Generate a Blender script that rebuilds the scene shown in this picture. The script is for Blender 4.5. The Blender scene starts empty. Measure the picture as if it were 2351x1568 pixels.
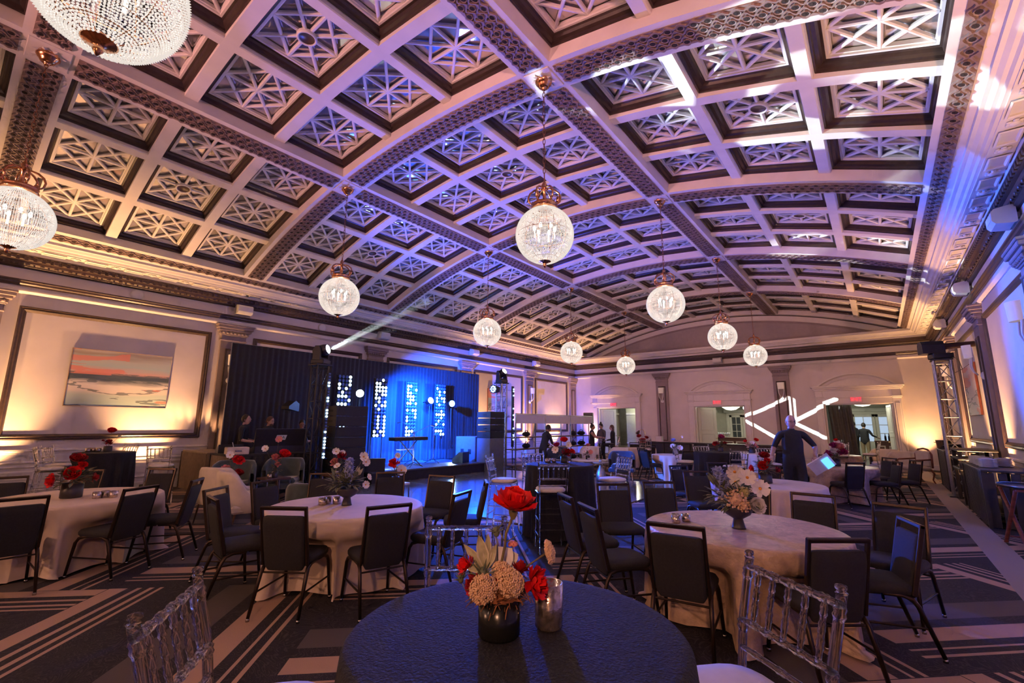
import bpy, math, random
from mathutils import Vector, Matrix
random.seed(7)
sc = bpy.context.scene
COL = sc.collection
PI = math.pi
R_ = math.radians
# ---------------------------------------------------------------- camera
H = 1.68
yaw, pit, rol = R_(38.503), R_(10.249), R_(0.42)
fw = Vector((-math.sin(yaw)*math.cos(pit), math.cos(yaw)*math.cos(pit), math.sin(pit)))
rt = Vector((math.cos(yaw), math.sin(yaw), 0.0))
up = rt.cross(fw)
r2 = rt*math.cos(rol) + up*math.sin(rol)
u2 = -rt*math.sin(rol) + up*math.cos(rol)
cam = bpy.data.cameras.new('camera')
cam.sensor_width = 36.0
cam.lens = 36.0*1045.8/2351.0
cam.clip_start = 0.05
cam.clip_end = 200
co = bpy.data.objects.new('camera', cam)
COL.objects.link(co)
co.matrix_world = Matrix((
    (r2.x, u2.x, -fw.x, 0.0), (r2.y, u2.y, -fw.y, 0.0), (r2.z, u2.z, -fw.z, H), (0, 0, 0, 1)))
sc.camera = co
# ---------------------------------------------------------------- world, view
w = bpy.data.worlds.new('world')
sc.world = w
w.use_nodes = True
w.node_tree.nodes['Background'].inputs[0].default_value = (0.01, 0.01, 0.014, 1)
w.node_tree.nodes['Background'].inputs[1].default_value = 1.0
sc.view_settings.view_transform = 'Standard'
sc.view_settings.look = 'None'
sc.view_settings.gamma = 1.0
sc.view_settings.use_curve_mapping = False
sc.view_settings.exposure = 0.12
cy = sc.cycles
cy.use_adaptive_sampling = True
cy.adaptive_threshold = 0.12
cy.adaptive_min_samples = 10
cy.max_bounces = 5
cy.diffuse_bounces = 2
cy.glossy_bounces = 2
cy.transmission_bounces = 4
cy.transparent_max_bounces = 8
cy.volume_bounces = 0
cy.caustics_reflective = False
cy.caustics_refractive = False
cy.sample_clamp_indirect = 4.0
cy.use_denoising = True
# ---------------------------------------------------------------- room measures (metres)
X0 = -6.254            # room axis
W2 = 8.357             # half width
XL, XR = X0-W2, X0+W2
YF = 24.69             # far wall
Y0, D = 0.317, 4.876   # bay lines
YB = Y0-2*D            # rear wall behind the camera
ZC, VR = 7.156, 18.9   # vault crown, vault radius
ARow = 2.717           # chandelier rows off the axis
# ---------------------------------------------------------------- lights
def lamp(kind, name, loc, energy, color, target=None, size=None, blend=0.5, soft=0.05):
    l = bpy.data.lights.new(name, kind)
    l.energy = energy
    l.color = color
    if kind == 'SPOT':
        l.spot_size = R_(size)
        l.spot_blend = blend
        l.shadow_soft_size = soft
    elif kind == 'POINT':
        l.shadow_soft_size = soft
    o = bpy.data.objects.new(name, l)
    COL.objects.link(o)
    o.location = loc
    if target is not None:
        d = Vector(target)-Vector(loc)
        o.rotation_euler = d.to_track_quat('-Z', 'Y').to_euler()
    return o
AMBER = (1.0, 0.50, 0.20)
WARM = (1.0, 0.58, 0.42)
BLUE = (0.004, 0.085, 1.0)
# amber uplights standing at the foot of the walls
UPD = 0.50
UPL = [(XL+UPD, 0.80), (XL+UPD, 3.45), (XL+UPD, 4.64), (XL+UPD, 15.75), (XL+UPD, 19.45), (XL+UPD, 22.3),
       (XL+UPD, -3.9), (XL+UPD, -0.3)]
UPR = [(XR-UPD, 14.35), (XR-UPD, 15.52), (XR-UPD, 19.2), (XR-UPD, 20.6), (XR-UPD, 5.6), (XR-UPD, -4.0)]
UPF = [(-13.3, YF-UPD), (1.30, YF-UPD)]
UPE = 1150
for x, y in UPL:
    lamp('SPOT', 'uplight_lamp', (x, y, 0.20), UPE, AMBER, (x-0.30, y, 3.4), 78, 1.0, 0.05)
for x, y in UPR:
    lamp('SPOT', 'uplight_lamp', (x, y, 0.20), UPE, AMBER, (x+0.30, y, 3.4), 78, 1.0, 0.05)
for x, y in UPF:
    lamp('SPOT', 'uplight_lamp', (x, y, 0.20), UPE*0.6, AMBER, (x, y+0.30, 3.4), 78, 1.0, 0.05)
# chandelier bulbs
for i in range(-2, 5):
    for s in (-1, 1):
        lamp('POINT', 'chandelier_bulb', (X0+s*ARow, Y0+D*i, 4.40), 66, WARM, soft=0.10)
# warm wash from the tower behind the camera
lamp('SPOT', 'tower_wash_lamp', (1.35, -3.2, 3.45), 600, (1.0, 0.48, 0.28), (-2.6, 3.4, 0.6), 95, 0.9, 0.15)
lamp('SPOT', 'tower_wash_lamp', (-7.2, -6.4, 3.45), 600, (1.0, 0.48, 0.28), (-5.6, 2.6, 0.6), 95, 0.9, 0.15)
PINK = (1.0, 0.40, 0.36)
lamp('SPOT', 'tower_wash_lamp', (1.2, -3.2, 3.5), 1700, PINK, (-7.0, 18.0, 8.6), 50, 0.8, 0.2)
lamp('SPOT', 'tower_wash_lamp', (-7.2, -6.4, 3.5), 2600, PINK, (-6.5, 16.0, 8.8), 52, 0.8, 0.2)
# stage wash and moving heads
lamp('SPOT', 'stage_wash_lamp', (-11.3, 9.9, 0.75), 3000, (0.07, 0.10, 1.0), (-6.2, 9.6, 6.3), 104, 0.6, 0.25)
for yy, ty in ((12.4, 11.5), (9.2, 12.6), (10.6, 11.0)):
    lamp('SPOT', 'stage_wash_lamp', (-11.5, yy, 3.05 if yy != 10.0 else 0.5), 12000, BLUE, (-13.9, ty, 1.8), 82, 0.8, 0.1)
lamp('SPOT', 'stage_wash_lamp', (-11.3, 12.3, 3.1), 11000, BLUE, (-6.6, 8.4, 0.0), 54, 0.9, 0.1)
lamp('SPOT', 'stage_wash_lamp', (-11.0, 13.0, 3.6), 13000, (0.01, 0.12, 1.0), (2.1, 10.0, 3.2), 28, 0.5, 0.08)
lamp('SPOT', 'stage_wash_lamp', (-10.9, 6.3, 3.3), 7000, (0.004, 0.14, 1.0), (-5.4, 14.2, 0.4), 17, 0.5, 0.05)
# ---------------------------------------------------------------- materials
def mat(name, col, rough=0.6, metal=0.0, noise=0.0, nscale=8.0, bump=0.0, bscale=60.0, emit=None, estr=0.0,
        trans=0.0, ior=1.45, sheen=0.0, stretch=None, coat=0.0):
    m = bpy.data.materials.new(name)
    m.use_nodes = True
    nt = m.node_tree
    b = nt.nodes['Principled BSDF']
    b.inputs['Base Color'].default_value = (*col, 1)
    b.inputs['Roughness'].default_value = rough
    b.inputs['Metallic'].default_value = metal
    if trans:
        b.inputs['Transmission Weight'].default_value = trans
        b.inputs['IOR'].default_value = ior
    if sheen:
        b.inputs['Sheen Weight'].default_value = sheen
    if coat:
        b.inputs['Coat Weight'].default_value = coat
    if emit:
        b.inputs['Emission Color'].default_value = (*emit, 1)
        b.inputs['Emission Strength'].default_value = estr
    if noise or bump:
        tc = nt.nodes.new('ShaderNodeTexCoord')
        mp = nt.nodes.new('ShaderNodeMapping')
        nt.links.new(tc.outputs['Object'], mp.inputs[0])
        if stretch:
            mp.inputs['Scale'].default_value = stretch
    if noise:
        n = nt.nodes.new('ShaderNodeTexNoise')
        n.inputs['Scale'].default_value = nscale
        n.inputs['Detail'].default_value = 4
        nt.links.new(mp.outputs[0], n.inputs['Vector'])
        r = nt.nodes.new('ShaderNodeValToRGB')
        lo = [max(0, c*(1-noise)) for c in col]
        hi = [min(1, c*(1+noise)) for c in col]
        r.color_ramp.elements[0].color = (*lo, 1)
        r.color_ramp.elements[0].position = 0.3
        r.color_ramp.elements[1].color = (*hi, 1)
        r.color_ramp.elements[1].position = 0.7
        nt.links.new(n.outputs['Fac'], r.inputs[0])
        nt.links.new(r.outputs[0], b.inputs['Base Color'])
    if bump:
        n2 = nt.nodes.new('ShaderNodeTexNoise')
        n2.inputs['Scale'].default_value = bscale
        n2.inputs['Detail'].default_value = 3
        nt.links.new(mp.outputs[0], n2.inputs['Vector'])
        bp = nt.nodes.new('ShaderNodeBump')
        bp.inputs['Strength'].default_value = bump
        bp.inputs['Distance'].default_value = 0.02
        nt.links.new(n2.outputs['Fac'], bp.inputs['Height'])
        nt.links.new(bp.outputs[0], b.inputs['Normal'])
    return m
M = {}
def dm(name, *a, **k):
    M[name] = mat(name, *a, **k)
dm('plaster', (0.80, 0.74, 0.70), 0.62, noise=0.05, nscale=3, bump=0.05)
dm('wall', (0.78, 0.71, 0.68), 0.7, noise=0.04, nscale=2, bump=0.04)
dm('trimwhite', (0.82, 0.77, 0.74), 0.45, noise=0.03, nscale=5)
dm('taupe', (0.25, 0.175, 0.16), 0.55, noise=0.12, nscale=9)
dm('taupe_wall', (0.34, 0.27, 0.27), 0.6, noise=0.06, nscale=6)
dm('eye', (0.022, 0.012, 0.010), 0.9, noise=0.1)  # dark brown paints the shade of the holes in the guilloche bands
dm('logoplate', (0.55, 0.53, 0.58), 0.5, noise=0.05, emit=(0.5, 0.48, 0.6), estr=0.06)  # no lamp: faint emission added to lift the dark plate
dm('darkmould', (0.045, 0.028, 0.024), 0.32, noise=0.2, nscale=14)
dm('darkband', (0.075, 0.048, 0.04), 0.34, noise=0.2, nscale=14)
dm('mirror', (0.72, 0.68, 0.68), 0.03, 0.72, noise=0.05, nscale=2)
dm('tymp', (0.45, 0.38, 0.38), 0.7, noise=0.05)
dm('copper', (0.72, 0.34, 0.17), 0.22, 1.0, noise=0.15, nscale=20)
dm('chain', (0.34, 0.16, 0.09), 0.35, 1.0, noise=0.15, nscale=20)
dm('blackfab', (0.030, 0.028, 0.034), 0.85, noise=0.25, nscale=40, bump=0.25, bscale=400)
dm('slatefab', (0.018, 0.0155, 0.018), 0.8, noise=0.25, nscale=60, bump=0.3, bscale=500)
dm('chairmetal', (0.055, 0.036, 0.028), 0.36, 0.85, noise=0.1, nscale=20)
dm('steel', (0.5, 0.48, 0.46), 0.25, 1.0, noise=0.1, nscale=10)
dm('aluminium', (0.34, 0.33, 0.34), 0.35, 1.0, noise=0.12, nscale=12)
dm('acrylic', (1, 1, 1), 0.015, trans=1.0, ior=1.45, noise=0.0)
dm('cushion', (0.80, 0.74, 0.70), 0.75, noise=0.05, nscale=12, bump=0.08, bscale=200)
dm('linen', (0.72, 0.57, 0.47), 0.7, noise=0.05, nscale=6, bump=0.12, bscale=300)
dm('satin', (0.56, 0.39, 0.28), 0.38, noise=0.22, nscale=14, bump=0.3, bscale=36)
dm('navycloth', (0.009, 0.008, 0.012), 0.8, noise=0.4, nscale=40, bump=0.5, bscale=110)
dm('drape', (0.018, 0.016, 0.022), 0.8, noise=0.2, nscale=10, sheen=0.3)
dm('bluedrape', (0.06, 0.07, 0.12), 0.8, noise=0.15, nscale=6, sheen=0.3)
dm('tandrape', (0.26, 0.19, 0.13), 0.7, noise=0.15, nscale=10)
dm('blackplastic', (0.018, 0.018, 0.022), 0.4, noise=0.2, nscale=20)
dm('blackgrille', (0.014, 0.014, 0.018), 0.6, noise=0.3, nscale=200, bump=0.4, bscale=500)
dm('bluegrey', (0.16, 0.18, 0.24), 0.5, noise=0.1)
dm('stagetop', (0.10, 0.10, 0.12), 0.35, noise=0.2, nscale=12)
dm('stageskirt', (0.02, 0.02, 0.03), 0.8, noise=0.2)
dm('whiteplastic', (0.80, 0.78, 0.76), 0.4, noise=0.03)
dm('shade', (0.85, 0.80, 0.74), 0.7, noise=0.02, emit=(1, 0.75, 0.55), estr=0.12)
dm('velvetgreen', (0.035, 0.055, 0.055), 0.75, noise=0.2, nscale=14, sheen=0.6)
dm('velvetblue', (0.02, 0.035, 0.075), 0.7, noise=0.2, nscale=14, sheen=0.6)
dm('cream', (0.66, 0.56, 0.47), 0.7, noise=0.06, nscale=10, bump=0.1, bscale=200)
dm('whitefab', (0.74, 0.68, 0.68), 0.7, noise=0.04)
dm('darkwood', (0.09, 0.04, 0.025), 0.45, noise=0.3, nscale=5, stretch=(1, 1, 8))
dm('redwood', (0.20, 0.055, 0.04), 0.42, noise=0.3, nscale=5, stretch=(1, 1, 8))
dm('blackwood', (0.025, 0.022, 0.024), 0.45, noise=0.3, nscale=10)
dm('china', (0.78, 0.76, 0.76), 0.25, noise=0.02)
dm('gold', (0.75, 0.5, 0.22), 0.3, 1.0, noise=0.1)
dm('skin', (0.56, 0.34, 0.26), 0.5, noise=0.06, nscale=20)
dm('skin2', (0.40, 0.22, 0.15), 0.5, noise=0.06, nscale=20)
dm('hair', (0.022, 0.015, 0.012), 0.5, noise=0.3, nscale=40)
dm('hairbrown', (0.10, 0.05, 0.03), 0.5, noise=0.3, nscale=40)
dm('blackcloth', (0.016, 0.016, 0.020), 0.8, noise=0.2, nscale=20)
dm('greycloth', (0.10, 0.085, 0.085), 0.8, noise=0.2, nscale=20)
dm('khaki', (0.30, 0.22, 0.13), 0.8, noise=0.12, nscale=12)
dm('red', (0.80, 0.008, 0.012), 0.55, noise=0.22, nscale=18)
dm('darkred', (0.36, 0.006, 0.012), 0.6, noise=0.3, nscale=25)
dm('pink', (0.75, 0.25, 0.22), 0.6, noise=0.15, nscale=20)
dm('magenta', (0.45, 0.02, 0.13), 0.6, noise=0.2, nscale=20)
dm('white_petal', (0.86, 0.80, 0.80), 0.6, noise=0.05, nscale=20)
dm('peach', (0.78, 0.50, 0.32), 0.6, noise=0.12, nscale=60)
dm('blueflower', (0.30, 0.34, 0.62), 0.6, noise=0.3, nscale=30)
dm('yellowgreen', (0.50, 0.42, 0.16), 0.6, noise=0.2, nscale=50)
dm('orange', (0.80, 0.30, 0.03), 0.6, noise=0.15, nscale=60)
dm('leaf', (0.13, 0.15, 0.09), 0.5, noise=0.3, nscale=20)
dm('paleleaf', (0.42, 0.38, 0.22), 0.5, noise=0.3, nscale=30)
dm('leafedge', (0.58, 0.52, 0.36), 0.5, noise=0.1, nscale=30)
dm('stem', (0.17, 0.13, 0.05), 0.5, noise=0.2, nscale=30)
dm('moss', (0.28, 0.10, 0.035), 0.8, noise=0.5, nscale=40)
dm('blackglass', (0.010, 0.010, 0.010), 0.22, noise=0.1)
dm('vase', (0.035, 0.030, 0.034), 0.4, noise=0.2)
dm('mercury', (0.62, 0.52, 0.46), 0.18, 0.9, noise=0.5, nscale=45, bump=0.08, bscale=80)
dm('candle', (0.85, 0.62, 0.45), 0.5, emit=(1, 0.5, 0.2), estr=0.5, noise=0.03)
dm('flame', (1, 0.7, 0.4), 0.5, emit=(1, 0.62, 0.3), estr=12)
dm('bulb', (1, 0.9, 0.8), 0.5, emit=(1, 0.86, 0.72), estr=8)
dm('led_on', (0.9, 0.95, 1), 0.4, emit=(0.42, 0.68, 1.0), estr=14)
dm('led_dim', (0.03, 0.03, 0.10), 0.3, emit=(0.12, 0.20, 0.9), estr=0.10)
dm('lens_white', (0.9, 1, 1), 0.3, emit=(0.86, 1.0, 0.95), estr=30)
dm('lens_blue', (0.4, 0.6, 1), 0.3, emit=(0.35, 0.6, 1.0), estr=9)
dm('exitred', (0.9, 0.02, 0.06), 0.4, emit=(1.0, 0.02, 0.05), estr=1.3)
dm('exitpanel', (0.80, 0.52, 0.52), 0.4, emit=(1.0, 0.25, 0.28), estr=0.12)
dm('screen', (0.1, 0.3, 0.7), 0.3, emit=(0.10, 0.40, 1.0), estr=2.0)
dm('ledorange', (1, 0.5, 0.1), 0.4, emit=(1, 0.45, 0.08), estr=5)
dm('ledblue', (0.1, 0.2, 1), 0.4, emit=(0.25, 0.3, 1.0), estr=3)
dm('halltile', (0.22, 0.2, 0.18), 0.2, noise=0.2, nscale=2)
dm('hallwall', (0.46, 0.45, 0.36), 0.6, noise=0.05)
dm('hallwhite', (0.66, 0.64, 0.56), 0.5, noise=0.03)
dm('greycurtain', (0.085, 0.08, 0.075), 0.8, noise=0.15)
dm('daypane', (0.5, 0.6, 0.75), 0.1, emit=(0.52, 0.68, 0.95), estr=0.55, noise=0.0)
dm('hallceil', (0.18, 0.2, 0.24), 0.5, noise=0.3, nscale=3)
def clear_acrylic():
    m = bpy.data.materials.new('acrylic')
    m.use_nodes = True
    nt = m.node_tree
    nt.nodes.clear()
    o = nt.nodes.new('ShaderNodeOutputMaterial')
    tc = nt.nodes.new('ShaderNodeTexCoord')
    n = nt.nodes.new('ShaderNodeTexNoise')
    n.inputs['Scale'].default_value = 30
    nt.links.new(tc.outputs['Object'], n.inputs['Vector'])
    r = nt.nodes.new('ShaderNodeValToRGB')
    r.color_ramp.elements[0].color = (0.90, 0.90, 0.92, 1)
    r.color_ramp.elements[1].color = (0.96, 0.96, 0.97, 1)
    nt.links.new(n.outputs['Fac'], r.inputs[0])
    t = nt.nodes.new('ShaderNodeBsdfTransparent')
    nt.links.new(r.outputs[0], t.inputs['Color'])
    g = nt.nodes.new('ShaderNodeBsdfGlass')
    g.inputs['IOR'].default_value = 1.46
    g.inputs['Roughness'].default_value = 0.0
    x = nt.nodes.new('ShaderNodeMixShader')
    x.inputs[0].default_value = 0.78
    nt.links.new(t.outputs[0], x.inputs[1])
    nt.links.new(g.outputs[0], x.inputs[2])
    nt.links.new(x.outputs[0], o.inputs['Surface'])
    M['acrylic'] = m
clear_acrylic()
# ---------------------------------------------------------------- mesh builder
class MB:
    def __init__(s):
        s.v, s.f, s.mi, s.sm = [], [], [], []
    def add(s, vs, fs, mi=0, smooth=False, X=None):
        o = len(s.v)
        if X is not None:
            vs = [X @ Vector(p) for p in vs]
        s.v += [tuple(p) for p in vs]
        for f in fs:
            s.f.append([i+o for i in f])
            s.mi.append(mi)
            s.sm.append(smooth)
        return s
    def box(s, c, d, mi=0, X=None, ch=0.0):
        hx, hy, hz = d[0]/2, d[1]/2, d[2]/2
        if ch <= 0:
            vs = [(c[0]+a*hx, c[1]+b*hy, c[2]+e*hz) for e in (-1, 1) for b in (-1, 1) for a in (-1, 1)]
            fs = [(0, 2, 3, 1), (4, 5, 7, 6), (0, 1, 5, 4), (2, 6, 7, 3), (0, 4, 6, 2), (1, 3, 7, 5)]
            return s.add(vs, fs, mi, False, X)
        ch = min(ch, hx*.99, hy*.99, hz*.99)
        vs, idx = [], {}
        for a in (-1, 1):
            for b in (-1, 1):
                for e in (-1, 1):
                    for ax in range(3):
                        p = [a*(hx-(0 if ax == 0 else ch)), b*(hy-(0 if ax == 1 else ch)), e*(hz-(0 if ax == 2 else ch))]
                        idx[(a, b, e, ax)] = len(vs)
                        vs.append((c[0]+p[0], c[1]+p[1], c[2]+p[2]))
        fs = []
        I = idx
        for g in (-1, 1):
            fs.append([I[(g, -1, -1, 0)], I[(g, 1, -1, 0)], I[(g, 1, 1, 0)], I[(g, -1, 1, 0)]][::g])
            fs.append([I[(-1, g, -1, 1)], I[(-1, g, 1, 1)], I[(1, g, 1, 1)], I[(1, g, -1, 1)]][::g])
            fs.append([I[(-1, -1, g, 2)], I[(1, -1, g, 2)], I[(1, 1, g, 2)], I[(-1, 1, g, 2)]][::g])
        for a in (-1, 1):
            for b in (-1, 1):
                q = [I[(a, b, -1, 0)], I[(a, b, -1, 1)], I[(a, b, 1, 1)], I[(a, b, 1, 0)]]
                fs.append(q[::(a*b)])
                q = [I[(a, -1, b, 0)], I[(a, 1, b, 0)], I[(a, 1, b, 2)], I[(a, -1, b, 2)]]
                fs.append(q[::(a*b)])
                q = [I[(-1, a, b, 1)], I[(-1, a, b, 2)], I[(1, a, b, 2)], I[(1, a, b, 1)]]
                fs.append(q[::(a*b)])
                for e in (-1, 1):
                    q = [I[(a, b, e, 0)], I[(a, b, e, 1)], I[(a, b, e, 2)]]
                    fs.append(q[::(a*b*e)])
        return s.add(vs, fs, mi, False, X)
    def cyl(s, p0, p1, r0, r1=None, n=10, mi=0, X=None, cap=True, smooth=True):
        r1 = r0 if r1 is None else r1
        p0, p1 = Vector(p0), Vector(p1)
        d = (p1-p0).normalized()
        a = d.orthogonal().normalized()
        b = d.cross(a)
        vs = []
        for p, r in ((p0, r0), (p1, r1)):
            for k in range(n):
                t = 2*PI*k/n
                vs.append(p+(a*math.cos(t)+b*math.sin(t))*r)
        fs = [(k, (k+1) % n, n+(k+1) % n, n+k) for k in range(n)]
        s.add(vs, fs, mi, smooth, X)
        if cap:
            s.add(vs[:n], [list(range(n))[::-1]], mi, False, X)
            s.add(vs[n:], [list(range(n))], mi, False, X)
        return s
    def tube(s, pts, r, n=8, mi=0, X=None, closed=False, cap=True, smooth=True):
        pts = [Vector(p) for p in pts]
        m = len(pts)
        rs = r if isinstance(r, (list, tuple)) else [r]*m
        tan = []
        for i in range(m):
            if closed:
                d = pts[(i+1) % m]-pts[i-1]
            else:
                d = pts[min(i+1, m-1)]-pts[max(i-1, 0)]
            tan.append(d.normalized())
        a = tan[0].orthogonal().normalized()
        vs = []
        for i in range(m):
            a = (a-tan[i]*a.dot(tan[i])).normalized()
            b = tan[i].cross(a)
            for k in range(n):
                t = 2*PI*k/n
                vs.append(pts[i]+(a*math.cos(t)+b*math.sin(t))*rs[i])
        fs = []
        for i in range(m if closed else m-1):
            j = (i+1) % m
            for k in range(n):
                fs.append((i*n+k, i*n+(k+1) % n, j*n+(k+1) % n, j*n+k))
        if cap and not closed:
            fs.append(list(range(n))[::-1])
            fs.append([(m-1)*n+k for k in range(n)])
        return s.add(vs, fs, mi, smooth, X)
    def lathe(s, prof, n=16, c=(0, 0, 0), mi=0, X=None, smooth=True, a0=0.0, a1=2*PI, wob=None):
        full = abs(a1-a0-2*PI) < 1e-6
        cols = n if full else n+1
        vs = []
        for (r, z) in prof:
            for k in range(cols):
                t = a0+(a1-a0)*k/n
                rr = r*(1 if wob is None else wob(t, z))
                vs.append((c[0]+rr*math.cos(t), c[1]+rr*math.sin(t), c[2]+z))
        fs = []
        for i in range(len(prof)-1):
            for k in range(n):
                k2 = (k+1) % cols
                fs.append((i*cols+k, i*cols+k2, (i+1)*cols+k2, (i+1)*cols+k))
        return s.add(vs, fs, mi, smooth, X)
    def ball(s, c, r, nu=10, nv=6, mi=0, X=None, sc3=(1, 1, 1)):
        vs = [(c[0], c[1], c[2]-r*sc3[2])]
        for j in range(1, nv):
            ph = -PI/2+PI*j/nv
            for k in range(nu):
                t = 2*PI*k/nu
                vs.append((c[0]+r*sc3[0]*math.cos(ph)*math.cos(t), c[1]+r*sc3[1]*math.cos(ph)*math.sin(t), c[2]+r*sc3[2]*math.sin(ph)))
        vs.append((c[0], c[1], c[2]+r*sc3[2]))
        fs = []
        for k in range(nu):
            fs.append((0, 1+(k+1) % nu, 1+k))
            fs.append((len(vs)-1, 1+(nv-2)*nu+k, 1+(nv-2)*nu+(k+1) % nu))
        for j in range(nv-2):
            for k in range(nu):
                fs.append((1+j*nu+k, 1+j*nu+(k+1) % nu, 1+(j+1)*nu+(k+1) % nu, 1+(j+1)*nu+k))
        return s.add(vs, fs, mi, True, X)
    def prism(s, poly, p0, ax_u, ax_v, ext, mi=0, X=None):
        p0, u, v, e = Vector(p0), Vector(ax_u), Vector(ax_v), Vector(ext)
        n = len(poly)
        a = [p0+u*q[0]+v*q[1] for q in poly]
        vs = a+[q+e for q in a]
        fs = [(k, (k+1) % n, n+(k+1) % n, n+k) for k in range(n)]
        fs.append(list(range(n))[::-1])
        fs.append([n+k for k in range(n)])
        return s.add(vs, fs, mi, False, X)
    def ring(s, w, h, prof, mi=0, X=None):
        # profile (inset, z) swept round a w x h rectangle
        vs = []
        for ins, z in prof:
            a, b = w/2-ins, h/2-ins
            vs += [(-a, -b, z), (a, -b, z), (a, b, z), (-a, b, z)]
        fs = []
        for i in range(len(prof)-1):
            for k in range(4):
                fs.append((i*4+k, i*4+(k+1) % 4, (i+1)*4+(k+1) % 4, (i+1)*4+k))
        return s.add(vs, fs, mi, False, X)
    def grid(s, pts, nu, nv, mi=0, smooth=True, closed=False):
        fs = []
        for j in range(nv-1):
            for k in range(nu if closed else nu-1):
                k2 = (k+1) % nu
                fs.append((j*nu+k, j*nu+k2, (j+1)*nu+k2, (j+1)*nu+k))
        return s.add(pts, fs, mi, smooth)
    def mesh(s, name, mats):
        me = bpy.data.meshes.new(name)
        me.from_pydata(s.v, [], s.f)
        if not isinstance(mats, (list, tuple)):
            mats = [mats]
        for m in mats:
            me.materials.append(M[m])
        me.polygons.foreach_set('material_index', s.mi)
        me.polygons.foreach_set('use_smooth', s.sm)
        me.update()
        return me
    def build(s, name, mats, parent=None, loc=(0, 0, 0), rot=(0, 0, 0)):
        return put(name, s.mesh(name, mats), parent, loc, rot)
def put(name, me, parent=None, loc=(0, 0, 0), rot=(0, 0, 0)):
    o = bpy.data.objects.new(name, me)
    COL.objects.link(o)
    o.location = loc
    o.rotation_euler = rot
    if parent is not None:
        o.parent = parent
        KIDS.setdefault(parent.name, []).append(o)
    return o
KIDS = {}
def tag(o, label=None, cat=None, group=None, kind=None):
    if label:
        o['label'] = label
    if cat:
        o['category'] = cat
    if group:
        o['group'] = group
    if kind:
        o['kind'] = kind
    return o
def thing(name, label, cat, loc=(0, 0, 0), rz=0.0, group=None, rot=None):
    o = bpy.data.objects.new(name, None)
    COL.objects.link(o)
    o.empty_display_size = 0.1
    o.location = loc
    o.rotation_euler = rot if rot else (0, 0, rz)
    return tag(o, label, cat, group)
def dup(root, loc, rz, label, group=None, parent=None, rot=None, scale=None):
    r = root.copy()
    COL.objects.link(r)
    r.location = loc
    r.rotation_euler = rot if rot else (0, 0, rz)
    if scale:
        r.scale = scale
    r['label'] = label
    if group:
        r['group'] = group
    for ch in KIDS.get(root.name, []):
        c = ch.copy()
        COL.objects.link(c)
        c.parent = r
        KIDS.setdefault(r.name, []).append(c)
        for g in KIDS.get(ch.name, []):
            d = g.copy()
            COL.objects.link(d)
            d.parent = c
            KIDS.setdefault(c.name, []).append(d)
    return r
def struct(name, loc=(0, 0, 0)):
    o = bpy.data.objects.new(name, None)
    COL.objects.link(o)
    o.empty_display_size = 0.1
    o.location = loc
    o['kind'] = 'structure'
    return o
# ---------------------------------------------------------------- node expressions
class NX:
    nt = None
    def __init__(s, k):
        s.k = k
    @staticmethod
    def op(o, *a):
        n = NX.nt.nodes.new('ShaderNodeMath')
        n.operation = o
        for i, x in enumerate(a):
            if isinstance(x, NX):
                NX.nt.links.new(x.k, n.inputs[i])
            else:
                n.inputs[i].default_value = x
        return NX(n.outputs[0])
    def __add__(s, o): return NX.op('ADD', s, o)
    def __radd__(s, o): return NX.op('ADD', o, s)
    def __sub__(s, o): return NX.op('SUBTRACT', s, o)
    def __rsub__(s, o): return NX.op('SUBTRACT', o, s)
    def __mul__(s, o): return NX.op('MULTIPLY', s, o)
    def __rmul__(s, o): return NX.op('MULTIPLY', o, s)
    def __truediv__(s, o): return NX.op('DIVIDE', s, o)
    def __gt__(s, o): return NX.op('GREATER_THAN', s, o)
    def __lt__(s, o): return NX.op('LESS_THAN', s, o)
    def fract(s): return NX.op('FRACT', s)
    def floor(s): return NX.op('FLOOR', s)
    def abs(s): return NX.op('ABSOLUTE', s)
def xyz(nt, sock):
    n = nt.nodes.new('ShaderNodeSeparateXYZ')
    nt.links.new(sock, n.inputs[0])
    return NX(n.outputs[0]), NX(n.outputs[1]), NX(n.outputs[2])
def ramp(nt, fac, stops, const=True):
    r = nt.nodes.new('ShaderNodeValToRGB')
    cr = r.color_ramp
    cr.interpolation = 'CONSTANT' if const else 'LINEAR'
    while len(cr.elements) < len(stops):
        cr.elements.new(0.5)
    for e, (p, c) in zip(cr.elements, stops):
        e.position = p
        e.color = (*c, 1)
    nt.links.new(fac.k if isinstance(fac, NX) else fac, r.inputs[0])
    return r.outputs[0]
def mix(nt, fac, a, b):
    n = nt.nodes.new('ShaderNodeMix')
    n.data_type = 'RGBA'
    for i, x in ((0, fac), (6, a), (7, b)):
        if isinstance(x, NX):
            nt.links.new(x.k, n.inputs[i])
        elif hasattr(x, 'links'):
            nt.links.new(x, n.inputs[i])
        elif isinstance(x, tuple):
            n.inputs[i].default_value = (*x, 1)
        else:
            n.inputs[i].default_value = x
    return n.outputs[2]
def new_mat(name, rough=0.6):
    m = bpy.data.materials.new(name)
    m.use_nodes = True
    M[name] = m
    NX.nt = m.node_tree
    b = m.node_tree.nodes['Principled BSDF']
    b.inputs['Roughness'].default_value = rough
    tc = m.node_tree.nodes.new('ShaderNodeTexCoord')
    return m.node_tree, b, tc.outputs['Object']
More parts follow.
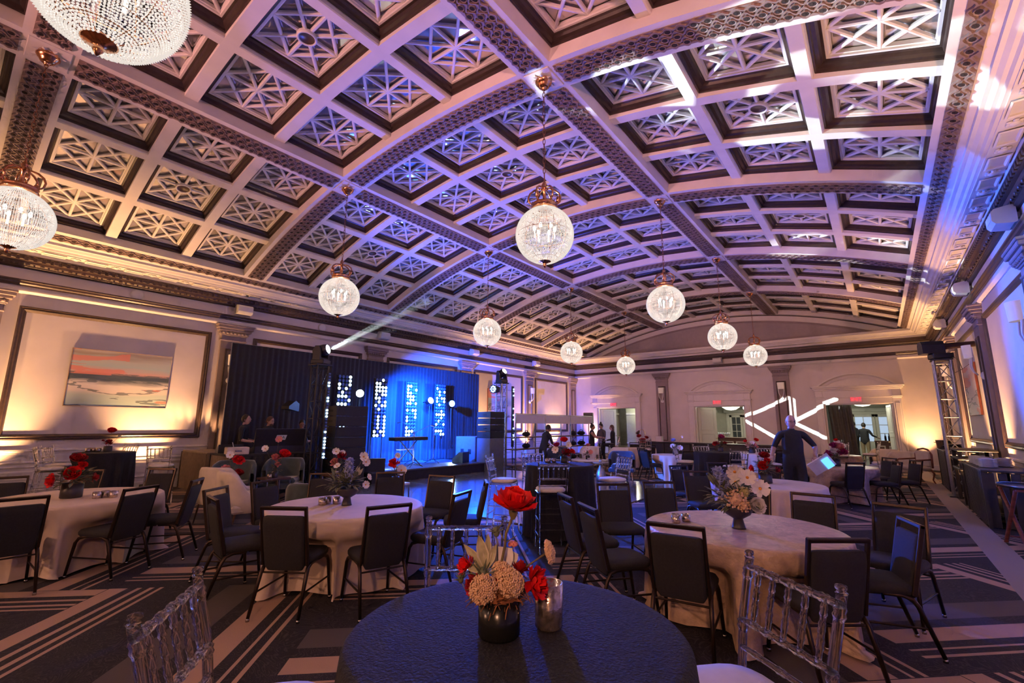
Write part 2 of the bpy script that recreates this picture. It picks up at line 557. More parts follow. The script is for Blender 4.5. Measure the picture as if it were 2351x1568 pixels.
# carpet: diagonal weave of stripes with scrolled dark fields
nt, bs, oc = new_mat('carpet', 0.95)
x, y, z = xyz(nt, oc)
u = (x+y)*0.70711
v = (x-y)*0.70711
T = 2.32
cu, cv = (u+3.49)/T, (v+5.44)/T
par = (((cu.floor()+cv.floor())*0.5).fract()) > 0.25
NAVY, BEI, GREY = (0.011, 0.009, 0.013), (0.46, 0.29, 0.21), (0.095, 0.075, 0.072)
n1 = nt.nodes.new('ShaderNodeTexNoise')
n1.inputs['Scale'].default_value = 1.6
n1.inputs['Detail'].default_value = 4
n1.inputs['Distortion'].default_value = 2.2
nt.links.new(oc, n1.inputs['Vector'])
sw = (NX(n1.outputs['Fac'])*26.0).fract()
swirl = ramp(nt, sw, [(0.0, NAVY), (0.55, NAVY), (0.75, (0.050, 0.036, 0.042)), (1.0, NAVY)], False)
stops = [(0, NAVY), (0.001, BEI), (0.075, NAVY), (0.115, BEI), (0.135, NAVY), (0.165, BEI), (0.185, NAVY), (0.21, BEI),
         (0.225, NAVY), (0.5, GREY), (0.64, NAVY), (0.70, BEI), (0.80, NAVY), (0.84, BEI), (0.855, NAVY), (0.885, BEI), (0.90, NAVY)]
ra = ramp(nt, cu.fract(), stops)
rb = ramp(nt, cv.fract(), stops)
base = mix(nt, par, ra, rb)
sep = nt.nodes.new('ShaderNodeSeparateColor')
nt.links.new(base, sep.inputs[0])
isdark = NX(sep.outputs[0]) < 0.05
col = mix(nt, isdark, base, swirl)
bord = NX.op('MULTIPLY', x > 0.93, x < 1.28)
col = mix(nt, bord, col, (0.34, 0.27, 0.25))
gr = nt.nodes.new('ShaderNodeTexNoise')
gr.inputs['Scale'].default_value = 220
nt.links.new(oc, gr.inputs['Vector'])
gv = NX(gr.outputs['Fac'])*0.5+0.75
mm = nt.nodes.new('ShaderNodeMix')
mm.data_type = 'RGBA'
mm.blend_type = 'MULTIPLY'
mm.inputs[0].default_value = 1.0
nt.links.new(col, mm.inputs[6])
nt.links.new(gv.k, mm.inputs[7])
nt.links.new(mm.outputs[2], bs.inputs['Base Color'])
bp = nt.nodes.new('ShaderNodeBump')
bp.inputs['Strength'].default_value = 0.3
bp.inputs['Distance'].default_value = 0.01
nt.links.new(gr.outputs['Fac'], bp.inputs['Height'])
nt.links.new(bp.outputs[0], bs.inputs['Normal'])
# ---------------------------------------------------------------- floor
m = MB()
m.box(((XL+XR)/2, (YB+YF)/2, -0.05), (XR-XL+0.6, YF-YB+0.6, 0.1))
fl = m.build('floor', 'carpet')
fl['kind'] = 'structure'
# dance floor panels
dm('dancefloor', (0.17, 0.155, 0.165), 0.16, noise=0.10, nscale=3, stretch=(1, 6, 1), coat=0.3)
DX0, DX1, DY0, DY1 = -11.0, -4.4, 6.45, 13.4
df = thing('dance_floor', 'glossy grey laminate dance floor laid in panels before the stage', 'dance floor', (DX0, DY0, 0))
pm = MB()
pm.box((0.549, 0.579, 0.0125), (1.094, 1.154, 0.025), ch=0.004)
pme = pm.mesh('panel', 'dancefloor')
for i in range(6):
    for j in range(6):
        put('panel', pme, df, (i*1.1, j*1.158, 0))
# ---------------------------------------------------------------- vaulted ceiling
SA = VR*math.asin(ARow/VR)
SG = VR*math.asin(7.34/VR)
def vpt(s, yy, d=0.0):
    th = s/VR
    return (X0+(VR+d)*math.sin(th), yy, ZC-VR+(VR+d)*math.cos(th))
RB = 0.30      # half width of a main rib
MR = 0.20      # minor rib width
DEP = 0.42
SPANS = [(-SG+0.10, -SA-RB), (-SA+RB, SA-RB), (SA+RB, SG-0.10)]
ROWS = list(range(-2, 5))
ceil = MB()
def strip(s0, s1, y0, y1, d=0.0, n=8, flip=False):
    vs = []
    for k in range(n+1):
        s = s0+(s1-s0)*k/n
        vs += [vpt(s, y0, d), vpt(s, y1, d)]
    ceil.add(vs, [(2*k, 2*k+1, 2*k+3, 2*k+2) for k in range(n)], 0, True)
for c in (-SA, SA):
    strip(c-RB, c+RB, YB, YF, 0, 2)
SE = VR*math.asin((W2-0.74)/VR)
for sg in (-1, 1):
    strip(sg*(SG-0.10), sg*SE, YB, YF, 0, 2)
lines = [Y0+D*i for i in range(-2, 6)]
for yy in lines:
    for a, b in SPANS:
        strip(a, b, max(yy-RB, YB), min(yy+RB, YF), 0, 10)
HS = D-2*RB
for i in ROWS:
    ya, yb = Y0+D*i+RB, Y0+D*(i+1)-RB
    for a, b in SPANS:
        for s in (a, b):
            ceil.add([vpt(s, ya), vpt(s, yb), vpt(s, yb, DEP), vpt(s, ya, DEP)], [(0, 1, 2, 3)])
        for yy in (ya, yb):
            vs = []
            for k in range(11):
                s = a+(b-a)*k/10
                vs += [vpt(s, yy), vpt(s, yy, DEP)]
            ceil.add(vs, [(2*k, 2*k+1, 2*k+3, 2*k+2) for k in range(10)])
strip(-SE, SE, YB, YF, DEP+0.05, 24)
co_ = ceil.build('ceiling', 'plaster')
co_['kind'] = 'structure'
# minor ribs, one object each
def rib_long(si):
    r = MB()
    w = MR/2
    r.prism([(-w, DEP), (-w, 0.155), (-w+0.015, 0.14), (w-0.015, 0.14), (w, 0.155), (w, DEP)], (0, 0, 0), (1, 0, 0), (0, 0, 1), (0, HS, 0))
    return r.mesh('coffer_rib', 'plaster')
def rib_tran(a, b):
    r = MB()
    n = 12
    vs = []
    for k in range(n+1):
        s = a+(b-a)*k/n
        for yy, d in ((-MR/2, DEP), (-MR/2, 0.14), (MR/2, 0.14), (MR/2, DEP)):
            vs.append(vpt(s, yy, d))
    fs = []
    for k in range(n):
        for q in range(3):
            fs.append((4*k+q, 4*k+q+1, 4*k+q+5, 4*k+q+4))
    r.add(vs, fs)
    return r.mesh('coffer_rib', 'plaster')
rl = rib_long(0)
CH = (HS-2*MR)/3
rts = [rib_tran(a, b) for a, b in SPANS]
def coffer_meshes(w, h):
    a = MB()
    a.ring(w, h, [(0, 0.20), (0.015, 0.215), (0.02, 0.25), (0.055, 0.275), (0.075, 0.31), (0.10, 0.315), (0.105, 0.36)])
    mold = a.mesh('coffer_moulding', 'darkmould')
    b = MB()
    b.ring(w, h, [(0.104, 0.36), (0.104, 0.322), (0.135, 0.322), (0.14, 0.345), (0.155, 0.35), (0.16, 0.40)])
    ha, hb = w/2-0.145, h/2-0.145
    segs = [((-ha, 0), (ha, 0)), ((0, -hb), (0, hb)), ((-ha, -hb), (ha, hb)), ((-ha, hb), (ha, -hb)),
            ((-ha, 0), (0, hb)), ((0, hb), (ha, 0)), ((ha, 0), (0, -hb)), ((0, -hb), (-ha, 0))]
    for k, (p, q) in enumerate(segs):
        p, q = Vector((*p, 0)), Vector((*q, 0))
        dd = (q-p).normalized()
        nn = Vector((-dd.y, dd.x, 0))
        L = (q-p).length
        zz = 0.335+0.0012*k
        b.prism([(-0.026, 0.045), (-0.026, 0.012), (-0.012, 0.0), (0.012, 0.0), (0.026, 0.012), (0.026, 0.045)],
                (p.x, p.y, zz), nn, (0, 0, 1), dd*L)
    lat = b.mesh('lattice', 'trimwhite')
    c = MB()
    c.box((0, 0, 0.415), (w-0.28, h-0.28, 0.01))
    mir = c.mesh('mirror_panel', 'mirror')
    return mold, lat, mir
disc = MB()
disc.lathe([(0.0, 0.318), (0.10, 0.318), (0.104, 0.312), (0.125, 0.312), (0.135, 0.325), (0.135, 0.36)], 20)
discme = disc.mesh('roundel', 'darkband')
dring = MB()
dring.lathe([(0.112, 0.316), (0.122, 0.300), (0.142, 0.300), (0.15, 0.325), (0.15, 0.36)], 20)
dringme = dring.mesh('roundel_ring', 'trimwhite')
cme = {}
for bi, (a, b) in enumerate(SPANS):
    cw = (b-a-2*MR)/3
    key = 1 if bi == 1 else 0
    if key not in cme:
        cme[key] = coffer_meshes(cw, CH)
    for i in ROWS:
        ya = Y0+D*i+RB
        for q in (1, 2):
            s = a+cw*q+MR*(q-0.5)
            p = vpt(s, ya)
            put('coffer_rib', rl, co_, p, (0, s/VR, 0))
            put('coffer_rib', rts[bi], co_, (0, ya+CH*q+MR*(q-0.5), 0))
        for q in range(3):
            s = a+cw*(q+0.5)+MR*q
            for t in range(3):
                yy = ya+CH*(t+0.5)+MR*t
                p = vpt(s, yy)
                rot = (0, s/VR, 0)
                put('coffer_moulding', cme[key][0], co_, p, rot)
                put('lattice', cme[key][1], co_, p, rot)
                put('mirror_panel', cme[key][2], co_, p, rot)
                if q == 1 and t == 1:
                    put('roundel', discme, co_, p, rot)
                    put('roundel_ring', dringme, co_, p, rot)
# guilloche bands
def guilloche(L, w, rows, fn, pitch=0.165):
    g = MB()
    n = int(round(L/pitch))
    pit_ = L/n
    ns = max(2, int(L/0.5))
    vs = []
    for k in range(ns+1):
        for yy, d in ((-w/2, 0.01), (-w/2, -0.012), (w/2, -0.012), (w/2, 0.01)):
            vs.append(fn(L*k/ns, yy, d))
    g.add(vs, [(4*k+q, 4*k+q+1, 4*k+q+5, 4*k+q+4) for k in range(ns) for q in range(3)])
    rp = (w-0.02)/rows
    for r in range(rows):
        yc = -w/2+0.01+rp*(r+0.5)
        for k in range(n):
            xc = (k+0.5+(0.5 if r % 2 else 0))*pit_
            if xc > L-0.03:
                continue
            vs = [fn(xc, yc, -0.036)]
            ra_, rb_ = 0.034, 0.044
            for rad, d in ((ra_*0.5, -0.030), (ra_, -0.030), (rb_, -0.036), (rb_+0.008, -0.012)):
                for j in range(8):
                    t = 2*PI*j/8
                    vs.append(fn(xc+rad*math.cos(t)*1.15, yc+rad*math.sin(t), d))
            fs, fe = [], []
            for j in range(8):
                fe.append((0, 1+j, 1+(j+1) % 8))
                fe.append((1+j, 9+j, 9+(j+1) % 8, 1+(j+1) % 8))
                fs.append((9+j, 17+j, 17+(j+1) % 8, 9+(j+1) % 8))
                fs.append((17+j, 25+j, 25+(j+1) % 8, 17+(j+1) % 8))
            g.add(vs, fe, 1)
            g.add(vs, fs, 0)
    ln = rows+1
    for r in range(ln):
        yc = -w/2+0.01+rp*r
        amp = rp*0.32 if 0 < r < rows else rp*0.18
        sgn = -1 if r % 2 else 1
        if r == 0: yc += amp*1.1
        if r == rows: yc -= amp*1.1
        vs = []
        m_ = n*6
        for k in range(m_+1):
            xx = L*k/m_
            yo = yc+sgn*amp*math.cos(2*PI*xx/pit_*1.0)
            for dy, d in ((-0.016, -0.012), (-0.010, -0.034), (0.010, -0.034), (0.016, -0.012)):
                vs.append(fn(xx, yo+dy, d))
        g.add(vs, [(4*k+q, 4*k+q+1, 4*k+q+5, 4*k+q+4) for k in range(m_) for q in range(3)], 0)
    return g.mesh('guilloche_band', ['taupe', 'eye'])
for sgn in (-1, 1):
    gl = guilloche(HS, 0.40, 3, lambda a, b, d, q=sgn*SA: vpt(q+b, a, d))
    for i in ROWS:
        put('guilloche_band', gl, co_, (0, Y0+D*i+RB, 0))
    ge = guilloche(D, 0.20, 1, lambda a, b, d, q=sgn*(SG+0.10): vpt(q+b, a, d), 0.20)
    for i in ROWS:
        put('guilloche_band', ge, co_, (0, Y0+D*i, 0))
for a, b in SPANS:
    gt = guilloche(b-a, 0.40, 3, lambda p, q, d, a=a: vpt(a+p, q, d))
    for yy in lines[1:-1]:
        put('guilloche_band', gt, co_, (0, yy, 0))
# plaster rosettes over the chandelier hooks
rz_ = MB()
rz_.box((0, 0, -0.008), (0.46, 0.46, 0.02), ch=0.006)
for k in range(16):
    t = 2*PI*k/16
    L = 0.20 if k % 2 else 0.15
    X = Matrix.Rotation(t, 4, 'Z')
    rz_.add([(0.05, -0.022, -0.02), (0.05, 0.022, -0.02), (L*0.7, 0.034, -0.03), (L, 0, -0.05), (L*0.7, -0.034, -0.03), (L*0.6, 0, -0.045)],
            [(0, 5, 1), (1, 5, 2), (2, 5, 3), (3, 5, 4), (4, 5, 0)], 0, False, X)
rzm = rz_.mesh('rosette', 'plaster')
for i in range(-1, 5):
    for sgn in (-1, 1):
        put('rosette', rzm, co_, vpt(sgn*SA, Y0+D*i), (0, sgn*SA/VR, 0))
# ---------------------------------------------------------------- walls
WT = 0.3
def wallbox(name, c, d):
    b = MB()
    b.box(c, d)
    o = b.build(name, 'wall')
    o['kind'] = 'structure'
    return o
wl = wallbox('wall_left', (XL-WT/2, (YB+YF)/2, 2.9), (WT, YF-YB+0.6, 5.9))
wr = wallbox('wall_right', (XR+WT/2, (YB+YF)/2, 2.9), (WT, YF-YB+0.6, 5.9))
wb = wallbox('wall_rear', (X0, YB-WT/2, 3.8), (XR-XL, WT, 7.6))
# far wall with three door openings
DW, DHT, DSP = 2.354, 2.645, 5.602
DC = [X0-DSP, X0, X0+DSP]
b = MB()
xs = [XL]+[q for c in DC for q in (c-DW/2, c+DW/2)]+[XR]
for k in range(0, 8, 2):
    b.box(((xs[k]+xs[k+1])/2, YF+WT/2, DHT/2), (xs[k+1]-xs[k], WT, DHT))
b.box((X0, YF+WT/2, (DHT+7.7)/2), (XR-XL, WT, 7.7-DHT))
wf = b.build('wall_far', 'wall')
wf['kind'] = 'structure'
# lunette: arch moulding and grey tympanum under the vault
b = MB()
n = 32
RL = VR-0.34
hw = 7.1
vs = []
for k in range(n+1):
    xx = -hw+2*hw*k/n
    vs += [(X0+xx, YF-0.012, 5.50), (X0+xx, YF-0.012, max(5.5, ZC-VR-0.02+math.sqrt(RL*RL-xx*xx)))]
b.add(vs, [(2*k, 2*k+2, 2*k+3, 2*k+1) for k in range(n)])
b.build('tympanum', 'tymp', wf)
def arch(r0, r1, th, mname, nm):
    q = MB()
    vs = []
    N = 40
    for k in range(N+1):
        t = -0.40+0.80*k/N
        for rr, yy in ((r0, YF), (r0, YF-th), (r1, YF-th), (r1, YF)):
            vs.append((X0+rr*math.sin(t), yy, ZC-VR+rr*math.cos(t)))
    q.add(vs, [(4*k+j, 4*k+j+1, 4*k+j+5, 4*k+j+4) for k in range(N) for j in range(3)])
    q.build(nm, mname, wf)
arch(VR-0.36, VR-0.28, 0.05, 'taupe_wall', 'arch_moulding')
arch(VR-0.28, VR-0.03, 0.035, 'trimwhite', 'arch_band')
arch(VR-0.035, VR+0.01, 0.06, 'darkmould', 'arch_edge')
# cornices: profile (distance from wall, height)
PW1 = [(0.745, 5.60), (0.745, 5.50), (0.70, 5.49), (0.66, 5.44), (0.62, 5.43), (0.60, 5.385), (0.56, 5.38), (0.56, 5.36), (0.27, 5.36), (0.27, 5.345), (0.25, 5.27)]
PD1 = [(0.28, 5.275), (0.28, 5.25), (0.25, 5.24), (0.25, 5.155), (0.20, 5.15), (0.185, 5.10), (0.13, 5.065), (0.13, 5.04), (0.09, 5.01), (0.05, 5.0)]
PW2 = [(0.055, 5.01), (0.055, 4.74)]
PD2 = [(0.05, 4.75), (0.145, 4.745), (0.145, 4.715), (0.12, 4.70), (0.115, 4.66), (0.085, 4.635), (0.085, 4.61), (0.05, 4.605)]
PW3 = [(0.055, 4.61), (0.055, 4.535), (0.075, 4.525), (0.075, 4.50), (0.035, 4.455), (0.0, 4.45)]
def run(name, prof, m_, side):
    q = MB()
    vs = []
    for d, zz in prof:
        if side == 'L':
            vs += [(XL+d, YB, zz), (XL+d, YF-d, zz)]
        elif side == 'R':
            vs += [(XR-d, YB, zz), (XR-d, YF-d, zz)]
        else:
            vs += [(XL+d, YF-d, zz), (XR-d, YF-d, zz)]
    q.add(vs, [(2*k, 2*k+1, 2*k+3, 2*k+2) for k in range(len(prof)-1)])
    return q.build(name, m_)
tn = 1
TR = {}
for side in 'LRF':
    o = run('trim_%d' % tn, PW1, 'trimwhite', side)
    o['kind'] = 'structure'
    tn += 1
    TR[side] = o
    q = run('dark_cornice', PD1, 'darkband', side); q.parent = o
    run('frieze', PW2, 'wall', side).parent = o
    run('dark_fascia', PD2, 'darkband', side).parent = o
    run('lower_moulding', PW3, 'trimwhite', side).parent = o
# dentils and egg ornaments of the dark cornice
dn = MB(); dn.box((0.0, 0, 0), (0.05, 0.085, 0.075), ch=0.008); dnm = dn.mesh('dentil', 'darkband')
eg = MB(); eg.ball((0, 0, 0), 0.05, 8, 6, sc3=(0.55, 0.9, 1.0)); eg.box((0, 0.105, -0.005), (0.025, 0.03, 0.085)); egm = eg.mesh('egg_ornament', 'darkband')
nd, ne = 0, 0
rest = MB()
for side, x_, sg in (('L', XL, 1), ('R', XR, -1)):
    yy = 0.35 if side == 'L' else 5.6
    while yy < YF-0.3:
        if nd < 296:
            put('dentil', dnm, TR[side], (x_+sg*0.262, yy, 5.198)); nd += 1
        else:
            rest.box((x_+sg*0.262, yy, 5.198), (0.05, 0.085, 0.075))
        yy += 0.135
    yy = 0.4 if side == 'L' else 5.6
    while yy < YF-0.3:
        if ne < 296:
            put('egg_ornament', egm, TR[side], (x_+sg*0.165, yy, 5.105)); ne += 1
        yy += 0.23
o = rest.build('dentil_row', 'darkband', TR['R'])
o['kind'] = 'stuff'
# rosette panels on the right-hand soffit
rp_ = MB()
rp_.ring(0.40, 0.24, [(0, -0.02), (0.02, -0.03), (0.035, -0.02), (0.04, 0.0)])
rp_.ball((0.36, 0, -0.015), 0.06, 10, 6, sc3=(1, 1, 0.5))
for k in range(6):
    rp_.ball((0.36+0.06*math.cos(k*PI/3), 0.06*math.sin(k*PI/3), -0.012), 0.034, 6, 4, sc3=(1, 1, 0.5))
rpm = rp_.mesh('soffit_rosette', 'trimwhite')
for x_, sg, ys in ((XR, -1, 5.2), (XL, 1, 0.5)):
    yy = ys
    while yy < YF-0.8:
        put('soffit_rosette', rpm, TR['R' if sg < 0 else 'L'], (x_+sg*0.415, yy, 5.36), (0, 0, PI/2))
        yy += 0.72
# ---------------------------------------------------------------- pilasters, panels, wainscot
def frame_mesh(w, h, name, mname, wid=0.11, th=0.045):
    q = MB()
    q.ring(w, h, [(0, 0), (0, th*0.8), (wid*0.2, th), (wid*0.45, th*0.75), (wid*0.6, th*0.95), (wid*0.85, th*0.5), (wid, 0.0)])
    return q.mesh(name, mname)
def wallrot(side):
    # local x along wall, local y up, local z out of the wall
    if side == 'L':
        return Matrix(((0, 0, 1), (1, 0, 0), (0, 1, 0))).to_euler()
    if side == 'R':
        return Matrix(((0, 0, -1), (-1, 0, 0), (0, 1, 0))).to_euler()
    return Matrix(((1, 0, 0), (0, 0, -1), (0, 1, 0))).to_euler()
pil = MB()   # local: x along wall, y up, z out
PWD = 0.66
pil.box((0, 2.19, 0.045), (PWD, 3.6, 0.09))
pil_shaft = pil.mesh('pilaster_shaft', 'taupe_wall')
pc = MB()
for (w_, y0_, y1_, t_) in ((PWD+0.04, 3.98, 4.02, 0.12), (PWD, 4.02, 4.14, 0.10), (PWD+0.05, 4.14, 4.17, 0.125), (PWD+0.10, 4.17, 4.26, 0.15),
                           (PWD+0.20, 4.26, 4.33, 0.19), (PWD+0.28, 4.33, 4.41, 0.23), (PWD+0.32, 4.41, 4.46, 0.25)):
    pc.box((0, (y0_+y1_)/2, t_/2), (w_, y1_-y0_, t_), ch=0.012)
for k in range(7):
    pc.ball((-0.30+0.10*k, 4.215, 0.155), 0.04, 6, 5)
pil_cap = pc.mesh('capital', 'taupe_wall')
pb = MB()
pb.box((0, 0.20, 0.075), (PWD+0.08, 0.40, 0.15), ch=0.012)
pb.box((0, 0.43, 0.065), (PWD+0.04, 0.06, 0.13), ch=0.015)
pil_base = pb.mesh('pilaster_base', 'trimwhite')
pil_frame = frame_mesh(0.40, 2.9, 'inset_frame', 'darkband', 0.05, 0.03)
def pilaster(parent, side, along):
    r = wallrot(side)
    loc = {'L': (XL, along, 0), 'R': (XR, along, 0), 'F': (along, YF, 0)}[side]
    put('pilaster_shaft', pil_shaft, parent, loc, r)
    put('capital', pil_cap, parent, loc, r)
    put('pilaster_base', pil_base, parent, loc, r)
    out = {'L': (XL+0.09, along, 2.3), 'R': (XR-0.09, along, 2.3), 'F': (along, YF-0.09, 2.3)}[side]
    put('inset_frame', pil_frame, parent, out, r)
for i in range(-1, 5):
    pilaster(wl, 'L', Y0+D*i)
    pilaster(wr, 'R', Y0+D*i)
pilaster(wl, 'L', YF-0.36)
pilaster(wr, 'R', YF-0.36)
for xx in (X0-2.84, X0+2.84):
    pilaster(wf, 'F', xx)
PFW, PFH = D-1.12, 2.92
pf = frame_mesh(PFW, PFH, 'panel_frame', 'darkband', 0.125, 0.055)
pf2 = frame_mesh(3.35, PFH, 'panel_frame', 'darkband', 0.125, 0.055)
wp_ = MB()
wp_.ring(0.86, 0.40, [(0, 0), (0, 0.02), (0.025, 0.028), (0.05, 0.012), (0.09, 0.008), (0.13, 0.022)])
wp_.add([(-0.30, -0.07, 0.022), (0.30, -0.07, 0.022), (0.30, 0.07, 0.022), (-0.30, 0.07, 0.022)], [(0, 1, 2, 3)])
wpm = wp_.mesh('wainscot_panel', 'trimwhite')
for side, par, x_, sg in (('L', wl, XL, 1), ('R', wr, XR, -1)):
    for i in range(-2, 5):
        yc = Y0+D*(i+0.5)
        last = i == 4
        put('panel_frame', pf2 if last else pf, par, (x_, yc-(0.2 if last else 0), 2.715), wallrot(side))
        for k in range(4):
            put('wainscot_panel', wpm, par, (x_+sg*0.02, yc-1.5+k*1.0, 0.50), wallrot(side))
    q = MB()
    prof = [(0, 1.06), (0.05, 1.05), (0.055, 1.02), (0.03, 0.985), (0.03, 0.97), (0.022, 0.95), (0.022, 0.80), (0.045, 0.79), (0.045, 0.765), (0.02, 0.74), (0.02, 0.20), (0.05, 0.185), (0.055, 0.0)]
    vs = []
    for d, zz in prof:
        vs += [(x_+sg*d, YB, zz), (x_+sg*d, YF, zz)]
    q.add(vs, [(2*k, 2*k+1, 2*k+3, 2*k+2) for k in range(len(prof)-1)])
    o = q.build('baseboard_left' if side == 'L' else 'baseboard_right', 'trimwhite')
    o['kind'] = 'structure'
# far wall baseboards between doors
q = MB()
for k in range(0, 8, 2):
    a, b2 = xs[k]+(0.30 if k else 0), xs[k+1]-(0.30 if k < 6 else 0)
    q.box(((a+b2)/2, YF-0.02, 0.11), (b2-a, 0.04, 0.22), ch=0.012)
o = q.build('baseboard_far', 'trimwhite')
o['kind'] = 'structure'
# ---------------------------------------------------------------- lettering
def text_mesh(body, size, ext, mname, name='lettering'):
    cu_ = bpy.data.curves.new('t', 'FONT')
    cu_.body = body
    cu_.size = size
    cu_.extrude = ext
    cu_.align_x = 'CENTER'
    cu_.align_y = 'CENTER'
    o = bpy.data.objects.new('t', cu_)
    COL.objects.link(o)
    dg = bpy.context.evaluated_depsgraph_get()
    me = bpy.data.meshes.new_from_object(o.evaluated_get(dg))
    bpy.data.objects.remove(o)
    bpy.data.curves.remove(cu_)
    me.name = name
    me.materials.clear()
    me.materials.append(M[mname])
    return me
# ---------------------------------------------------------------- doorways of the far wall
def door_surround(n, cx):
    d = struct('door_%d' % n, (cx, YF, 0))
    rot = wallrot('F')
    for sg in (-1, 1):
        q = MB()
        q.box((sg*(DW/2+0.16), 1.45, 0.05), (0.28, 2.9, 0.10), ch=0.01)
        q.box((sg*(DW/2+0.16), 1.45, 0.055), (0.16, 2.4, 0.12), ch=0.01)
        q.box((sg*(DW/2+0.16), 0.15, 0.07), (0.32, 0.30, 0.14), ch=0.012)
        q.build('casing', 'trimwhite', d, (0, 0, 0), rot)
        q = MB()
        for w_, y0_, y1_, t_ in ((0.32, 2.86, 2.91, 0.14), (0.36, 2.91, 2.96, 0.17), (0.28, 2.96, 3.22, 0.13)):
            q.box((sg*(DW/2+0.16), (y0_+y1_)/2, t_/2), (w_, y1_-y0_, t_), ch=0.012)
        q.build('casing_capital', 'trimwhite', d, (0, 0, 0), rot)
    q = MB()
    q.box((0, 2.77, 0.045), (DW+0.06, 0.26, 0.09), ch=0.01)
    q.box((0, 3.06, 0.055), (DW+0.62, 0.34, 0.11), ch=0.012)
    for w_, y0_, y1_, t_ in ((DW+0.70, 3.22, 3.28, 0.16), (DW+0.80, 3.28, 3.35, 0.20), (DW+0.90, 3.35, 3.42, 0.25)):
        q.box((0, (y0_+y1_)/2, t_/2), (w_, y1_-y0_, t_), ch=0.014)
    q.build('entablature', 'trimwhite', d, (0, 0, 0), rot)
    # segmental pediment
    hwid, rise = DW/2+0.22, 0.54
    rad = (hwid*hwid+rise*rise)/(2*rise)
    q = MB()
    vs = []
    N = 24
    th0 = math.asin(hwid/rad)
    for k in range(N+1):
        t = -th0+2*th0*k/N
        for dr, zz in ((-0.20, 0.0), (-0.20, 0.08), (-0.10, 0.11), (-0.05, 0.18), (0.0, 0.18), (0.0, 0.0)):
            vs.append(((rad+dr)*math.sin(t), 3.42+rise-rad+(rad+dr)*math.cos(t), zz))
    q.add(vs, [(6*k+j, 6*k+j+1, 6*k+j+7, 6*k+j+6) for k in range(N) for j in range(5)], 0, False)
    q.build('pediment', 'trimwhite', d, (0, 0, 0), rot)
    q = MB()
    vs = []
    for k in range(N+1):
        t = -th0+2*th0*k/N
        vs += [((rad-0.1)*math.sin(t), 3.38, 0.02), ((rad-0.1)*math.sin(t), 3.42+rise-rad+(rad-0.1)*math.cos(t), 0.02)]
    q.add(vs, [(2*k, 2*k+2, 2*k+3, 2*k+1) for k in range(N)])
    q.build('pediment_panel', 'trimwhite', d, (0, 0, 0), rot)
    # jamb lining
    q = MB()
    for sg in (-1, 1):
        q.box((sg*(DW/2-0.02), DHT/2, -0.15), (0.04, DHT, 0.32))
    q.box((0, DHT-0.02, -0.15), (DW, 0.04, 0.32))
    q.build('jamb', 'trimwhite', d, (0, 0, 0), rot)
    return d
def leaf(parent, hinge_x, ang, side):
    q = MB()
    w_ = 1.1
    q.box((side*w_/2, 0, 1.29), (w_, 0.05, 2.56), ch=0.006)
    o = q.build('door_leaf', 'hallwhite', parent, (hinge_x, 0.20, 0.02), (0, 0, ang))
    for zc, h_ in ((0.75, 1.0), (1.95, 1.1)):
        for sy in (-1, 1):
            r = MB()
            r.ring(w_-0.3, h_, [(0, 0), (0.0, 0.008), (0.03, 0.012), (0.05, 0)])
            X = Matrix.Translation((side*w_/2, sy*0.026, zc)) @ Matrix.Rotation(R_(-90 if sy > 0 else 90), 4, 'X')
            r2_ = MB()
            r2_.add(r.v, r.f, 0, False, X)
            r2_.build('leaf_moulding', 'hallwhite', o)
    r = MB()
    for sy in (-1, 1):
        r.cyl((side*(w_-0.08), 0, 1.0), (side*(w_-0.08), sy*0.06, 1.0), 0.012, n=6)
        r.ball((side*(w_-0.08), sy*0.075, 1.0), 0.028, 8, 6)
    r.build('knob', 'gold', o)
    return o
door = []
for n, cx in enumerate(DC):
    door.append(door_surround(n+1, cx))
leaf(door[0], -DW/2+0.05, R_(62), 1)
leaf(door[1], -DW/2+0.05, R_(52), 1)
leaf(door[2], DW/2-0.05, R_(-82), -1)
# exit signs over the openings
EXL = ['red exit sign above the far left doorway', 'red exit sign above the middle doorway', 'red exit sign above the far right doorway beside the curtain']
tm = text_mesh('EXIT', 0.19, 0.004, 'exitred')
for cx, lb in zip((-11.96, -6.29, -0.67), EXL):
    t = thing('exit_sign', lb, 'sign', (cx, YF-0.15, 2.82), 0, 'exit signs')
    q = MB(); q.box((0, 0, 0), (0.40, 0.06, 0.23), ch=0.008); q.build('sign_panel', 'exitpanel', t)
    put('lettering', tm, t, (0, -0.036, 0), (R_(90), 0, 0))
    q = MB(); q.box((0, 0.05, 0), (0.1, 0.05, 0.1)); q.build('bracket', 'whiteplastic', t)
# ---------------------------------------------------------------- hall beyond the doors
HY0, HY1, HZ = YF+WT, YF+6.4, 3.3
q = MB(); q.box((X0, (HY0+HY1)/2, -0.05), (XR-XL+4, HY1-HY0, 0.1)); o = q.build('floor_hall', 'halltile'); o['kind'] = 'structure'
q = MB(); q.box((X0, (HY0+HY1)/2, HZ+0.05), (XR-XL+4, HY1-HY0, 0.1)); o = q.build('ceiling_hall', 'hallceil'); o['kind'] = 'structure'
q = MB(); q.box((X0, HY1+0.1, HZ/2), (XR-XL+4, 0.2, HZ)); wh = q.build('wall_hall', 'hallwall'); wh['kind'] = 'structure'
for sg, nm in ((-1, 'wall_hall_left'), (1, 'wall_hall_right')):
    q = MB(); q.box((X0+sg*(W2+1.9), (HY0+HY1)/2, HZ/2), (0.2, HY1-HY0, HZ)); o = q.build(nm, 'hallwall'); o['kind'] = 'structure'
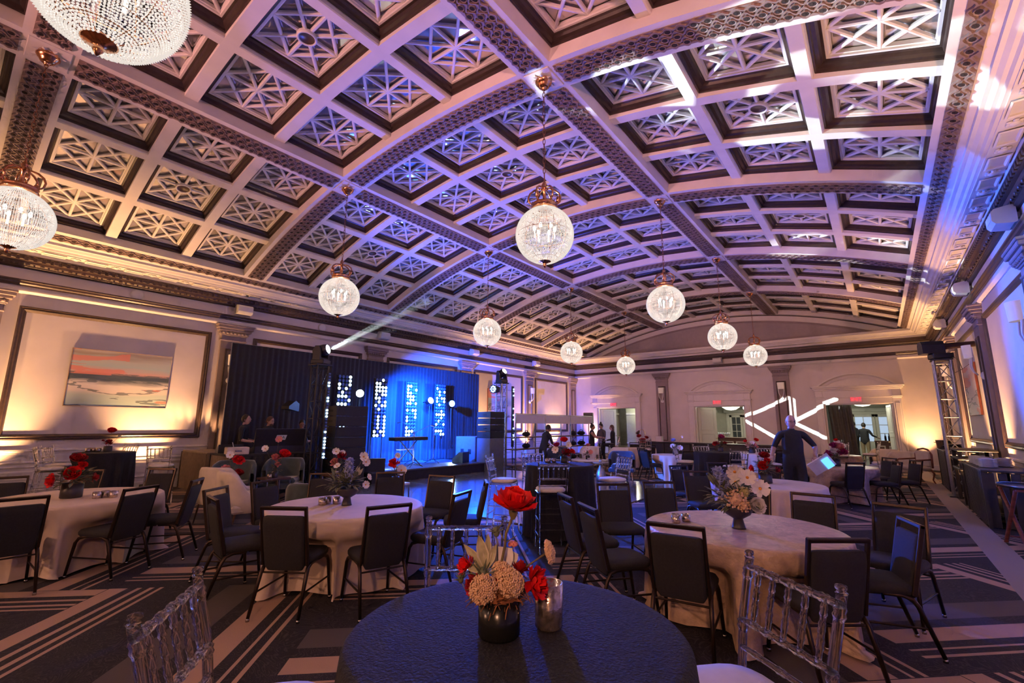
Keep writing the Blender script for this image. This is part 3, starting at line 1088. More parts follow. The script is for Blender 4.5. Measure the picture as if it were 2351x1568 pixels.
# partition that backs the left doorway
q = MB(); q.box((-12.9, HY0+2.6, HZ/2), (5.2, 0.15, HZ)); wp2 = q.build('wall_partition', 'hallwall'); wp2['kind'] = 'structure'
q = MB(); q.box((-12.9, HY0+2.50, 2.35), (5.2, 0.06, 0.12), ch=0.015); q.box((-12.9, HY0+2.49, 0.55), (5.2, 0.06, 0.08), ch=0.015); q.build('picture_rail', 'hallwhite', wp2)
q = MB(); q.box((-12.75, HY0+2.47, 1.85), (0.42, 0.08, 2.9)); q.build('dark_post', 'greycurtain', wp2)
q = MB(); q.box((-10.75, HY0+2.45, 1.55), (0.42, 0.12, 3.1)); q.build('dark_post', 'greycurtain', wp2)
def french(n, cx, yy, panes, mname, w_=1.9, h_=2.35):
    d = struct('window_%d' % n, (cx, yy, 0))
    q = MB()
    q.ring(w_+0.34, h_+0.2, [(0, 0), (0, 0.06), (0.10, 0.08), (0.16, 0.03), (0.17, 0)], 0, Matrix.Translation((0, h_/2, 0)))
    q.box((0, h_+0.2, 0.08), (w_+0.6, 0.2, 0.16), ch=0.02)
    q.build('window_frame', 'hallwhite', d, (0, 0, 0), wallrot('F'))
    for sx in (-1, 1):
        q = MB()
        lw = w_/2-0.02
        cxl = sx*(w_/4)
        q.box((cxl, 0.45, 0.03), (lw, 0.9, 0.05))
        q.box((cxl, h_-0.08, 0.03), (lw, 0.16, 0.05))
        for sgn in (-1, 1):
            q.box((cxl+sgn*(lw/2-0.06), h_/2, 0.03), (0.12, h_, 0.05))
        gh = h_-0.16-0.9
        q.box((cxl, 0.9+gh/2, 0.03), (0.035, gh, 0.03))
        for k in (1, 2):
            q.box((cxl, 0.9+gh*k/3, 0.03), (lw-0.2, 0.035, 0.03))
        lf = q.build('sash', 'hallwhite', d, (0, 0, 0), wallrot('F'))
        for a in range(2):
            for k in range(3):
                p = MB()
                pw = (lw-0.24)/2
                p.box((cxl+(a-0.5)*pw, 0.9+gh*(k+0.5)/3, 0.012), (pw-0.03, gh/3-0.03, 0.008))
                pane = p.build('pane', mname, d, (0, 0, 0), wallrot('F'))
    return d
dm('darkpane', (0.06, 0.07, 0.08), 0.08, noise=0.1)
french(1, -6.55, HY1-0.01, 3, 'darkpane', 1.5)
french(2, -3.9, HY1-0.01, 3, 'darkpane', 1.5)
french(3, -9.0, HY1-0.01, 3, 'darkpane', 1.5)
french(4, -0.15, HY1-0.01, 3, 'daypane', 2.0)
q = MB(); q.box((-5.2, HY1-0.05, 1.45), (0.9, 0.08, 2.7)); q.build('dark_panel', 'greycurtain', wh)
q = MB(); q.box((-1.9, HY1-0.05, 1.45), (1.1, 0.08, 2.7)); q.build('dark_panel', 'greycurtain', wh)
# grey curtain tied at the right doorway
def curtain_mesh(L, Hh, folds, amp, name, mname, lean=0.0, n=None, gather=0.0):
    q = MB()
    n = n or folds*8
    pts = []
    rows = 8
    for j in range(rows+1):
        zz = Hh*j/rows
        for k in range(n+1):
            t = k/n
            a = amp*(0.75+0.25*math.sin(7.3*t+j*0.35))*math.sin(2*PI*folds*t+0.5*math.sin(3*t))
            pts.append((L*(t-0.5)*(1-gather*(j/rows)**2)+lean*j/rows, a, zz))
    q.grid(pts, n+1, rows+1)
    return q.mesh(name, mname)
cm = curtain_mesh(0.85, 2.62, 5, 0.05, 'curtain', 'greycurtain', lean=-0.12)
tag(put('curtain', cm, None, (DC[2]-0.55, HY0+0.16, 0.01)), 'dark grey floor length curtain hanging in the right doorway', 'curtain')
# hall lamps
def globe_lamp(loc, lb):
    t = thing('globe_lamp', lb, 'lamp', loc)
    q = MB(); q.lathe([(0.0, -0.12), (0.07, -0.10), (0.13, -0.04), (0.14, 0.03), (0.10, 0.10), (0.05, 0.12)], 14); q.build('globe', 'bulb', t)
    q = MB(); q.cyl((0, 0, 0.12), (0, 0, HZ-loc[2]), 0.012, n=6); q.build('rod', 'gold', t)
globe_lamp((-5.62, HY0+2.6, 2.62), 'small glowing globe lamp seen through the middle doorway')
dm('hallglow', (0.8, 0.8, 0.7), 0.4, emit=(1.0, 0.93, 0.75), estr=1.6)
t = thing('beaded_chandelier', 'wide beaded crystal chandelier in the hall behind the middle doorway', 'chandelier', (-6.6, HY0+3.6, 2.75))
q = MB(); q.lathe([(0.0, -0.22), (0.25, -0.18), (0.45, -0.05), (0.52, 0.08), (0.50, 0.16)], 24); q.build('bead_bowl', 'hallglow', t)
q = MB(); q.lathe([(0.50, 0.15), (0.54, 0.15), (0.54, 0.2), (0.50, 0.2)], 24); q.cyl((0, 0, 0.1), (0, 0, HZ-2.75), 0.015, n=6); q.build('hoop', 'copper', t)
t = thing('beaded_chandelier', 'beaded crystal chandelier in the hall behind the right doorway', 'chandelier', (-0.55, HY0+3.2, 2.85))
q = MB(); q.lathe([(0.0, -0.22), (0.25, -0.18), (0.45, -0.05), (0.52, 0.08), (0.50, 0.16)], 24); q.build('bead_bowl', 'hallglow', t)
q = MB(); q.lathe([(0.50, 0.15), (0.54, 0.15), (0.54, 0.2), (0.50, 0.2)], 24); q.cyl((0, 0, 0.1), (0, 0, HZ-2.85), 0.015, n=6); q.build('hoop', 'copper', t)
for xx, e in ((-11.6, 60), (-6.2, 130), (-0.8, 110)):
    lamp('POINT', 'hall_lamp', (xx, HY0+1.7, 2.7), e, (0.95, 0.95, 0.72), soft=0.2)
# bar counters in the hall
def counter(lb, loc, L):
    t = thing('bar_counter', lb, 'bar', loc, 0)
    q = MB(); q.box((0, 0, 0.50), (L, 0.55, 1.0), ch=0.01); q.build('body', 'darkwood', t)
    q = MB(); q.box((0, 0, 1.03), (L+0.12, 0.68, 0.06), ch=0.012); q.build('top', 'darkwood', t)
    q = MB()
    for k in range(4):
        q.ring(L/4-0.12, 0.7, [(0, 0), (0, 0.02), (0.03, 0.02), (0.05, 0)], 0, Matrix.Translation((-L/2+L/4*(k+0.5), -0.275, 0.5)) @ Matrix.Rotation(R_(90), 4, 'X'))
    q.build('front_panel', 'hallwhite', t)
    return t
counter('bar counter with bottles seen through the right doorway', (0.55, HY0+1.6, 0), 1.5)
counter('long bar with glassware seen through the middle doorway', (-6.1, HY0+2.0, 0), 2.6)
# glassware racked on the middle bar
gg = MB(); gg.lathe([(0.03, 0.0), (0.008, 0.01), (0.008, 0.09), (0.04, 0.13), (0.045, 0.19), (0.035, 0.24)], 8)
dm('barglass', (0.75, 0.78, 0.8), 0.08, 0.6, noise=0.05)
ggm = gg.mesh('wine_glass', 'barglass')
for k in range(14):
    tag(put('wine_glass', ggm, None, (-7.05+0.11*(k % 7), HY0+1.85+0.14*(k//7), 1.06)), 'clear wine glass racked on the bar behind the middle doorway', 'glass', 'wine glasses on the middle bar')
bt = MB(); bt.lathe([(0.0, 0), (0.038, 0), (0.038, 0.18), (0.014, 0.24), (0.014, 0.31), (0.0, 0.31)], 8)
btm = bt.mesh('bottle', 'blackglass')
for k in range(5):
    tag(put('bottle', btm, None, (0.15+0.13*k, HY0+1.62+0.05*(k % 2), 1.06)), 'dark bottle standing on the bar in the right doorway', 'bottle', 'bottles on the right bar')
q = MB()
q.lathe([(0.0, 0), (0.10, 0.0), (0.12, 0.10), (0.14, 0.26), (0.13, 0.27), (0.0, 0.25)], 12)
# ---------------------------------------------------------------- chandeliers
def make_chandelier():
    t = thing('globe_chandelier', 'x', 'chandelier', (0, 0, 0), 0, 'beaded globe chandeliers under the vault')
    GR = 0.415
    beads = MB()
    # strings of glass beads: rows of little octahedra on the globe
    rows = 58
    for j in range(rows):
        ph = R_(-76)+(R_(74)-R_(-76))*j/(rows-1)
        rr, zz = GR*math.cos(ph), GR*math.sin(ph)
        n = 104 if abs(math.sin(ph)) < 0.80 else 60
        if rr < 0.13:
            n = 28
        br = min(0.0105, PI*rr/n*0.92)
        bz = 0.0092
        off = 0.0
        for k in range(n):
            tt = 2*PI*(k+off)/n
            if (k*7+j*13) % 41 == 0:
                continue
            c, s = math.cos(tt), math.sin(tt)
            p = Vector((rr*c, rr*s, zz))
            nrm = Vector((c*math.cos(ph), s*math.cos(ph), math.sin(ph)))
            tx = Vector((-s, c, 0))
            ty = nrm.cross(tx)
            beads.add([p+tx*br, p+ty*bz, p-tx*br, p-ty*bz, p+nrm*0.012, p-nrm*0.012],
                      [(0, 1, 4), (1, 2, 4), (2, 3, 4), (3, 0, 4), (1, 0, 5), (2, 1, 5), (3, 2, 5), (0, 3, 5)], 0, True)
    g = beads.build('bead_globe', 'bead', t)
    g['kind'] = 'stuff'
    q = MB()
    for k in range(12):
        a = 2*PI*k/12
        q.tube([(0.405*math.cos(R_(e))*math.cos(a), 0.405*math.cos(R_(e))*math.sin(a), 0.405*math.sin(R_(e))) for e in range(-76, 77, 19)], 0.004, 4)
    for e in (-62, -45, 0, 45, 66):
        r_ = 0.405*math.cos(R_(e)); z_ = 0.405*math.sin(R_(e))
        q.tube([(r_*math.cos(2*PI*k/28), r_*math.sin(2*PI*k/28), z_) for k in range(28)], 0.004, 4, closed=True)
    q.build('cage', 'chain', t)
    for k in range(6):
        a = 2*PI*(k+0.3)/6
        q = MB()
        q.ball((0.15*math.cos(a), 0.15*math.sin(a), 0.10), 0.022, 8, 6, sc3=(1, 1, 2.0))
        q.build('bulb', 'bulb', t)
        q = MB()
        q.cyl((0.15*math.cos(a), 0.15*math.sin(a), -0.05), (0.15*math.cos(a), 0.15*math.sin(a), 0.06), 0.014, n=6)
        q.build('candle_sleeve', 'whiteplastic', t)
    q = MB()
    q.lathe([(0.13, 0.385), (0.19, 0.40), (0.20, 0.415), (0.19, 0.425), (0.185, 0.455), (0.195, 0.47), (0.18, 0.485), (0.10, 0.49), (0.05, 0.50)], 24)
    q.lathe([(0.03, 0.49), (0.024, 0.56), (0.024, 0.70), (0.045, 0.72), (0.05, 0.75), (0.03, 0.77), (0.045, 0.79), (0.03, 0.82), (0.012, 0.86), (0.012, 0.90)], 12)
    q.build('crown_cap', 'copper', t)
    for k in range(6):
        a = 2*PI*k/6+0.2
        q = MB()
        prof = [(0.03, 0.72), (0.07, 0.735), (0.15, 0.71), (0.21, 0.66), (0.24, 0.59), (0.225, 0.52), (0.18, 0.48), (0.165, 0.50), (0.18, 0.53)]
        q.tube([(r_*math.cos(a), r_*math.sin(a), z_) for r_, z_ in prof], [0.011, 0.013, 0.015, 0.015, 0.014, 0.014, 0.012, 0.009, 0.006], 6)
        if k % 2 == 0:
            q.ball((0.20*math.cos(a), 0.20*math.sin(a), 0.56), 0.03, 6, 5, sc3=(1, 1, 1.8))
        q.build('scroll_arm', 'copper', t)
    q = MB()
    q.lathe([(0.0, -0.50), (0.008, -0.495), (0.018, -0.475), (0.03, -0.455), (0.022, -0.44), (0.03, -0.43), (0.05, -0.415), (0.085, -0.405), (0.10, -0.395), (0.085, -0.385), (0.0, -0.38)], 18)
    q.build('finial', 'copper', t)
    q = MB()
    top = 2.46
    z_ = 0.90
    k = 0
    while z_ < top-0.04:
        pts = []
        for a in range(10):
            tt = 2*PI*a/10
            lx, lz = 0.019*math.cos(tt), 0.050*math.sin(tt)
            pts.append((lx, 0, z_+0.048+lz) if k % 2 else (0, lx, z_+0.048+lz))
        q.tube(pts, 0.0055, 4, closed=True)
        z_ += 0.080
        k += 1
    c_ = q.build('chain', 'chain', t)
    q = MB()
    q.lathe([(0.0, 2.38), (0.02, 2.385), (0.035, 2.40), (0.035, 2.42), (0.06, 2.43), (0.085, 2.45), (0.095, 2.475), (0.10, 2.48), (0.12, 2.50), (0.135, 2.525), (0.135, 2.56)], 18)
    q.build('canopy', 'copper', t)
    return t
# beads: glass lit from the bulbs, with a glow added to the material
mm_ = bpy.data.materials.new('bead'); M['bead'] = mm_
mm_.use_nodes = True
nt = mm_.node_tree
nt.nodes.clear()
out = nt.nodes.new('ShaderNodeOutputMaterial')
gl_ = nt.nodes.new('ShaderNodeBsdfGlossy'); gl_.inputs['Roughness'].default_value = 0.12; gl_.inputs['Color'].default_value = (0.35, 0.36, 0.38, 1)
tr_ = nt.nodes.new('ShaderNodeBsdfTranslucent'); tr_.inputs['Color'].default_value = (0.045, 0.070, 0.080, 1)
tp_ = nt.nodes.new('ShaderNodeBsdfTransparent'); tp_.inputs['Color'].default_value = (0.95, 0.95, 0.95, 1)
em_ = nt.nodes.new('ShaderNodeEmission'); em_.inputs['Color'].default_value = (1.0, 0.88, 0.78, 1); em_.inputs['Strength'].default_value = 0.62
m1 = nt.nodes.new('ShaderNodeMixShader'); m1.inputs[0].default_value = 0.45
nt.links.new(tr_.outputs[0], m1.inputs[1]); nt.links.new(gl_.outputs[0], m1.inputs[2])
m2 = nt.nodes.new('ShaderNodeMixShader'); m2.inputs[0].default_value = 0.10
nt.links.new(m1.outputs[0], m2.inputs[1]); nt.links.new(tp_.outputs[0], m2.inputs[2])
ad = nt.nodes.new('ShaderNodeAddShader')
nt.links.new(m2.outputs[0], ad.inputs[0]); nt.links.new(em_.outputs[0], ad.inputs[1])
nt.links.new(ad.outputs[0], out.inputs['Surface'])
ch0 = make_chandelier()
ORD = ['nearest', 'second', 'third', 'fourth', 'farthest']
first = True
for s, rn in ((-1, 'left'), (1, 'right')):
    for i in range(5):
        lb = 'beaded globe chandelier on a copper chain, %s of the %s row' % (ORD[i], rn)
        loc = (X0+s*ARow, Y0+D*i, 4.39)
        if first:
            ch0.location = loc; ch0['label'] = lb; first = False
        else:
            dup(ch0, loc, 0.4*i, lb)
# ---------------------------------------------------------------- wall sconces
def make_sconce():
    t = thing('wall_sconce', 'x', 'sconce', (0, 0, 0), 0, 'wall sconces on the pilasters')
    q = MB()   # local: x along wall, y out, z up
    q.lathe([(0.135, 0.0), (0.15, 0.30)], 16, (0, 0.16, 0.42), a0=0, a1=PI)
    q.add([(-0.135, 0.16, 0.42), (0.135, 0.16, 0.42), (0.15, 0.16, 0.72), (-0.15, 0.16, 0.72)], [(0, 1, 2, 3)])
    q.build('lamp_shade', 'shade', t)
    q = MB()
    for sg in (-1, 1):
        q.tube([(sg*0.11, 0.17, 0.43), (sg*0.115, 0.18, 0.34), (sg*0.10, 0.19, 0.22), (sg*0.055, 0.16, 0.10), (sg*0.02, 0.10, 0.02)], [0.02, 0.02, 0.019, 0.016, 0.013], 8)
    q.build('arm', 'whiteplastic', t)
    q = MB()
    q.lathe([(0.0, 0.06), (0.035, 0.06), (0.045, 0.045), (0.075, 0.04), (0.09, 0.02), (0.09, 0.0)], 16, X=Matrix.Rotation(R_(-90), 4, 'X'))
    q.build('backplate', 'whiteplastic', t)
    return t
sc0 = make_sconce()
SCL = []
for i, nm in ((1, 'beside the black drape on the left wall'), (4, 'on the far left wall pilaster above the shelving')):
    SCL.append(((XL+0.09, Y0+D*i, 2.85), R_(-90), 'white wall sconce ' + nm))
for i, nm in ((2, 'nearest on the blue lit right wall'), (3, 'on the amber lit right wall pilaster'), (4, 'behind the lighting tower on the right wall')):
    SCL.append(((XR-0.09, Y0+D*i, 2.85), R_(90), 'white wall sconce ' + nm))
SCL.append(((X0-2.84, YF-0.09, 2.95), R_(180), 'white wall sconce between the left and middle doorways'))
SCL.append(((X0+2.84, YF-0.09, 2.95), R_(180), 'white wall sconce between the middle and right doorways'))
for k, (l, rz, lb) in enumerate(SCL):
    if k == 0:
        sc0.location = l; sc0.rotation_euler = (0, 0, rz); sc0['label'] = lb
    else:
        dup(sc0, l, rz, lb)
# ---------------------------------------------------------------- cornice speakers
def make_spk():
    t = thing('wall_speaker', 'x', 'speaker', (0, 0, 0), 0, 'white box speakers on the frieze')
    q = MB()   # x along wall, y out
    q.prism([(-0.14, 0.06), (0.14, 0.06), (0.15, 0.10), (0.12, 0.30), (0.07, 0.34), (-0.07, 0.34), (-0.12, 0.30), (-0.15, 0.10)], (-0.20, 0, 0), (0, 0, 1), (0, 1, 0), (0.40, 0, 0))
    q.build('cabinet', 'whiteplastic', t)
    q = MB(); q.box((0, 0.035, 0), (0.14, 0.09, 0.10), ch=0.01); q.build('bracket', 'whiteplastic', t)
    q = MB(); q.box((0, 0.343, 0), (0.36, 0.008, 0.12), ch=0.003); q.build('grille', 'whiteplastic', t)
    return t
sp0 = make_spk()
SPL = [((XL+0.05, 5.32, 4.93), R_(-90), 'white frieze speaker above the left end of the drape'),
       ((XL+0.05, 10.25, 4.93), R_(-90), 'white frieze speaker above the middle of the drape'),
       ((XL+0.05, 15.27, 4.93), R_(-90), 'white frieze speaker above the right end of the drape'),
       ((XL+0.05, 20.2, 4.93), R_(-90), 'white frieze speaker above the shelving on the left wall'),
       ((XL+0.05, 0.05, 4.93), R_(-90), 'white frieze speaker at the left edge above the painting'),
       ((XR-0.05, 10.1, 4.93), R_(90), 'white frieze speaker nearest on the right wall'),
       ((XR-0.05, 14.9, 4.93), R_(90), 'white frieze speaker second along the right wall'),
       ((XR-0.05, 19.8, 4.93), R_(90), 'white frieze speaker third along the right wall'),
       ((X0+0.15, YF-0.05, 4.93), R_(180), 'grey frieze speaker over the middle doorway')]
for k, (l, rz, lb) in enumerate(SPL):
    if k == 0:
        sp0.location = l; sp0.rotation_euler = (0, 0, rz); sp0['label'] = lb
    else:
        dup(sp0, l, rz, lb)
q = MB(); q.lathe([(0.0, 0.05), (0.10, 0.05), (0.13, 0.035), (0.14, 0.0)], 18, X=Matrix.Rotation(R_(90), 4, 'Y'))
rdm = q.mesh('round_speaker', 'whiteplastic')
tag(put('round_speaker', rdm, None, (XL+0.055, 7.87, 4.86)), 'round white speaker disc on the frieze above the drape', 'speaker', 'round frieze speakers')
tag(put('round_speaker', rdm, None, (XL+0.055, 18.04, 4.86)), 'round white speaker disc on the frieze past the drape', 'speaker', 'round frieze speakers')
tag(put('round_speaker', rdm, None, (XL+0.055, 2.85, 4.86)), 'round white speaker disc on the frieze above the painting', 'speaker', 'round frieze speakers')
# ---------------------------------------------------------------- paintings
def painting_mat(name, stops, seed):
    nt, bs, oc = new_mat(name, 0.5)
    x, y, z = xyz(nt, oc)
    n = nt.nodes.new('ShaderNodeTexNoise')
    n.inputs['Scale'].default_value = 2.2
    n.inputs['Detail'].default_value = 5
    mp = nt.nodes.new('ShaderNodeMapping')
    mp.inputs['Scale'].default_value = (0.55, 2.2, 1)
    mp.inputs['Location'].default_value = (seed, seed*2, 0)
    nt.links.new(oc, mp.inputs[0])
    nt.links.new(mp.outputs[0], n.inputs['Vector'])
    f = y+0.5+(NX(n.outputs['Fac'])-0.5)*0.30
    c = ramp(nt, f, stops, False)
    # salmon cloud and dark strokes
    n2 = nt.nodes.new('ShaderNodeTexNoise')
    n2.inputs['Scale'].default_value = 3.0
    n2.inputs['Detail'].default_value = 4
    nt.links.new(mp.outputs[0], n2.inputs['Vector'])
    blob = NX.op('MULTIPLY', NX(n2.outputs['Fac']) > 0.50, NX.op('MULTIPLY', y > 0.06, x < 0.05))
    c = mix(nt, blob*0.8, c, (0.72, 0.24, 0.18))
    st = NX.op('MULTIPLY', (NX(n.outputs['Fac'])-0.56).abs() < 0.02, y < 0.1)
    c = mix(nt, st*0.75, c, (0.10, 0.13, 0.14))
    b2 = NX.op('MULTIPLY', NX(n2.outputs['Fac']) > 0.62, NX.op('MULTIPLY', y < -0.15, x > 0.2))
    c = mix(nt, b2*0.8, c, (0.75, 0.22, 0.14))
    nt.links.new(c, bs.inputs['Base Color'])
painting_mat('seascape', [(0.0, (0.42, 0.56, 0.52)), (0.18, (0.50, 0.60, 0.54)), (0.28, (0.76, 0.68, 0.60)), (0.42, (0.80, 0.74, 0.66)), (0.50, (0.07, 0.10, 0.12)), (0.57, (0.08, 0.10, 0.12)),
                          (0.61, (0.66, 0.36, 0.30)), (0.70, (0.42, 0.52, 0.52)), (0.84, (0.50, 0.52, 0.48)), (0.93, (0.36, 0.30, 0.24)), (1.0, (0.55, 0.48, 0.40))], 3.0)
painting_mat('abstract_pale', [(0.0, (0.70, 0.66, 0.62)), (0.4, (0.66, 0.62, 0.58)), (0.6, (0.74, 0.68, 0.64)), (0.8, (0.66, 0.46, 0.42)), (1.0, (0.74, 0.70, 0.68))], 9.0)
painting_mat('abstract_teal', [(0.0, (0.62, 0.58, 0.54)), (0.3, (0.66, 0.60, 0.55)), (0.5, (0.30, 0.36, 0.40)), (0.65, (0.42, 0.52, 0.52)), (0.8, (0.60, 0.56, 0.50)), (1.0, (0.55, 0.56, 0.58))], 5.0)
def painting(lb, loc, rot, w_, h_, mname, edge):
    t = thing('painting', lb, 'painting', loc, 0, 'paintings', rot)
    q = MB(); q.box((0, 0, 0.035), (1, 1, 0.004)); o = q.build('canvas', mname, t); o.scale = (w_, h_, 1)
    q = MB(); q.ring(w_+0.02, h_+0.02, [(0, 0), (0, 0.045), (0.012, 0.045), (0.012, 0.03)]); q.build('edge_frame', edge, t)
painting('wide sunset seascape canvas on the left wall panel', (XL+0.01, 2.815, 2.69), wallrot('L'), 1.93, 1.33, 'seascape', 'gold')
painting('pale abstract canvas on the right wall behind the lighting tower', (XR-0.01, 17.5, 2.67), wallrot('R'), 1.93, 1.33, 'abstract_pale', 'redwood')
painting('teal and cream abstract canvas behind the stage lighting tower', (XL+0.01, 17.45, 2.69), wallrot('L'), 1.93, 1.33, 'abstract_teal', 'redwood')
# ---------------------------------------------------------------- drape line behind the stage
DRX = -13.9
dme = curtain_mesh(1.46, 3.84, 9, 0.020, 'stage_drape', 'drape')
for k in range(7):
    pos = ['at the left end beside the amber pilaster', 'behind the mixing desk', 'behind the left loudspeaker tower', 'behind the second lamp column',
           'behind the keyboard', 'behind the last lamp column', 'at the right end beside the lit wall'][k]
    tag(put('stage_drape', dme, None, (DRX, 5.68+1.45*k, 0.01), (0, 0, R_(90))), 'tall black pleated drape panel ' + pos, 'drape', 'black stage drapes')
t = thing('drape_stand', 'slim metal pipe frame carrying the black drapes', 'stand', (DRX-0.20, 5.02, 0))
for k in range(3):
    q = MB(); q.cyl((0, 5.08*k, 0), (0, 5.08*k, 3.9), 0.024, n=8); q.build('upright', 'aluminium', t)
    q = MB(); q.box((0, 5.08*k, 0.01), (0.26, 0.4, 0.02), ch=0.004); q.build('foot_plate', 'blackplastic', t)
q = MB(); q.cyl((0, 0, 3.87), (0, 10.16, 3.87), 0.022, n=8); q.build('crossbar', 'aluminium', t)
# ---------------------------------------------------------------- stage
t = thing('stage_platform', 'low black skirted stage platform with grey deck', 'stage', (-12.35, 10.2, 0))
for i in range(2):
    for j in range(4):
        q = MB(); q.box((-0.59+1.18*i, -1.78+1.185*j, 0.30), (1.176, 1.18, 0.04), ch=0.005); q.build('deck_panel', 'stagetop', t)
q = MB()
q.box((0, 0, 0.14), (2.30, 4.66, 0.28))
q.build('skirt', 'stageskirt', t)
# ---------------------------------------------------------------- columns of round lamps
PAT2 = {0: [2], 1: [0, 1], 2: [0, 1, 2, 3], 3: [0, 1, 2, 3], 4: [0, 2, 3], 5: [0, 1], 6: [1, 3], 7: [0, 2, 3], 8: [1], 9: [], 10: [1, 3], 11: [1, 3], 12: [1, 3], 13: [1, 3], 14: [0, 2, 3], 15: [0, 1, 3]}
PAT3 = {1: [0, 1], 2: [0, 3], 3: [0, 1], 4: [0, 1, 2], 5: [1, 2], 6: [0, 1, 3], 8: [0, 2, 3], 9: [3], 10: [0, 3], 11: [0], 13: [0], 14: [0, 1, 2], 15: [0, 1]}
PAT4 = {1: [0], 2: [1, 3], 3: [1], 4: [0, 2, 3], 5: [0, 3], 6: [1], 8: [2], 9: [0, 1, 2, 3], 10: [2], 11: [1], 12: [0, 3], 14: [0, 1, 2], 15: [2, 3]}
PAT1 = {0: [3], 1: [3], 2: [0, 3], 3: [0, 2], 4: [1], 5: [0, 1, 2], 6: [3], 7: [0, 1, 2], 9: [1], 11: [0, 2], 13: [1, 2]}
q = MB(); q.lathe([(0.0, 0.055), (0.03, 0.053), (0.046, 0.045), (0.05, 0.038)], 14, X=Matrix.Rotation(R_(90), 4, 'Y')); lon = q.mesh('lamp', 'led_on'); loff = q.mesh('lamp', 'led_dim')
q = MB(); q.lathe([(0.05, 0.036), (0.056, 0.05), (0.061, 0.05), (0.061, 0.0)], 14, X=Matrix.Rotation(R_(90), 4, 'Y')); lrim = q.mesh('rim', 'blackplastic')
LPL = ['leftmost column of round blue stage lamps, half hidden by the loudspeakers', 'second column of round blue stage lamps, brightest of the four',
       'third column of round blue stage lamps behind the keyboard', 'rightmost column of round blue stage lamps with a narrow zigzag']
for n, (yc, pat) in enumerate(((8.15, PAT1), (9.55, PAT2), (10.90, PAT3), (12.32, PAT4))):
    t = thing('lamp_column', LPL[n], 'stage light', (-13.42, yc, 0), 0, 'columns of stage lamps')
    for k in range(4):
        q = MB(); q.box((0, 0, 1.20+0.125*4*k+0.25), (0.07, 0.52, 0.495), ch=0.006); q.build('housing', 'blackplastic', t)
    q = MB()
    for sy in (-0.22, 0.22):
        q.cyl((-0.05, sy, 0.325), (-0.05, sy, 1.2), 0.02, n=6)
    q.box((-0.02, 0, 0.335), (0.2, 0.6, 0.02))
    q.build('stand_leg', 'blackplastic', t)
    for r in range(16):
        for c in range(4):
            on = c in pat.get(r, [])
            loc = (0.034, -0.1875+0.125*c, 3.20-0.0625-0.125*r)
            put('lamp', lon if on else loff, t, loc)
            put('rim', lrim, t, loc)
    lamp('POINT', 'lamp_column_glow', (-13.05, yc, 2.3), 18, (0.10, 0.30, 1.0), soft=0.3)
# ---------------------------------------------------------------- truss towers
def truss(lb, loc, hgt, mname, wdt=0.29, steps=7, rz=0):
    t = thing('truss_tower', lb, 'truss', loc, rz, 'lighting towers')
    h_ = wdt/2
    q = MB(); q.box((0, 0, 0.015), (0.52, 0.52, 0.03), ch=0.005); q.build('base_plate', 'blackplastic', t)
    for a in (-1, 1):
        for b in (-1, 1):
            q = MB(); q.cyl((a*h_, b*h_, 0.03), (a*h_, b*h_, hgt), 0.025, n=8); q.build('chord', mname, t)
    st = (hgt-0.15)/steps
    for k in range(steps+1):
        z_ = 0.09+st*k
        q = MB()
        for a, b, c, d in ((-1, -1, 1, -1), (1, -1, 1, 1), (1, 1, -1, 1), (-1, 1, -1, -1)):
            q.cyl((a*h_, b*h_, z_), (c*h_, d*h_, z_), 0.011, n=5, cap=False)
        q.build('rung_frame', mname, t)
        if k < steps:
            for a, b, c, d in ((-1, -1, 1, -1), (1, -1, 1, 1), (1, 1, -1, 1), (-1, 1, -1, -1)):
                q = MB()
                z0, z1 = (z_, z_+st) if k % 2 else (z_+st, z_)
                q.cyl((a*h_, b*h_, z0), (c*h_, d*h_, z1), 0.011, n=5, cap=False)
                q.build('diagonal', mname, t)
    q = MB(); q.box((0, 0, hgt+0.02), (0.42, 0.42, 0.04), ch=0.005); q.build('top_plate', 'blackplastic', t)
    return t
truss('black truss tower left of the stage with a shining moving head', (-11.05, 6.02, 0), 3.10, 'blackplastic')
truss('dark truss tower right of the stage behind the loudspeakers', (-11.42, 13.72, 0), 3.22, 'aluminium')
truss('tall metal truss tower standing by the right wall', (1.42, 15.95, 0), 3.35, 'aluminium', 0.32)
truss('metal truss tower behind the camera at the right wall', (1.45, -3.35, 0), 3.35, 'aluminium', 0.32)
truss('metal truss tower behind the camera near the rear wall', (-7.2, -6.7, 0), 3.35, 'aluminium', 0.32)
def moving_head(lb, loc, pan, tilt, lensmat):
    t = thing('moving_head', lb, 'stage light', loc, pan, 'moving head lights')
    q = MB(); q.box((0, 0, 0.06), (0.36, 0.36, 0.12), ch=0.02); q.build('base', 'blackplastic', t)
    q = MB()
    for sx in (-1, 1):
        q.prism([(-0.10, 0.10), (0.10, 0.10), (0.085, 0.38), (0.05, 0.46), (-0.05, 0.46), (-0.085, 0.38)], (sx*0.19-0.03, 0, 0), (0, 1, 0), (0, 0, 1), (0.06, 0, 0))
    q.box((0, 0, 0.14), (0.40, 0.20, 0.05), ch=0.01)
    q.build('yoke', 'blackplastic', t)
    q = MB()
    q.lathe([(0.0, -0.20), (0.09, -0.20), (0.13, -0.15), (0.145, -0.05), (0.145, 0.10), (0.125, 0.19), (0.115, 0.19)], 16)
    hd = q.build('head', 'blackplastic', t, (0, 0, 0.36), (tilt, 0, 0))
    q = MB(); q.lathe([(0.0, 0.185), (0.06, 0.183), (0.115, 0.17)], 16); q.build('lens', lensmat, hd)
    return t
moving_head('moving head light with a white beam on the left stage tower', (-11.05, 6.02, 3.14), R_(-60), R_(-78), 'lens_white')
moving_head('blue lit moving head on top of the right stage tower', (-11.42, 13.72, 3.26), R_(-95), R_(-60), 'lens_white')
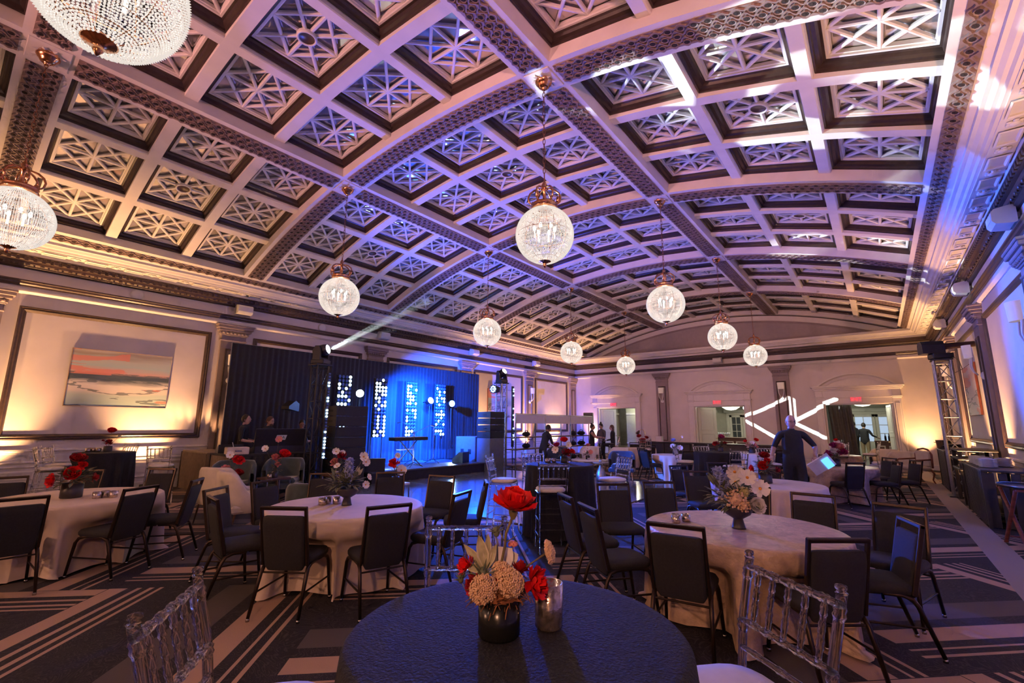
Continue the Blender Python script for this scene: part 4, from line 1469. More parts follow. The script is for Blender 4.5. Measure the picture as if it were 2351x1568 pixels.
dm('brownmetal', (0.10, 0.06, 0.045), 0.4, 0.7, noise=0.2)
# follow spot on the right wall tower
t = thing('follow_spot', 'long black follow spot lying on top of the right wall tower', 'stage light', (1.42, 15.95, 3.40), R_(15))
q = MB(); q.box((0, 0, 0.07), (0.42, 0.36, 0.14), ch=0.02); q.build('base', 'blackplastic', t)
q = MB(); q.prism([(-0.16, 0.14), (0.16, 0.14), (0.15, 0.36), (0.08, 0.46), (-0.08, 0.46), (-0.15, 0.36)], (-0.40, 0, 0), (0, 1, 0), (0, 0, 1), (0.46, 0, 0)); q.build('lamp_house', 'blackplastic', t)
q = MB(); q.cyl((0.05, 0, 0.32), (0.75, 0, 0.36), 0.085, 0.07, n=14); q.cyl((0.74, 0, 0.36), (0.82, 0, 0.365), 0.09, 0.09, n=14); q.build('barrel', 'brownmetal', t)
q = MB(); q.tube([(0.2, 0.1, 0.1), (0.42, 0.2, 0.0), (0.48, 0.25, -0.25), (0.30, 0.22, -0.35), (0.1, 0.15, -0.1)], 0.010, 6); q.build('cable', 'blackplastic', t)
# wash lamp clamped on the right stage tower
t = thing('wash_lamp', 'round blue faced wash lamp clamped to the right stage tower', 'stage light', (-11.42, 13.32, 2.98))
q = MB(); q.cyl((0, 0.14, 0.0), (0.05, -0.16, 0), 0.13, 0.16, n=16); q.build('body', 'blackplastic', t)
q = MB()
for k in range(9):
    a = 2*PI*k/8
    rr = 0.0 if k == 8 else 0.10
    q.ball((0.052+rr*math.cos(a), -0.165, rr*math.sin(a)), 0.030, 8, 5)
q.build('lens_cluster', 'lens_blue', t)['kind'] = 'stuff'
q = MB(); q.box((0, 0.20, 0), (0.08, 0.12, 0.20), ch=0.01); q.build('clamp', 'blackplastic', t)
# vertical pixel battens beside the towers
q = MB(); q.lathe([(0.0, 0.03), (0.022, 0.026), (0.026, 0.015)], 10, X=Matrix.Rotation(R_(90), 4, 'Y')); b_on = q.mesh('pixel', 'led_on'); b_off = q.mesh('pixel', 'led_dim')
def batten(lb, loc, n, z0, z1, lit):
    t = thing('pixel_batten', lb, 'stage light', loc, 0, 'pixel battens')
    q = MB(); q.box((-0.02, 0, (z0+z1)/2), (0.06, 0.10, z1-z0+0.06), ch=0.006); q.build('bar', 'blackplastic', t)
    q = MB(); q.cyl((-0.02, 0, 0), (-0.02, 0, z0), 0.02, n=6); q.box((-0.02, 0, 0.012), (0.2, 0.3, 0.024)); q.build('stand', 'blackplastic', t)
    for k in range(n):
        put('pixel', b_on if k in lit else b_off, t, (0.015, 0, z1-(z1-z0)*k/(n-1)))
batten('vertical bar of blue white pixels on the left stage tower', (-10.66, 6.06, 0), 28, 0.85, 2.88, (3, 4, 8, 9, 12, 13, 14, 19, 21, 22, 23, 24, 26, 27))
batten('slim vertical bar of small pixels on the right stage tower', (-10.95, 13.86, 0), 28, 0.85, 3.08, (1, 2, 4, 10, 13, 15, 19, 22, 23, 24))
# ---------------------------------------------------------------- loudspeakers
def array(lb, loc, n, w_, d_, h_, base):
    t = thing('loudspeaker_stack', lb, 'speaker', loc, 0, 'line array loudspeakers')
    q = MB(); q.box((0, 0, base/2), (d_, w_, base), ch=0.012); q.build('subwoofer', 'bluegrey' if base > 0.9 else 'blackplastic', t)
    for k in range(n):
        z_ = base+h_*k
        q = MB()
        q.prism([(-d_/2, z_+0.02), (d_/2, z_+0.004), (d_/2, z_+h_-0.004), (-d_/2, z_+h_-0.02)], (0, -w_/2, 0), (1, 0, 0), (0, 0, 1), (0, w_, 0))
        c = q.build('cabinet', 'blackplastic', t)
        q = MB(); q.box((d_/2+0.006, 0, z_+h_/2), (0.012, w_-0.06, h_-0.04), ch=0.004); q.build('grille', 'blackgrille', c)
        q = MB(); q.box((0.05, -w_/2-0.006, z_+h_/2), (0.16, 0.012, 0.05), ch=0.004); q.build('handle', 'blackgrille', c)
    return t
array('black loudspeaker stack left of the stage with blue glints', (-10.95, 6.78, 0), 6, 0.90, 0.62, 0.265, 0.52)
array('loudspeaker stack right of the stage with a blue lit side', (-11.30, 12.98, 0), 4, 0.80, 0.64, 0.24, 1.16)
t = thing('subwoofer_box', 'wide blue lit subwoofer beside the right loudspeaker stack', 'speaker', (-12.2, 12.95, 0))
q = MB(); q.box((0, 0, 0.60), (1.0, 0.75, 1.2), ch=0.012); q.build('cabinet', 'bluegrey', t)
q = MB()
for k in range(2):
    q = MB(); q.box((-0.15+0.38*k, -0.381, 0.66), (0.16, 0.01, 0.18), ch=0.003); q.build('socket_plate', 'blackgrille', t)
def wedge(lb, loc, rz):
    t = thing('monitor_wedge', lb, 'speaker', loc, rz, 'stage monitors')
    q = MB(); q.prism([(-0.20, 0), (0.20, 0), (0.20, 0.12), (-0.06, 0.36), (-0.20, 0.36)], (0, -0.28, 0), (1, 0, 0), (0, 0, 1), (0, 0.56, 0)); q.build('cabinet', 'blackplastic', t)
    X = Matrix.Translation((0.075, 0, 0.245)) @ Matrix.Rotation(R_(43), 4, 'Y')
    q = MB(); q.box((0, 0, 0.005), (0.33, 0.50, 0.01), X=X); q.build('grille', 'blackgrille', t)
wedge('black monitor wedge at the left front of the stage', (-11.45, 8.10, 0.325), R_(150))
wedge('lit monitor wedge at the right front of the stage', (-11.75, 11.9, 0.325), R_(200))
lamp('SPOT', 'stage_floor_lamp', (-11.5, 8.45, 0.55), 130, (0.35, 0.6, 1.0), (-11.9, 8.9, 0.3), 120, 0.6, 0.05)
lamp('SPOT', 'stage_floor_lamp', (-12.1, 11.85, 0.62), 130, (0.35, 0.6, 1.0), (-11.7, 11.6, 0.3), 120, 0.6, 0.05)
# keyboard on stand
t = thing('keyboard_stand', 'stage keyboard on a dark cross stand', 'keyboard', (-12.0, 9.75, 0.32), R_(90))
q = MB(); q.box((0, 0, 0.86), (1.35, 0.34, 0.11), ch=0.015); q.build('keyboard_body', 'blackplastic', t)
q = MB(); q.box((0.0, -0.08, 0.918), (1.2, 0.14, 0.012), ch=0.003); q.build('keys', 'whiteplastic', t)
q = MB(); q.cyl((-0.42, 0.1, 0.02), (0.42, 0.1, 0.80), 0.018, n=6); q.cyl((0.42, -0.1, 0.02), (-0.42, -0.1, 0.80), 0.018, n=6)
q.cyl((-0.42, -0.2, 0.02), (-0.42, 0.2, 0.02), 0.018, n=6); q.cyl((0.42, -0.2, 0.02), (0.42, 0.2, 0.02), 0.018, n=6); q.build('cross_stand', 'steel', t)
q = MB(); q.box((-0.1, 0.05, 0.52), (0.5, 0.25, 0.02)); q.build('shelf', 'whiteplastic', t)
def micstand(lb, loc, rz, h_):
    t = thing('mic_stand', lb, 'stand', loc, rz, 'microphone stands')
    q = MB()
    for k in range(3):
        a = 2*PI*k/3
        q.cyl((0, 0, 0.16), (0.30*math.cos(a), 0.30*math.sin(a), 0.012), 0.010, n=5)
    q.build('tripod', 'blackplastic', t)
    q = MB(); q.cyl((0, 0, 0.1), (0, 0, h_), 0.010, n=6); q.build('pole', 'steel', t)
    q = MB(); q.cyl((-0.18, 0, h_-0.08), (0.50, 0, h_+0.25), 0.008, n=6); q.build('boom', 'steel', t)
    q = MB(); q.cyl((0.50, 0, h_+0.25), (0.60, 0, h_+0.22), 0.014, 0.022, n=8); q.ball((0.615, 0, h_+0.215), 0.026, 8, 6); q.build('microphone', 'blackplastic', t)
micstand('microphone boom stand before the keyboard', (-11.55, 9.6, 0.32), R_(60), 1.05)
micstand('microphone boom stand behind the keyboard', (-12.55, 10.4, 0.32), R_(-100), 1.15)
micstand('microphone stand near the right lamp columns', (-12.3, 11.1, 0.32), R_(120), 1.2)
def par(lb, loc, rot, lm):
    t = thing('par_lamp', lb, 'stage light', loc, 0, 'stage par lamps', rot)
    q = MB(); q.lathe([(0.04, -0.16), (0.10, -0.14), (0.12, 0.08), (0.135, 0.10), (0.125, 0.10)], 14); q.build('can', 'blackplastic', t)
    q = MB(); q.lathe([(0.0, 0.095), (0.08, 0.09), (0.122, 0.08)], 14); q.build('lens', lm, t)
    q = MB(); q.tube([(-0.15, 0, 0), (-0.15, 0, -0.2), (0.15, 0, -0.2), (0.15, 0, 0)], 0.012, 5); q.build('yoke', 'blackplastic', t)
    return t
par('bright par lamp beside the left lamp column', (-13.2, 8.62, 2.62), (R_(90), 0, R_(60)), 'lens_white')
par('tilted par lamp between the third and fourth lamp columns', (-13.2, 11.62, 2.5), (R_(75), 0, R_(85)), 'lens_white')
par('small par lamp right of the lamp columns', (-13.2, 12.75, 2.45), (R_(90), 0, R_(70)), 'lens_blue')
for yy, zz in ((8.62, 2.42), (11.62, 2.3), (12.75, 2.25)):
    pass
q = MB()
for k, (yy, zz) in enumerate(((8.62, 2.42), (11.62, 2.3), (12.75, 2.25))):
    t = thing('lamp_pole', ['slim black pole under the left par lamp', 'slim black pole under the tilted par lamp', 'slim black pole under the right par lamp'][k], 'stand', (-13.2, yy, 0.32), 0, 'poles of the par lamps')
    q = MB(); q.cyl((0, 0, 0.02), (0, 0, zz-0.30), 0.016, n=6); q.build('pole', 'blackplastic', t)
    q = MB(); q.box((0, 0, 0.01), (0.2, 0.2, 0.02)); q.build('foot', 'blackplastic', t)
# ---------------------------------------------------------------- mixing desk
def skirt(L, name, mname, parent, loc, rz, folds):
    put(name, curtain_mesh(L, 0.91, folds, 0.020, name, mname), parent, loc, (0, 0, rz))
CT = thing('mixing_table', 'long black skirted mixing table before the drape', 'table', (-11.95, 5.25, 0), 0)
q = MB(); q.box((0, 0, 0.93), (1.1, 2.0, 0.04), ch=0.005); q.build('tabletop', 'blackfab', CT)
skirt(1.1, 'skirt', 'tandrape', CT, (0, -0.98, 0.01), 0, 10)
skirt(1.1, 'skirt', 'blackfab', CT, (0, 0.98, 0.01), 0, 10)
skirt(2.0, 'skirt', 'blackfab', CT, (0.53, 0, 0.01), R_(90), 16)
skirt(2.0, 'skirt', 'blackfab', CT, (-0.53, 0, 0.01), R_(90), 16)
CT = thing('side_table', 'tan skirted side table between the wall and the mixing table', 'table', (-13.45, 4.55, 0), 0)
q = MB(); q.box((0, 0, 0.93), (1.7, 0.66, 0.04), ch=0.005); q.build('tabletop', 'tandrape', CT)
skirt(1.8, 'skirt', 'tandrape', CT, (0, -0.32, 0.01), 0, 18)
skirt(0.7, 'skirt', 'tandrape', CT, (-0.88, 0, 0.01), R_(90), 7)
skirt(0.7, 'skirt', 'tandrape', CT, (0.88, 0, 0.01), R_(90), 7)
t = thing('lighting_console', 'black lighting console with a raised monitor marked M A', 'console', (-11.9, 5.50, 0.95), R_(80))
q = MB(); q.prism([(-0.32, 0), (0.32, 0), (0.32, 0.06), (-0.1, 0.14), (-0.32, 0.16)], (-0.55, 0, 0), (0, 1, 0), (0, 0, 1), (1.1, 0, 0)); q.build('desk_body', 'blackplastic', t)
X = Matrix.Translation((0, -0.27, 0.14)) @ Matrix.Rotation(R_(12), 4, 'X')
q = MB(); q.box((0, 0, 0.22), (1.15, 0.04, 0.44), ch=0.008, X=X); q.build('monitor_back', 'blackplastic', t)
q = MB(); q.add([(-0.13, -0.024, 0.17), (0.10, -0.024, 0.17), (0.13, -0.024, 0.29), (-0.10, -0.024, 0.29)], [(0, 1, 2, 3)], 0, False, X); q.build('logo_plate', 'logoplate', t)
lm_ = put('logo_lettering', text_mesh('M|A', 0.10, 0.001, 'blackplastic', 'logo_lettering'), t)
lm_.matrix_local = X @ Matrix.Translation((0.0, -0.028, 0.23)) @ Matrix.Rotation(R_(90), 4, 'X')
q = MB()
for k in range(12):
    q.box((-0.45+0.08*k, 0.18, 0.10), (0.03, 0.06, 0.02))
q.build('fader_bank', 'bluegrey', t)['kind'] = 'stuff'
t = thing('laptop', 'open white laptop at the left end of the mixing table', 'laptop', (-11.90, 4.68, 0.95), R_(-20))
q = MB(); q.box((0, 0, 0.012), (0.34, 0.24, 0.02), ch=0.004); q.build('keyboard_deck', 'whiteplastic', t)
X = Matrix.Translation((0, -0.12, 0.02)) @ Matrix.Rotation(R_(15), 4, 'X')
q = MB(); q.box((0, 0, 0.12), (0.34, 0.012, 0.24), ch=0.003, X=X); q.build('lid', 'whiteplastic', t)
t = thing('sound_mixer', 'small mixer with orange and blue lights on the mixing table', 'mixer', (-12.36, 4.60, 0.95), R_(80))
q = MB(); q.prism([(-0.2, 0), (0.2, 0), (0.2, 0.06), (-0.2, 0.20)], (-0.26, 0, 0), (0, 1, 0), (0, 0, 1), (0.52, 0, 0)); q.build('mixer_body', 'blackplastic', t)
for mn, off in (('ledblue', 0), ('ledorange', 1)):
    q = MB()
    for a in range(7):
        for b in range(4):
            if (a*3+b*5) % 4 == off:
                q.ball((-0.22+0.07*a, -0.15+0.08*b, 0.17-0.028*b), 0.010, 6, 4)
    q.build('indicator_lights', mn, t)['kind'] = 'stuff'
t = thing('equipment_box', 'pale equipment case on the near corner of the mixing table', 'box', (-11.60, 4.48, 0.95), R_(80))
q = MB(); q.box((0, 0, 0.08), (0.45, 0.30, 0.16), ch=0.012); q.build('case', 'cream', t)
q = MB(); q.box((0, -0.155, 0.08), (0.14, 0.012, 0.03), ch=0.003); q.build('handle', 'steel', t)
t = thing('music_light', 'small angled lamp on a stand behind the mixing table', 'lamp', (-12.9, 6.25, 0), R_(-60))
q = MB(); q.cyl((0, 0, 0.02), (0, 0, 2.0), 0.015, n=6); q.build('pole', 'blackplastic', t)
q = MB(); q.box((0, 0, 0.01), (0.35, 0.35, 0.02)); q.build('foot', 'blackplastic', t)
q = MB(); q.prism([(-0.22, 0), (0.24, 0.06), (0.24, 0.14), (-0.05, 0.30), (-0.22, 0.22)], (0, -0.12, 1.98), (1, 0, 0), (0, 0, 1), (0, 0.24, 0)); q.build('lamp_head', 'blackplastic', t)
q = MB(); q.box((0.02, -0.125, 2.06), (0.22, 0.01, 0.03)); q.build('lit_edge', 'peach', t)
# ---------------------------------------------------------------- banquet chair (faces local +Y)
def make_chair():
    t = thing('banquet_chair', 'x', 'chair', (0, 0, 0), 0, 'black banquet chairs')
    q = MB()   # crowned seat cushion
    pts, n = [], 20
    def sq(a, r, cx=0.0, cy=0.0):
        c, s = math.cos(a), math.sin(a)
        e = 0.38
        return (cx+r[0]*math.copysign(abs(c)**e, c), cy+r[1]*math.copysign(abs(s)**e, s))
    rings = [(0.215, 0.215, 0.425), (0.228, 0.23, 0.445), (0.23, 0.232, 0.47), (0.215, 0.22, 0.492), (0.16, 0.17, 0.502), (0.05, 0.06, 0.506)]
    for rx, ry, z_ in rings:
        for k in range(n):
            p = sq(2*PI*k/n, (rx, ry), 0, 0.01)
            pts.append((p[0], p[1], z_))
    q.grid(pts, n, len(rings), 0, True, True)
    q.add(pts[-n:], [list(range(n))])
    q.add(pts[:n], [list(range(n))[::-1]])
    q.build('seat', 'slatefab', t)
    TL = Matrix.Translation((0, -0.20, 0.45)) @ Matrix.Rotation(R_(12), 4, 'X')
    q = MB()
    pts = []
    for (w_, d_, z_) in ((0.16, 0.018, -0.07), (0.185, 0.026, -0.03), (0.19, 0.03, 0.10), (0.196, 0.03, 0.34), (0.19, 0.024, 0.405), (0.17, 0.012, 0.415)):
        for k in range(12):
            a = 2*PI*k/12
            c, s = math.cos(a), math.sin(a)
            pts.append((w_*math.copysign(abs(c)**0.25, c), d_*math.copysign(abs(s)**0.5, s), z_))
    q2 = MB(); q2.grid(pts, 12, 6, 0, True, True); q2.add(pts[-12:], [list(range(12))]); q2.add(pts[:12], [list(range(12))[::-1]])
    q.add(q2.v, q2.f, 0, True, TL)
    q.build('backrest', 'slatefab', t)
    q = MB()
    for sx in (-1, 1):
        q.box((sx*0.204, 0, 0.235), (0.024, 0.034, 0.53), ch=0.005, X=TL)
    q.box((0, 0, 0.484), (0.432, 0.034, 0.03), ch=0.006, X=TL)
    q.build('back_frame', 'chairmetal', t)
    glide = MB(); glide.lathe([(0.0, 0.0), (0.016, 0.0), (0.016, 0.02), (0.012, 0.024)], 8); gm = glide.mesh('glide', 'steel')
    for sx in (-1, 1):
        for fr in (1, -1):
            q = MB()
            if fr > 0:
                path = [(sx*0.195, 0.02, 0.425), (sx*0.20, 0.12, 0.424), (sx*0.205, 0.185, 0.405), (sx*0.21, 0.215, 0.36), (sx*0.225, 0.265, 0.024)]
            else:
                path = [(sx*0.195, 0.0, 0.42), (sx*0.20, -0.12, 0.42), (sx*0.205, -0.18, 0.40), (sx*0.21, -0.21, 0.35), (sx*0.222, -0.32, 0.024)]
            q.tube(path, [0.016, 0.0175, 0.0175, 0.0175, 0.014], 6)
            l = q.build('leg', 'chairmetal', t)
            put('glide', gm, l, (path[-1][0], path[-1][1], 0.0))
    q = MB()
    for sx in (-1, 1):
        q.cyl((sx*0.216, 0.238, 0.21), (sx*0.214, -0.262, 0.21), 0.009, n=6)
    q.cyl((-0.21, -0.20, 0.36), (0.21, -0.20, 0.36), 0.009, n=6)
    q.build('stretcher', 'chairmetal', t)
    return t
# ---------------------------------------------------------------- clear spindle-back bar stool (faces local +Y)
def make_stool():
    t = thing('bar_stool', 'x', 'stool', (0, 0, 0), 0, 'clear spindle back bar stools')
    q = MB()
    pts, n = [], 24
    rings = [(0.185, 0.185, 0.770), (0.197, 0.197, 0.782), (0.198, 0.198, 0.80), (0.185, 0.185, 0.815), (0.12, 0.12, 0.825), (0.03, 0.03, 0.828)]
    def sq(a, r):
        c, s = math.cos(a), math.sin(a)
        return (r*math.copysign(abs(c)**0.62, c), r*math.copysign(abs(s)**0.62, s))
    for rx, ry, z_ in rings:
        for k in range(n):
            p = sq(2*PI*k/n, rx)
            pts.append((p[0], p[1], z_))
    q.grid(pts, n, len(rings), 0, True, True)
    q.add(pts[-n:], [list(range(n))]); q.add(pts[:n], [list(range(n))[::-1]])
    q.build('seat_cushion', 'cushion', t)
    q = MB(); q.box((0, 0.0, 0.752), (0.38, 0.38, 0.030), ch=0.012); q.build('seat_frame', 'acrylic', t)
    def ringed(path, r, rings_, n=10):
        # straight or bent round bar with turned rings at given fractions
        P = [Vector(p) for p in path]
        seg = [(P[i+1]-P[i]).length for i in range(len(P)-1)]
        tot = sum(seg)
        def at(f):
            d = f*tot
            for i, s in enumerate(seg):
                if d <= s or i == len(seg)-1:
                    return P[i]+(P[i+1]-P[i])*(d/s)
                d -= s
        fr = set([0.0, 1.0])
        acc = 0
        for s in seg[:-1]:
            acc += s
            fr.add(acc/tot)
        rr = {f: r for f in fr}
        for f in rings_:
            w_ = 0.010/tot
            rr[f-3.2*w_] = r; rr[f+3.2*w_] = r; rr[f-2*w_] = r; rr[f-w_] = r*1.32; rr[f] = r*1.05; rr[f+w_] = r*1.32; rr[f+2*w_] = r
        ks = sorted(k for k in rr if 0 <= k <= 1)
        b = MB()
        b.tube([at(k) for k in ks], [rr[k] for k in ks], n)
        return b
    for sx in (-1, 1):
        b = ringed([(sx*0.20, -0.235, 0.0), (sx*0.185, -0.178, 0.76), (sx*0.192, -0.205, 0.95), (sx*0.20, -0.262, 1.165)], 0.0155, [0.30, 0.60, 0.80, 0.955])
        b.build('back_post', 'acrylic', t)
        b = MB(); b.lathe([(0.0155, 0.0), (0.019, 0.004), (0.012, 0.010), (0.018, 0.018), (0.016, 0.027), (0.0, 0.032)], 10); b.build('finial', 'acrylic', t, (sx*0.20, -0.262, 1.165))
        b = ringed([(sx*0.195, 0.20, 0.0), (sx*0.178, 0.168, 0.75)], 0.0155, [0.35, 0.72])
        b.build('leg', 'acrylic', t)
        for z_ in (0.22, 0.42):
            f = z_/0.75
            b = MB(); b.cyl((sx*(0.195-0.017*f), 0.20-0.032*f, z_), (sx*(0.20-0.015*f), -0.235+0.057*f, z_), 0.010, n=8); b.build('stretcher', 'acrylic', t)
    for z_, y_ in ((0.30, 1), (0.50, 1), (0.30, -1), (0.50, -1)):
        f = z_/0.75
        yy = (0.20-0.032*f) if y_ > 0 else (-0.235+0.057*f)
        b = MB(); b.cyl((-0.188, yy, z_), (0.188, yy, z_), 0.010, n=8); b.build('stretcher', 'acrylic', t)
    rails = [((-0.200, -0.2545, 1.135), (0.200, -0.2545, 1.135), 0.0125, [0.15, 0.325, 0.5, 0.675, 0.85]),
             ((-0.192, -0.205, 0.950), (0.192, -0.205, 0.950), 0.0115, [0.15, 0.325, 0.5, 0.675, 0.85]),
             ((-0.188, -0.190, 0.860), (0.188, -0.190, 0.860), 0.0105, [0.2, 0.5, 0.8])]
    for a, b_, r, rg in rails:
        ringed([a, b_], r, rg).build('rail', 'acrylic', t)
    for k in range(5):
        fx = -0.14+0.07*k
        ringed([(fx, -0.206, 0.950), (fx*1.03, -0.254, 1.135)], 0.0095, [0.28, 0.55, 0.80], 8).build('spindle', 'acrylic', t)
    return t
bc0 = make_chair()
bs0 = make_stool()
used = {'c': False, 's': False}
CHPOS = []
def place(kind, mid, tgt, lb, rz=None, off=None):
    f = Vector((tgt[0]-mid[0], tgt[1]-mid[1])).normalized() if tgt is not None else Vector((-math.sin(rz), math.cos(rz)))
    off = off if off is not None else (0.30 if kind == 'c' else 0.25)
    loc = (mid[0]+f.x*off, mid[1]+f.y*off, 0.0)
    a = math.atan2(f.y, f.x)-PI/2
    root = bc0 if kind == 'c' else bs0
    CHPOS.append((loc, f, kind))
    if not used[kind]:
        used[kind] = True
        root.location = loc; root.rotation_euler = (0, 0, a); root['label'] = lb
        return root
    return dup(root, loc, a, lb)
T1, T2, T3, T4, T5 = (-7.88, 1.30), (-4.83, 3.08), (-1.10, 4.80), (-1.55, 8.62), (-0.95, 13.40)
TB, TF, TG = (-5.25, 14.75), (-7.65, 18.0), (-3.5, 17.6)
def facing(ang, mid, tgt):
    # back edge runs along ang; face whichever side points to the table
    c = R_(ang)+PI/2
    f = Vector((math.cos(c), math.sin(c)))
    d = Vector((tgt[0]-mid[0], tgt[1]-mid[1]))
    if f.dot(d) < 0:
        f = -f
    return (mid[0]+f.x, mid[1]+f.y)
CH_ = [((-6.66, 0.66), 91, T1, 'cut by the left edge, nearest the seascape table'),
       ((-6.72, 1.63), 120, T1, 'right of the left table, seen from behind'),
       ((-9.1, 2.45), 40, T1, 'lit amber on the far side of the left table'),
       ((-7.09, 2.30), 145, T1, 'leaning seat beside the cream armchair'),
       ((-9.63, 1.66), 43, T1, 'behind the red flowers of the left table'),
       ((-9.2, 0.75), 80, T1, 'half hidden at the left edge of the picture'),
       ((-6.02, 2.15), 128, T2, 'left of the second table, farther of the two'),
       ((-5.28, 1.87), -8, T2, 'left of the second table, seen edge on'),
       ((-4.24, 2.08), 35, T2, 'square on with its back to the camera at the second table'),
       ((-3.61, 2.75), 73, T2, 'right of the square-on chair, lit green along its top'),
       ((-3.68, 3.77), 108, T2, 'on the right side of the second table behind a clear stool'),
       ((-5.06, 4.75), 17, T2, 'facing the second table from the dance floor edge'),
       ((-4.12, 4.66), -45, T2, 'turned edge on at the dance floor corner'),
       ((-5.97, 4.53), 51, T2, 'behind the second table before the stage'),
       ((-6.58, 3.80), 51, T2, 'behind the white flowers of the second table'),
       ((-6.31, 2.81), 111, T2, 'beside the cream armchair at the second table'),
       ((-1.30, 3.64), 8, T3, 'large, with its back to the camera at the satin table'),
       ((-0.30, 3.92), 40, T3, 'behind the nearest clear stool at the satin table'),
       ((0.11, 5.03), -72, T3, 'with a blue lit back at the right of the satin table'),
       ((0.06, 5.96), -17, T3, 'with a wide brown frame at the far right of the satin table'),
       ((-0.67, 6.25), -2, T3, 'on the far side of the satin table, right of the flowers'),
       ((-1.34, 6.55), -7, T3, 'right behind the white flowers of the satin table'),
       ((-2.39, 6.16), 42, T3, 'with gold edges left of the white flowers'),
       ((-2.76, 5.57), 44, T3, 'with gold edges beside the clear stool seat'),
       ((-2.21, 3.92), -38, T3, 'with a blue lit back at the left of the satin table'),
       ((-2.72, 4.35), -38, T3, 'half hidden behind the blue lit chair'),
       ((-2.46, 7.98), 43, T4, 'dark, left of the table with red roses'),
       ((-3.05, 8.9), 60, T4, 'tucked behind the dark chair at the rose table'),
       ((-2.68, 10.1), 44, T4, 'with a blue edge behind the rose table'),
       ((-1.75, 10.25), -20, T4, 'right before the walking man'),
       ((-0.48, 12.2), 44, T5, 'dark and square on at the table before the right doorway'),
       ((0.10, 14.59), -51, T5, 'with a blue back on the far side of the right table'),
       ((0.22, 13.2), -70, T5, 'right of the right table, nearer of two'),
       ((0.56, 13.95), -62, T5, 'right of the right table, farther of two'),
       ((-1.15, 14.9), 10, T5, 'behind the right table before the doorway'),
       ((-1.75, 12.75), -35, T5, 'with a bright blue back beside the walking man'),
       ((-6.22, 14.66), -34, TB, 'bright blue at the blue lit table, left of two'),
       ((-5.85, 13.95), -33, TB, 'bright blue at the blue lit table, nearest'),
       ((-4.45, 13.9), 60, TB, 'black silhouette beside the tall navy table'),
       ((-4.5, 15.8), 20, TB, 'behind the blue lit table'),
       ((-8.5, 17.2), -40, TF, 'dark at the far left small table'),
       ((-6.9, 17.1), 40, TF, 'dark before the far wall lamp'),
       ((-8.3, 18.9), 40, TF, 'dark against the far wall pilaster'),
       ((-2.45, 16.6), 50, TG, 'dark beside the far round table'),
       ((-4.55, 16.65), -45, TG, 'dark left of the far round table'),
       ((-3.4, 18.8), 5, TG, 'dark behind the far round table')]
for mid, ang, tg, lb in CH_:
    place('c', mid, facing(ang, mid, tg), 'black banquet chair ' + lb)
HN, HM, HL, H2 = (-0.92, 1.19), (-3.98, 6.22), (-12.15, 2.27), (-3.07, 11.63)
ST_ = [((-1.70, 0.53), 143, HN, 'at the bottom left, nearest the camera'), ((-1.77, 1.85), 41, HN, 'behind the nearest navy table'), ((-0.31, 1.96), -39, HN, 'at the bottom right, nearest the camera'),
       ((-3.50, 5.32), 44, HM, 'with its back to the camera at the middle navy table'), ((-5.02, 5.75), 115, HM, 'seen side on left of the middle navy table'),
       ((-5.08, 7.02), 46, HM, 'behind the left of the middle navy table'), ((-3.42, 7.36), -30, HM, 'glowing blue right of the middle navy table'),
       ((-12.3, 1.30), 170, HL, 'at the left end of the far left navy table'), ((-13.15, 1.55), 150, HL, 'behind the left end stool by the wainscot'),
       ((-13.2, 2.90), 25, HL, 'behind the far left navy table against the bright wall'), ((-11.35, 2.95), 60, HL, 'in front right of the far left navy table'),
       ((-4.10, 11.75), 100, H2, 'left of the tall navy table, seen side on'), ((-3.70, 12.58), 40, H2, 'behind the tall navy table'),
       ((-2.42, 10.92), 44, H2, 'square on in front of the tall navy table'), ((-2.25, 12.65), 40, H2, 'glowing blue right of the tall navy table'),
       ((-1.0, 17.55), 10, (-1.15, 18.6), 'dark at the table before the right doorway'), ((-0.08, 19.1), 80, (-1.15, 18.6), 'white in front of the grey curtain'),
       ((-8.7, 16.6), 100, (-9.3, 16.6), 'right before the shelving'), ((-6.7, 16.2), 20, (-7.0, 17.2), 'by the seated pair')]
for mid, ang, tg, lb in ST_:
    place('s', mid, facing(ang, mid, tg), 'clear acrylic bar stool ' + lb)
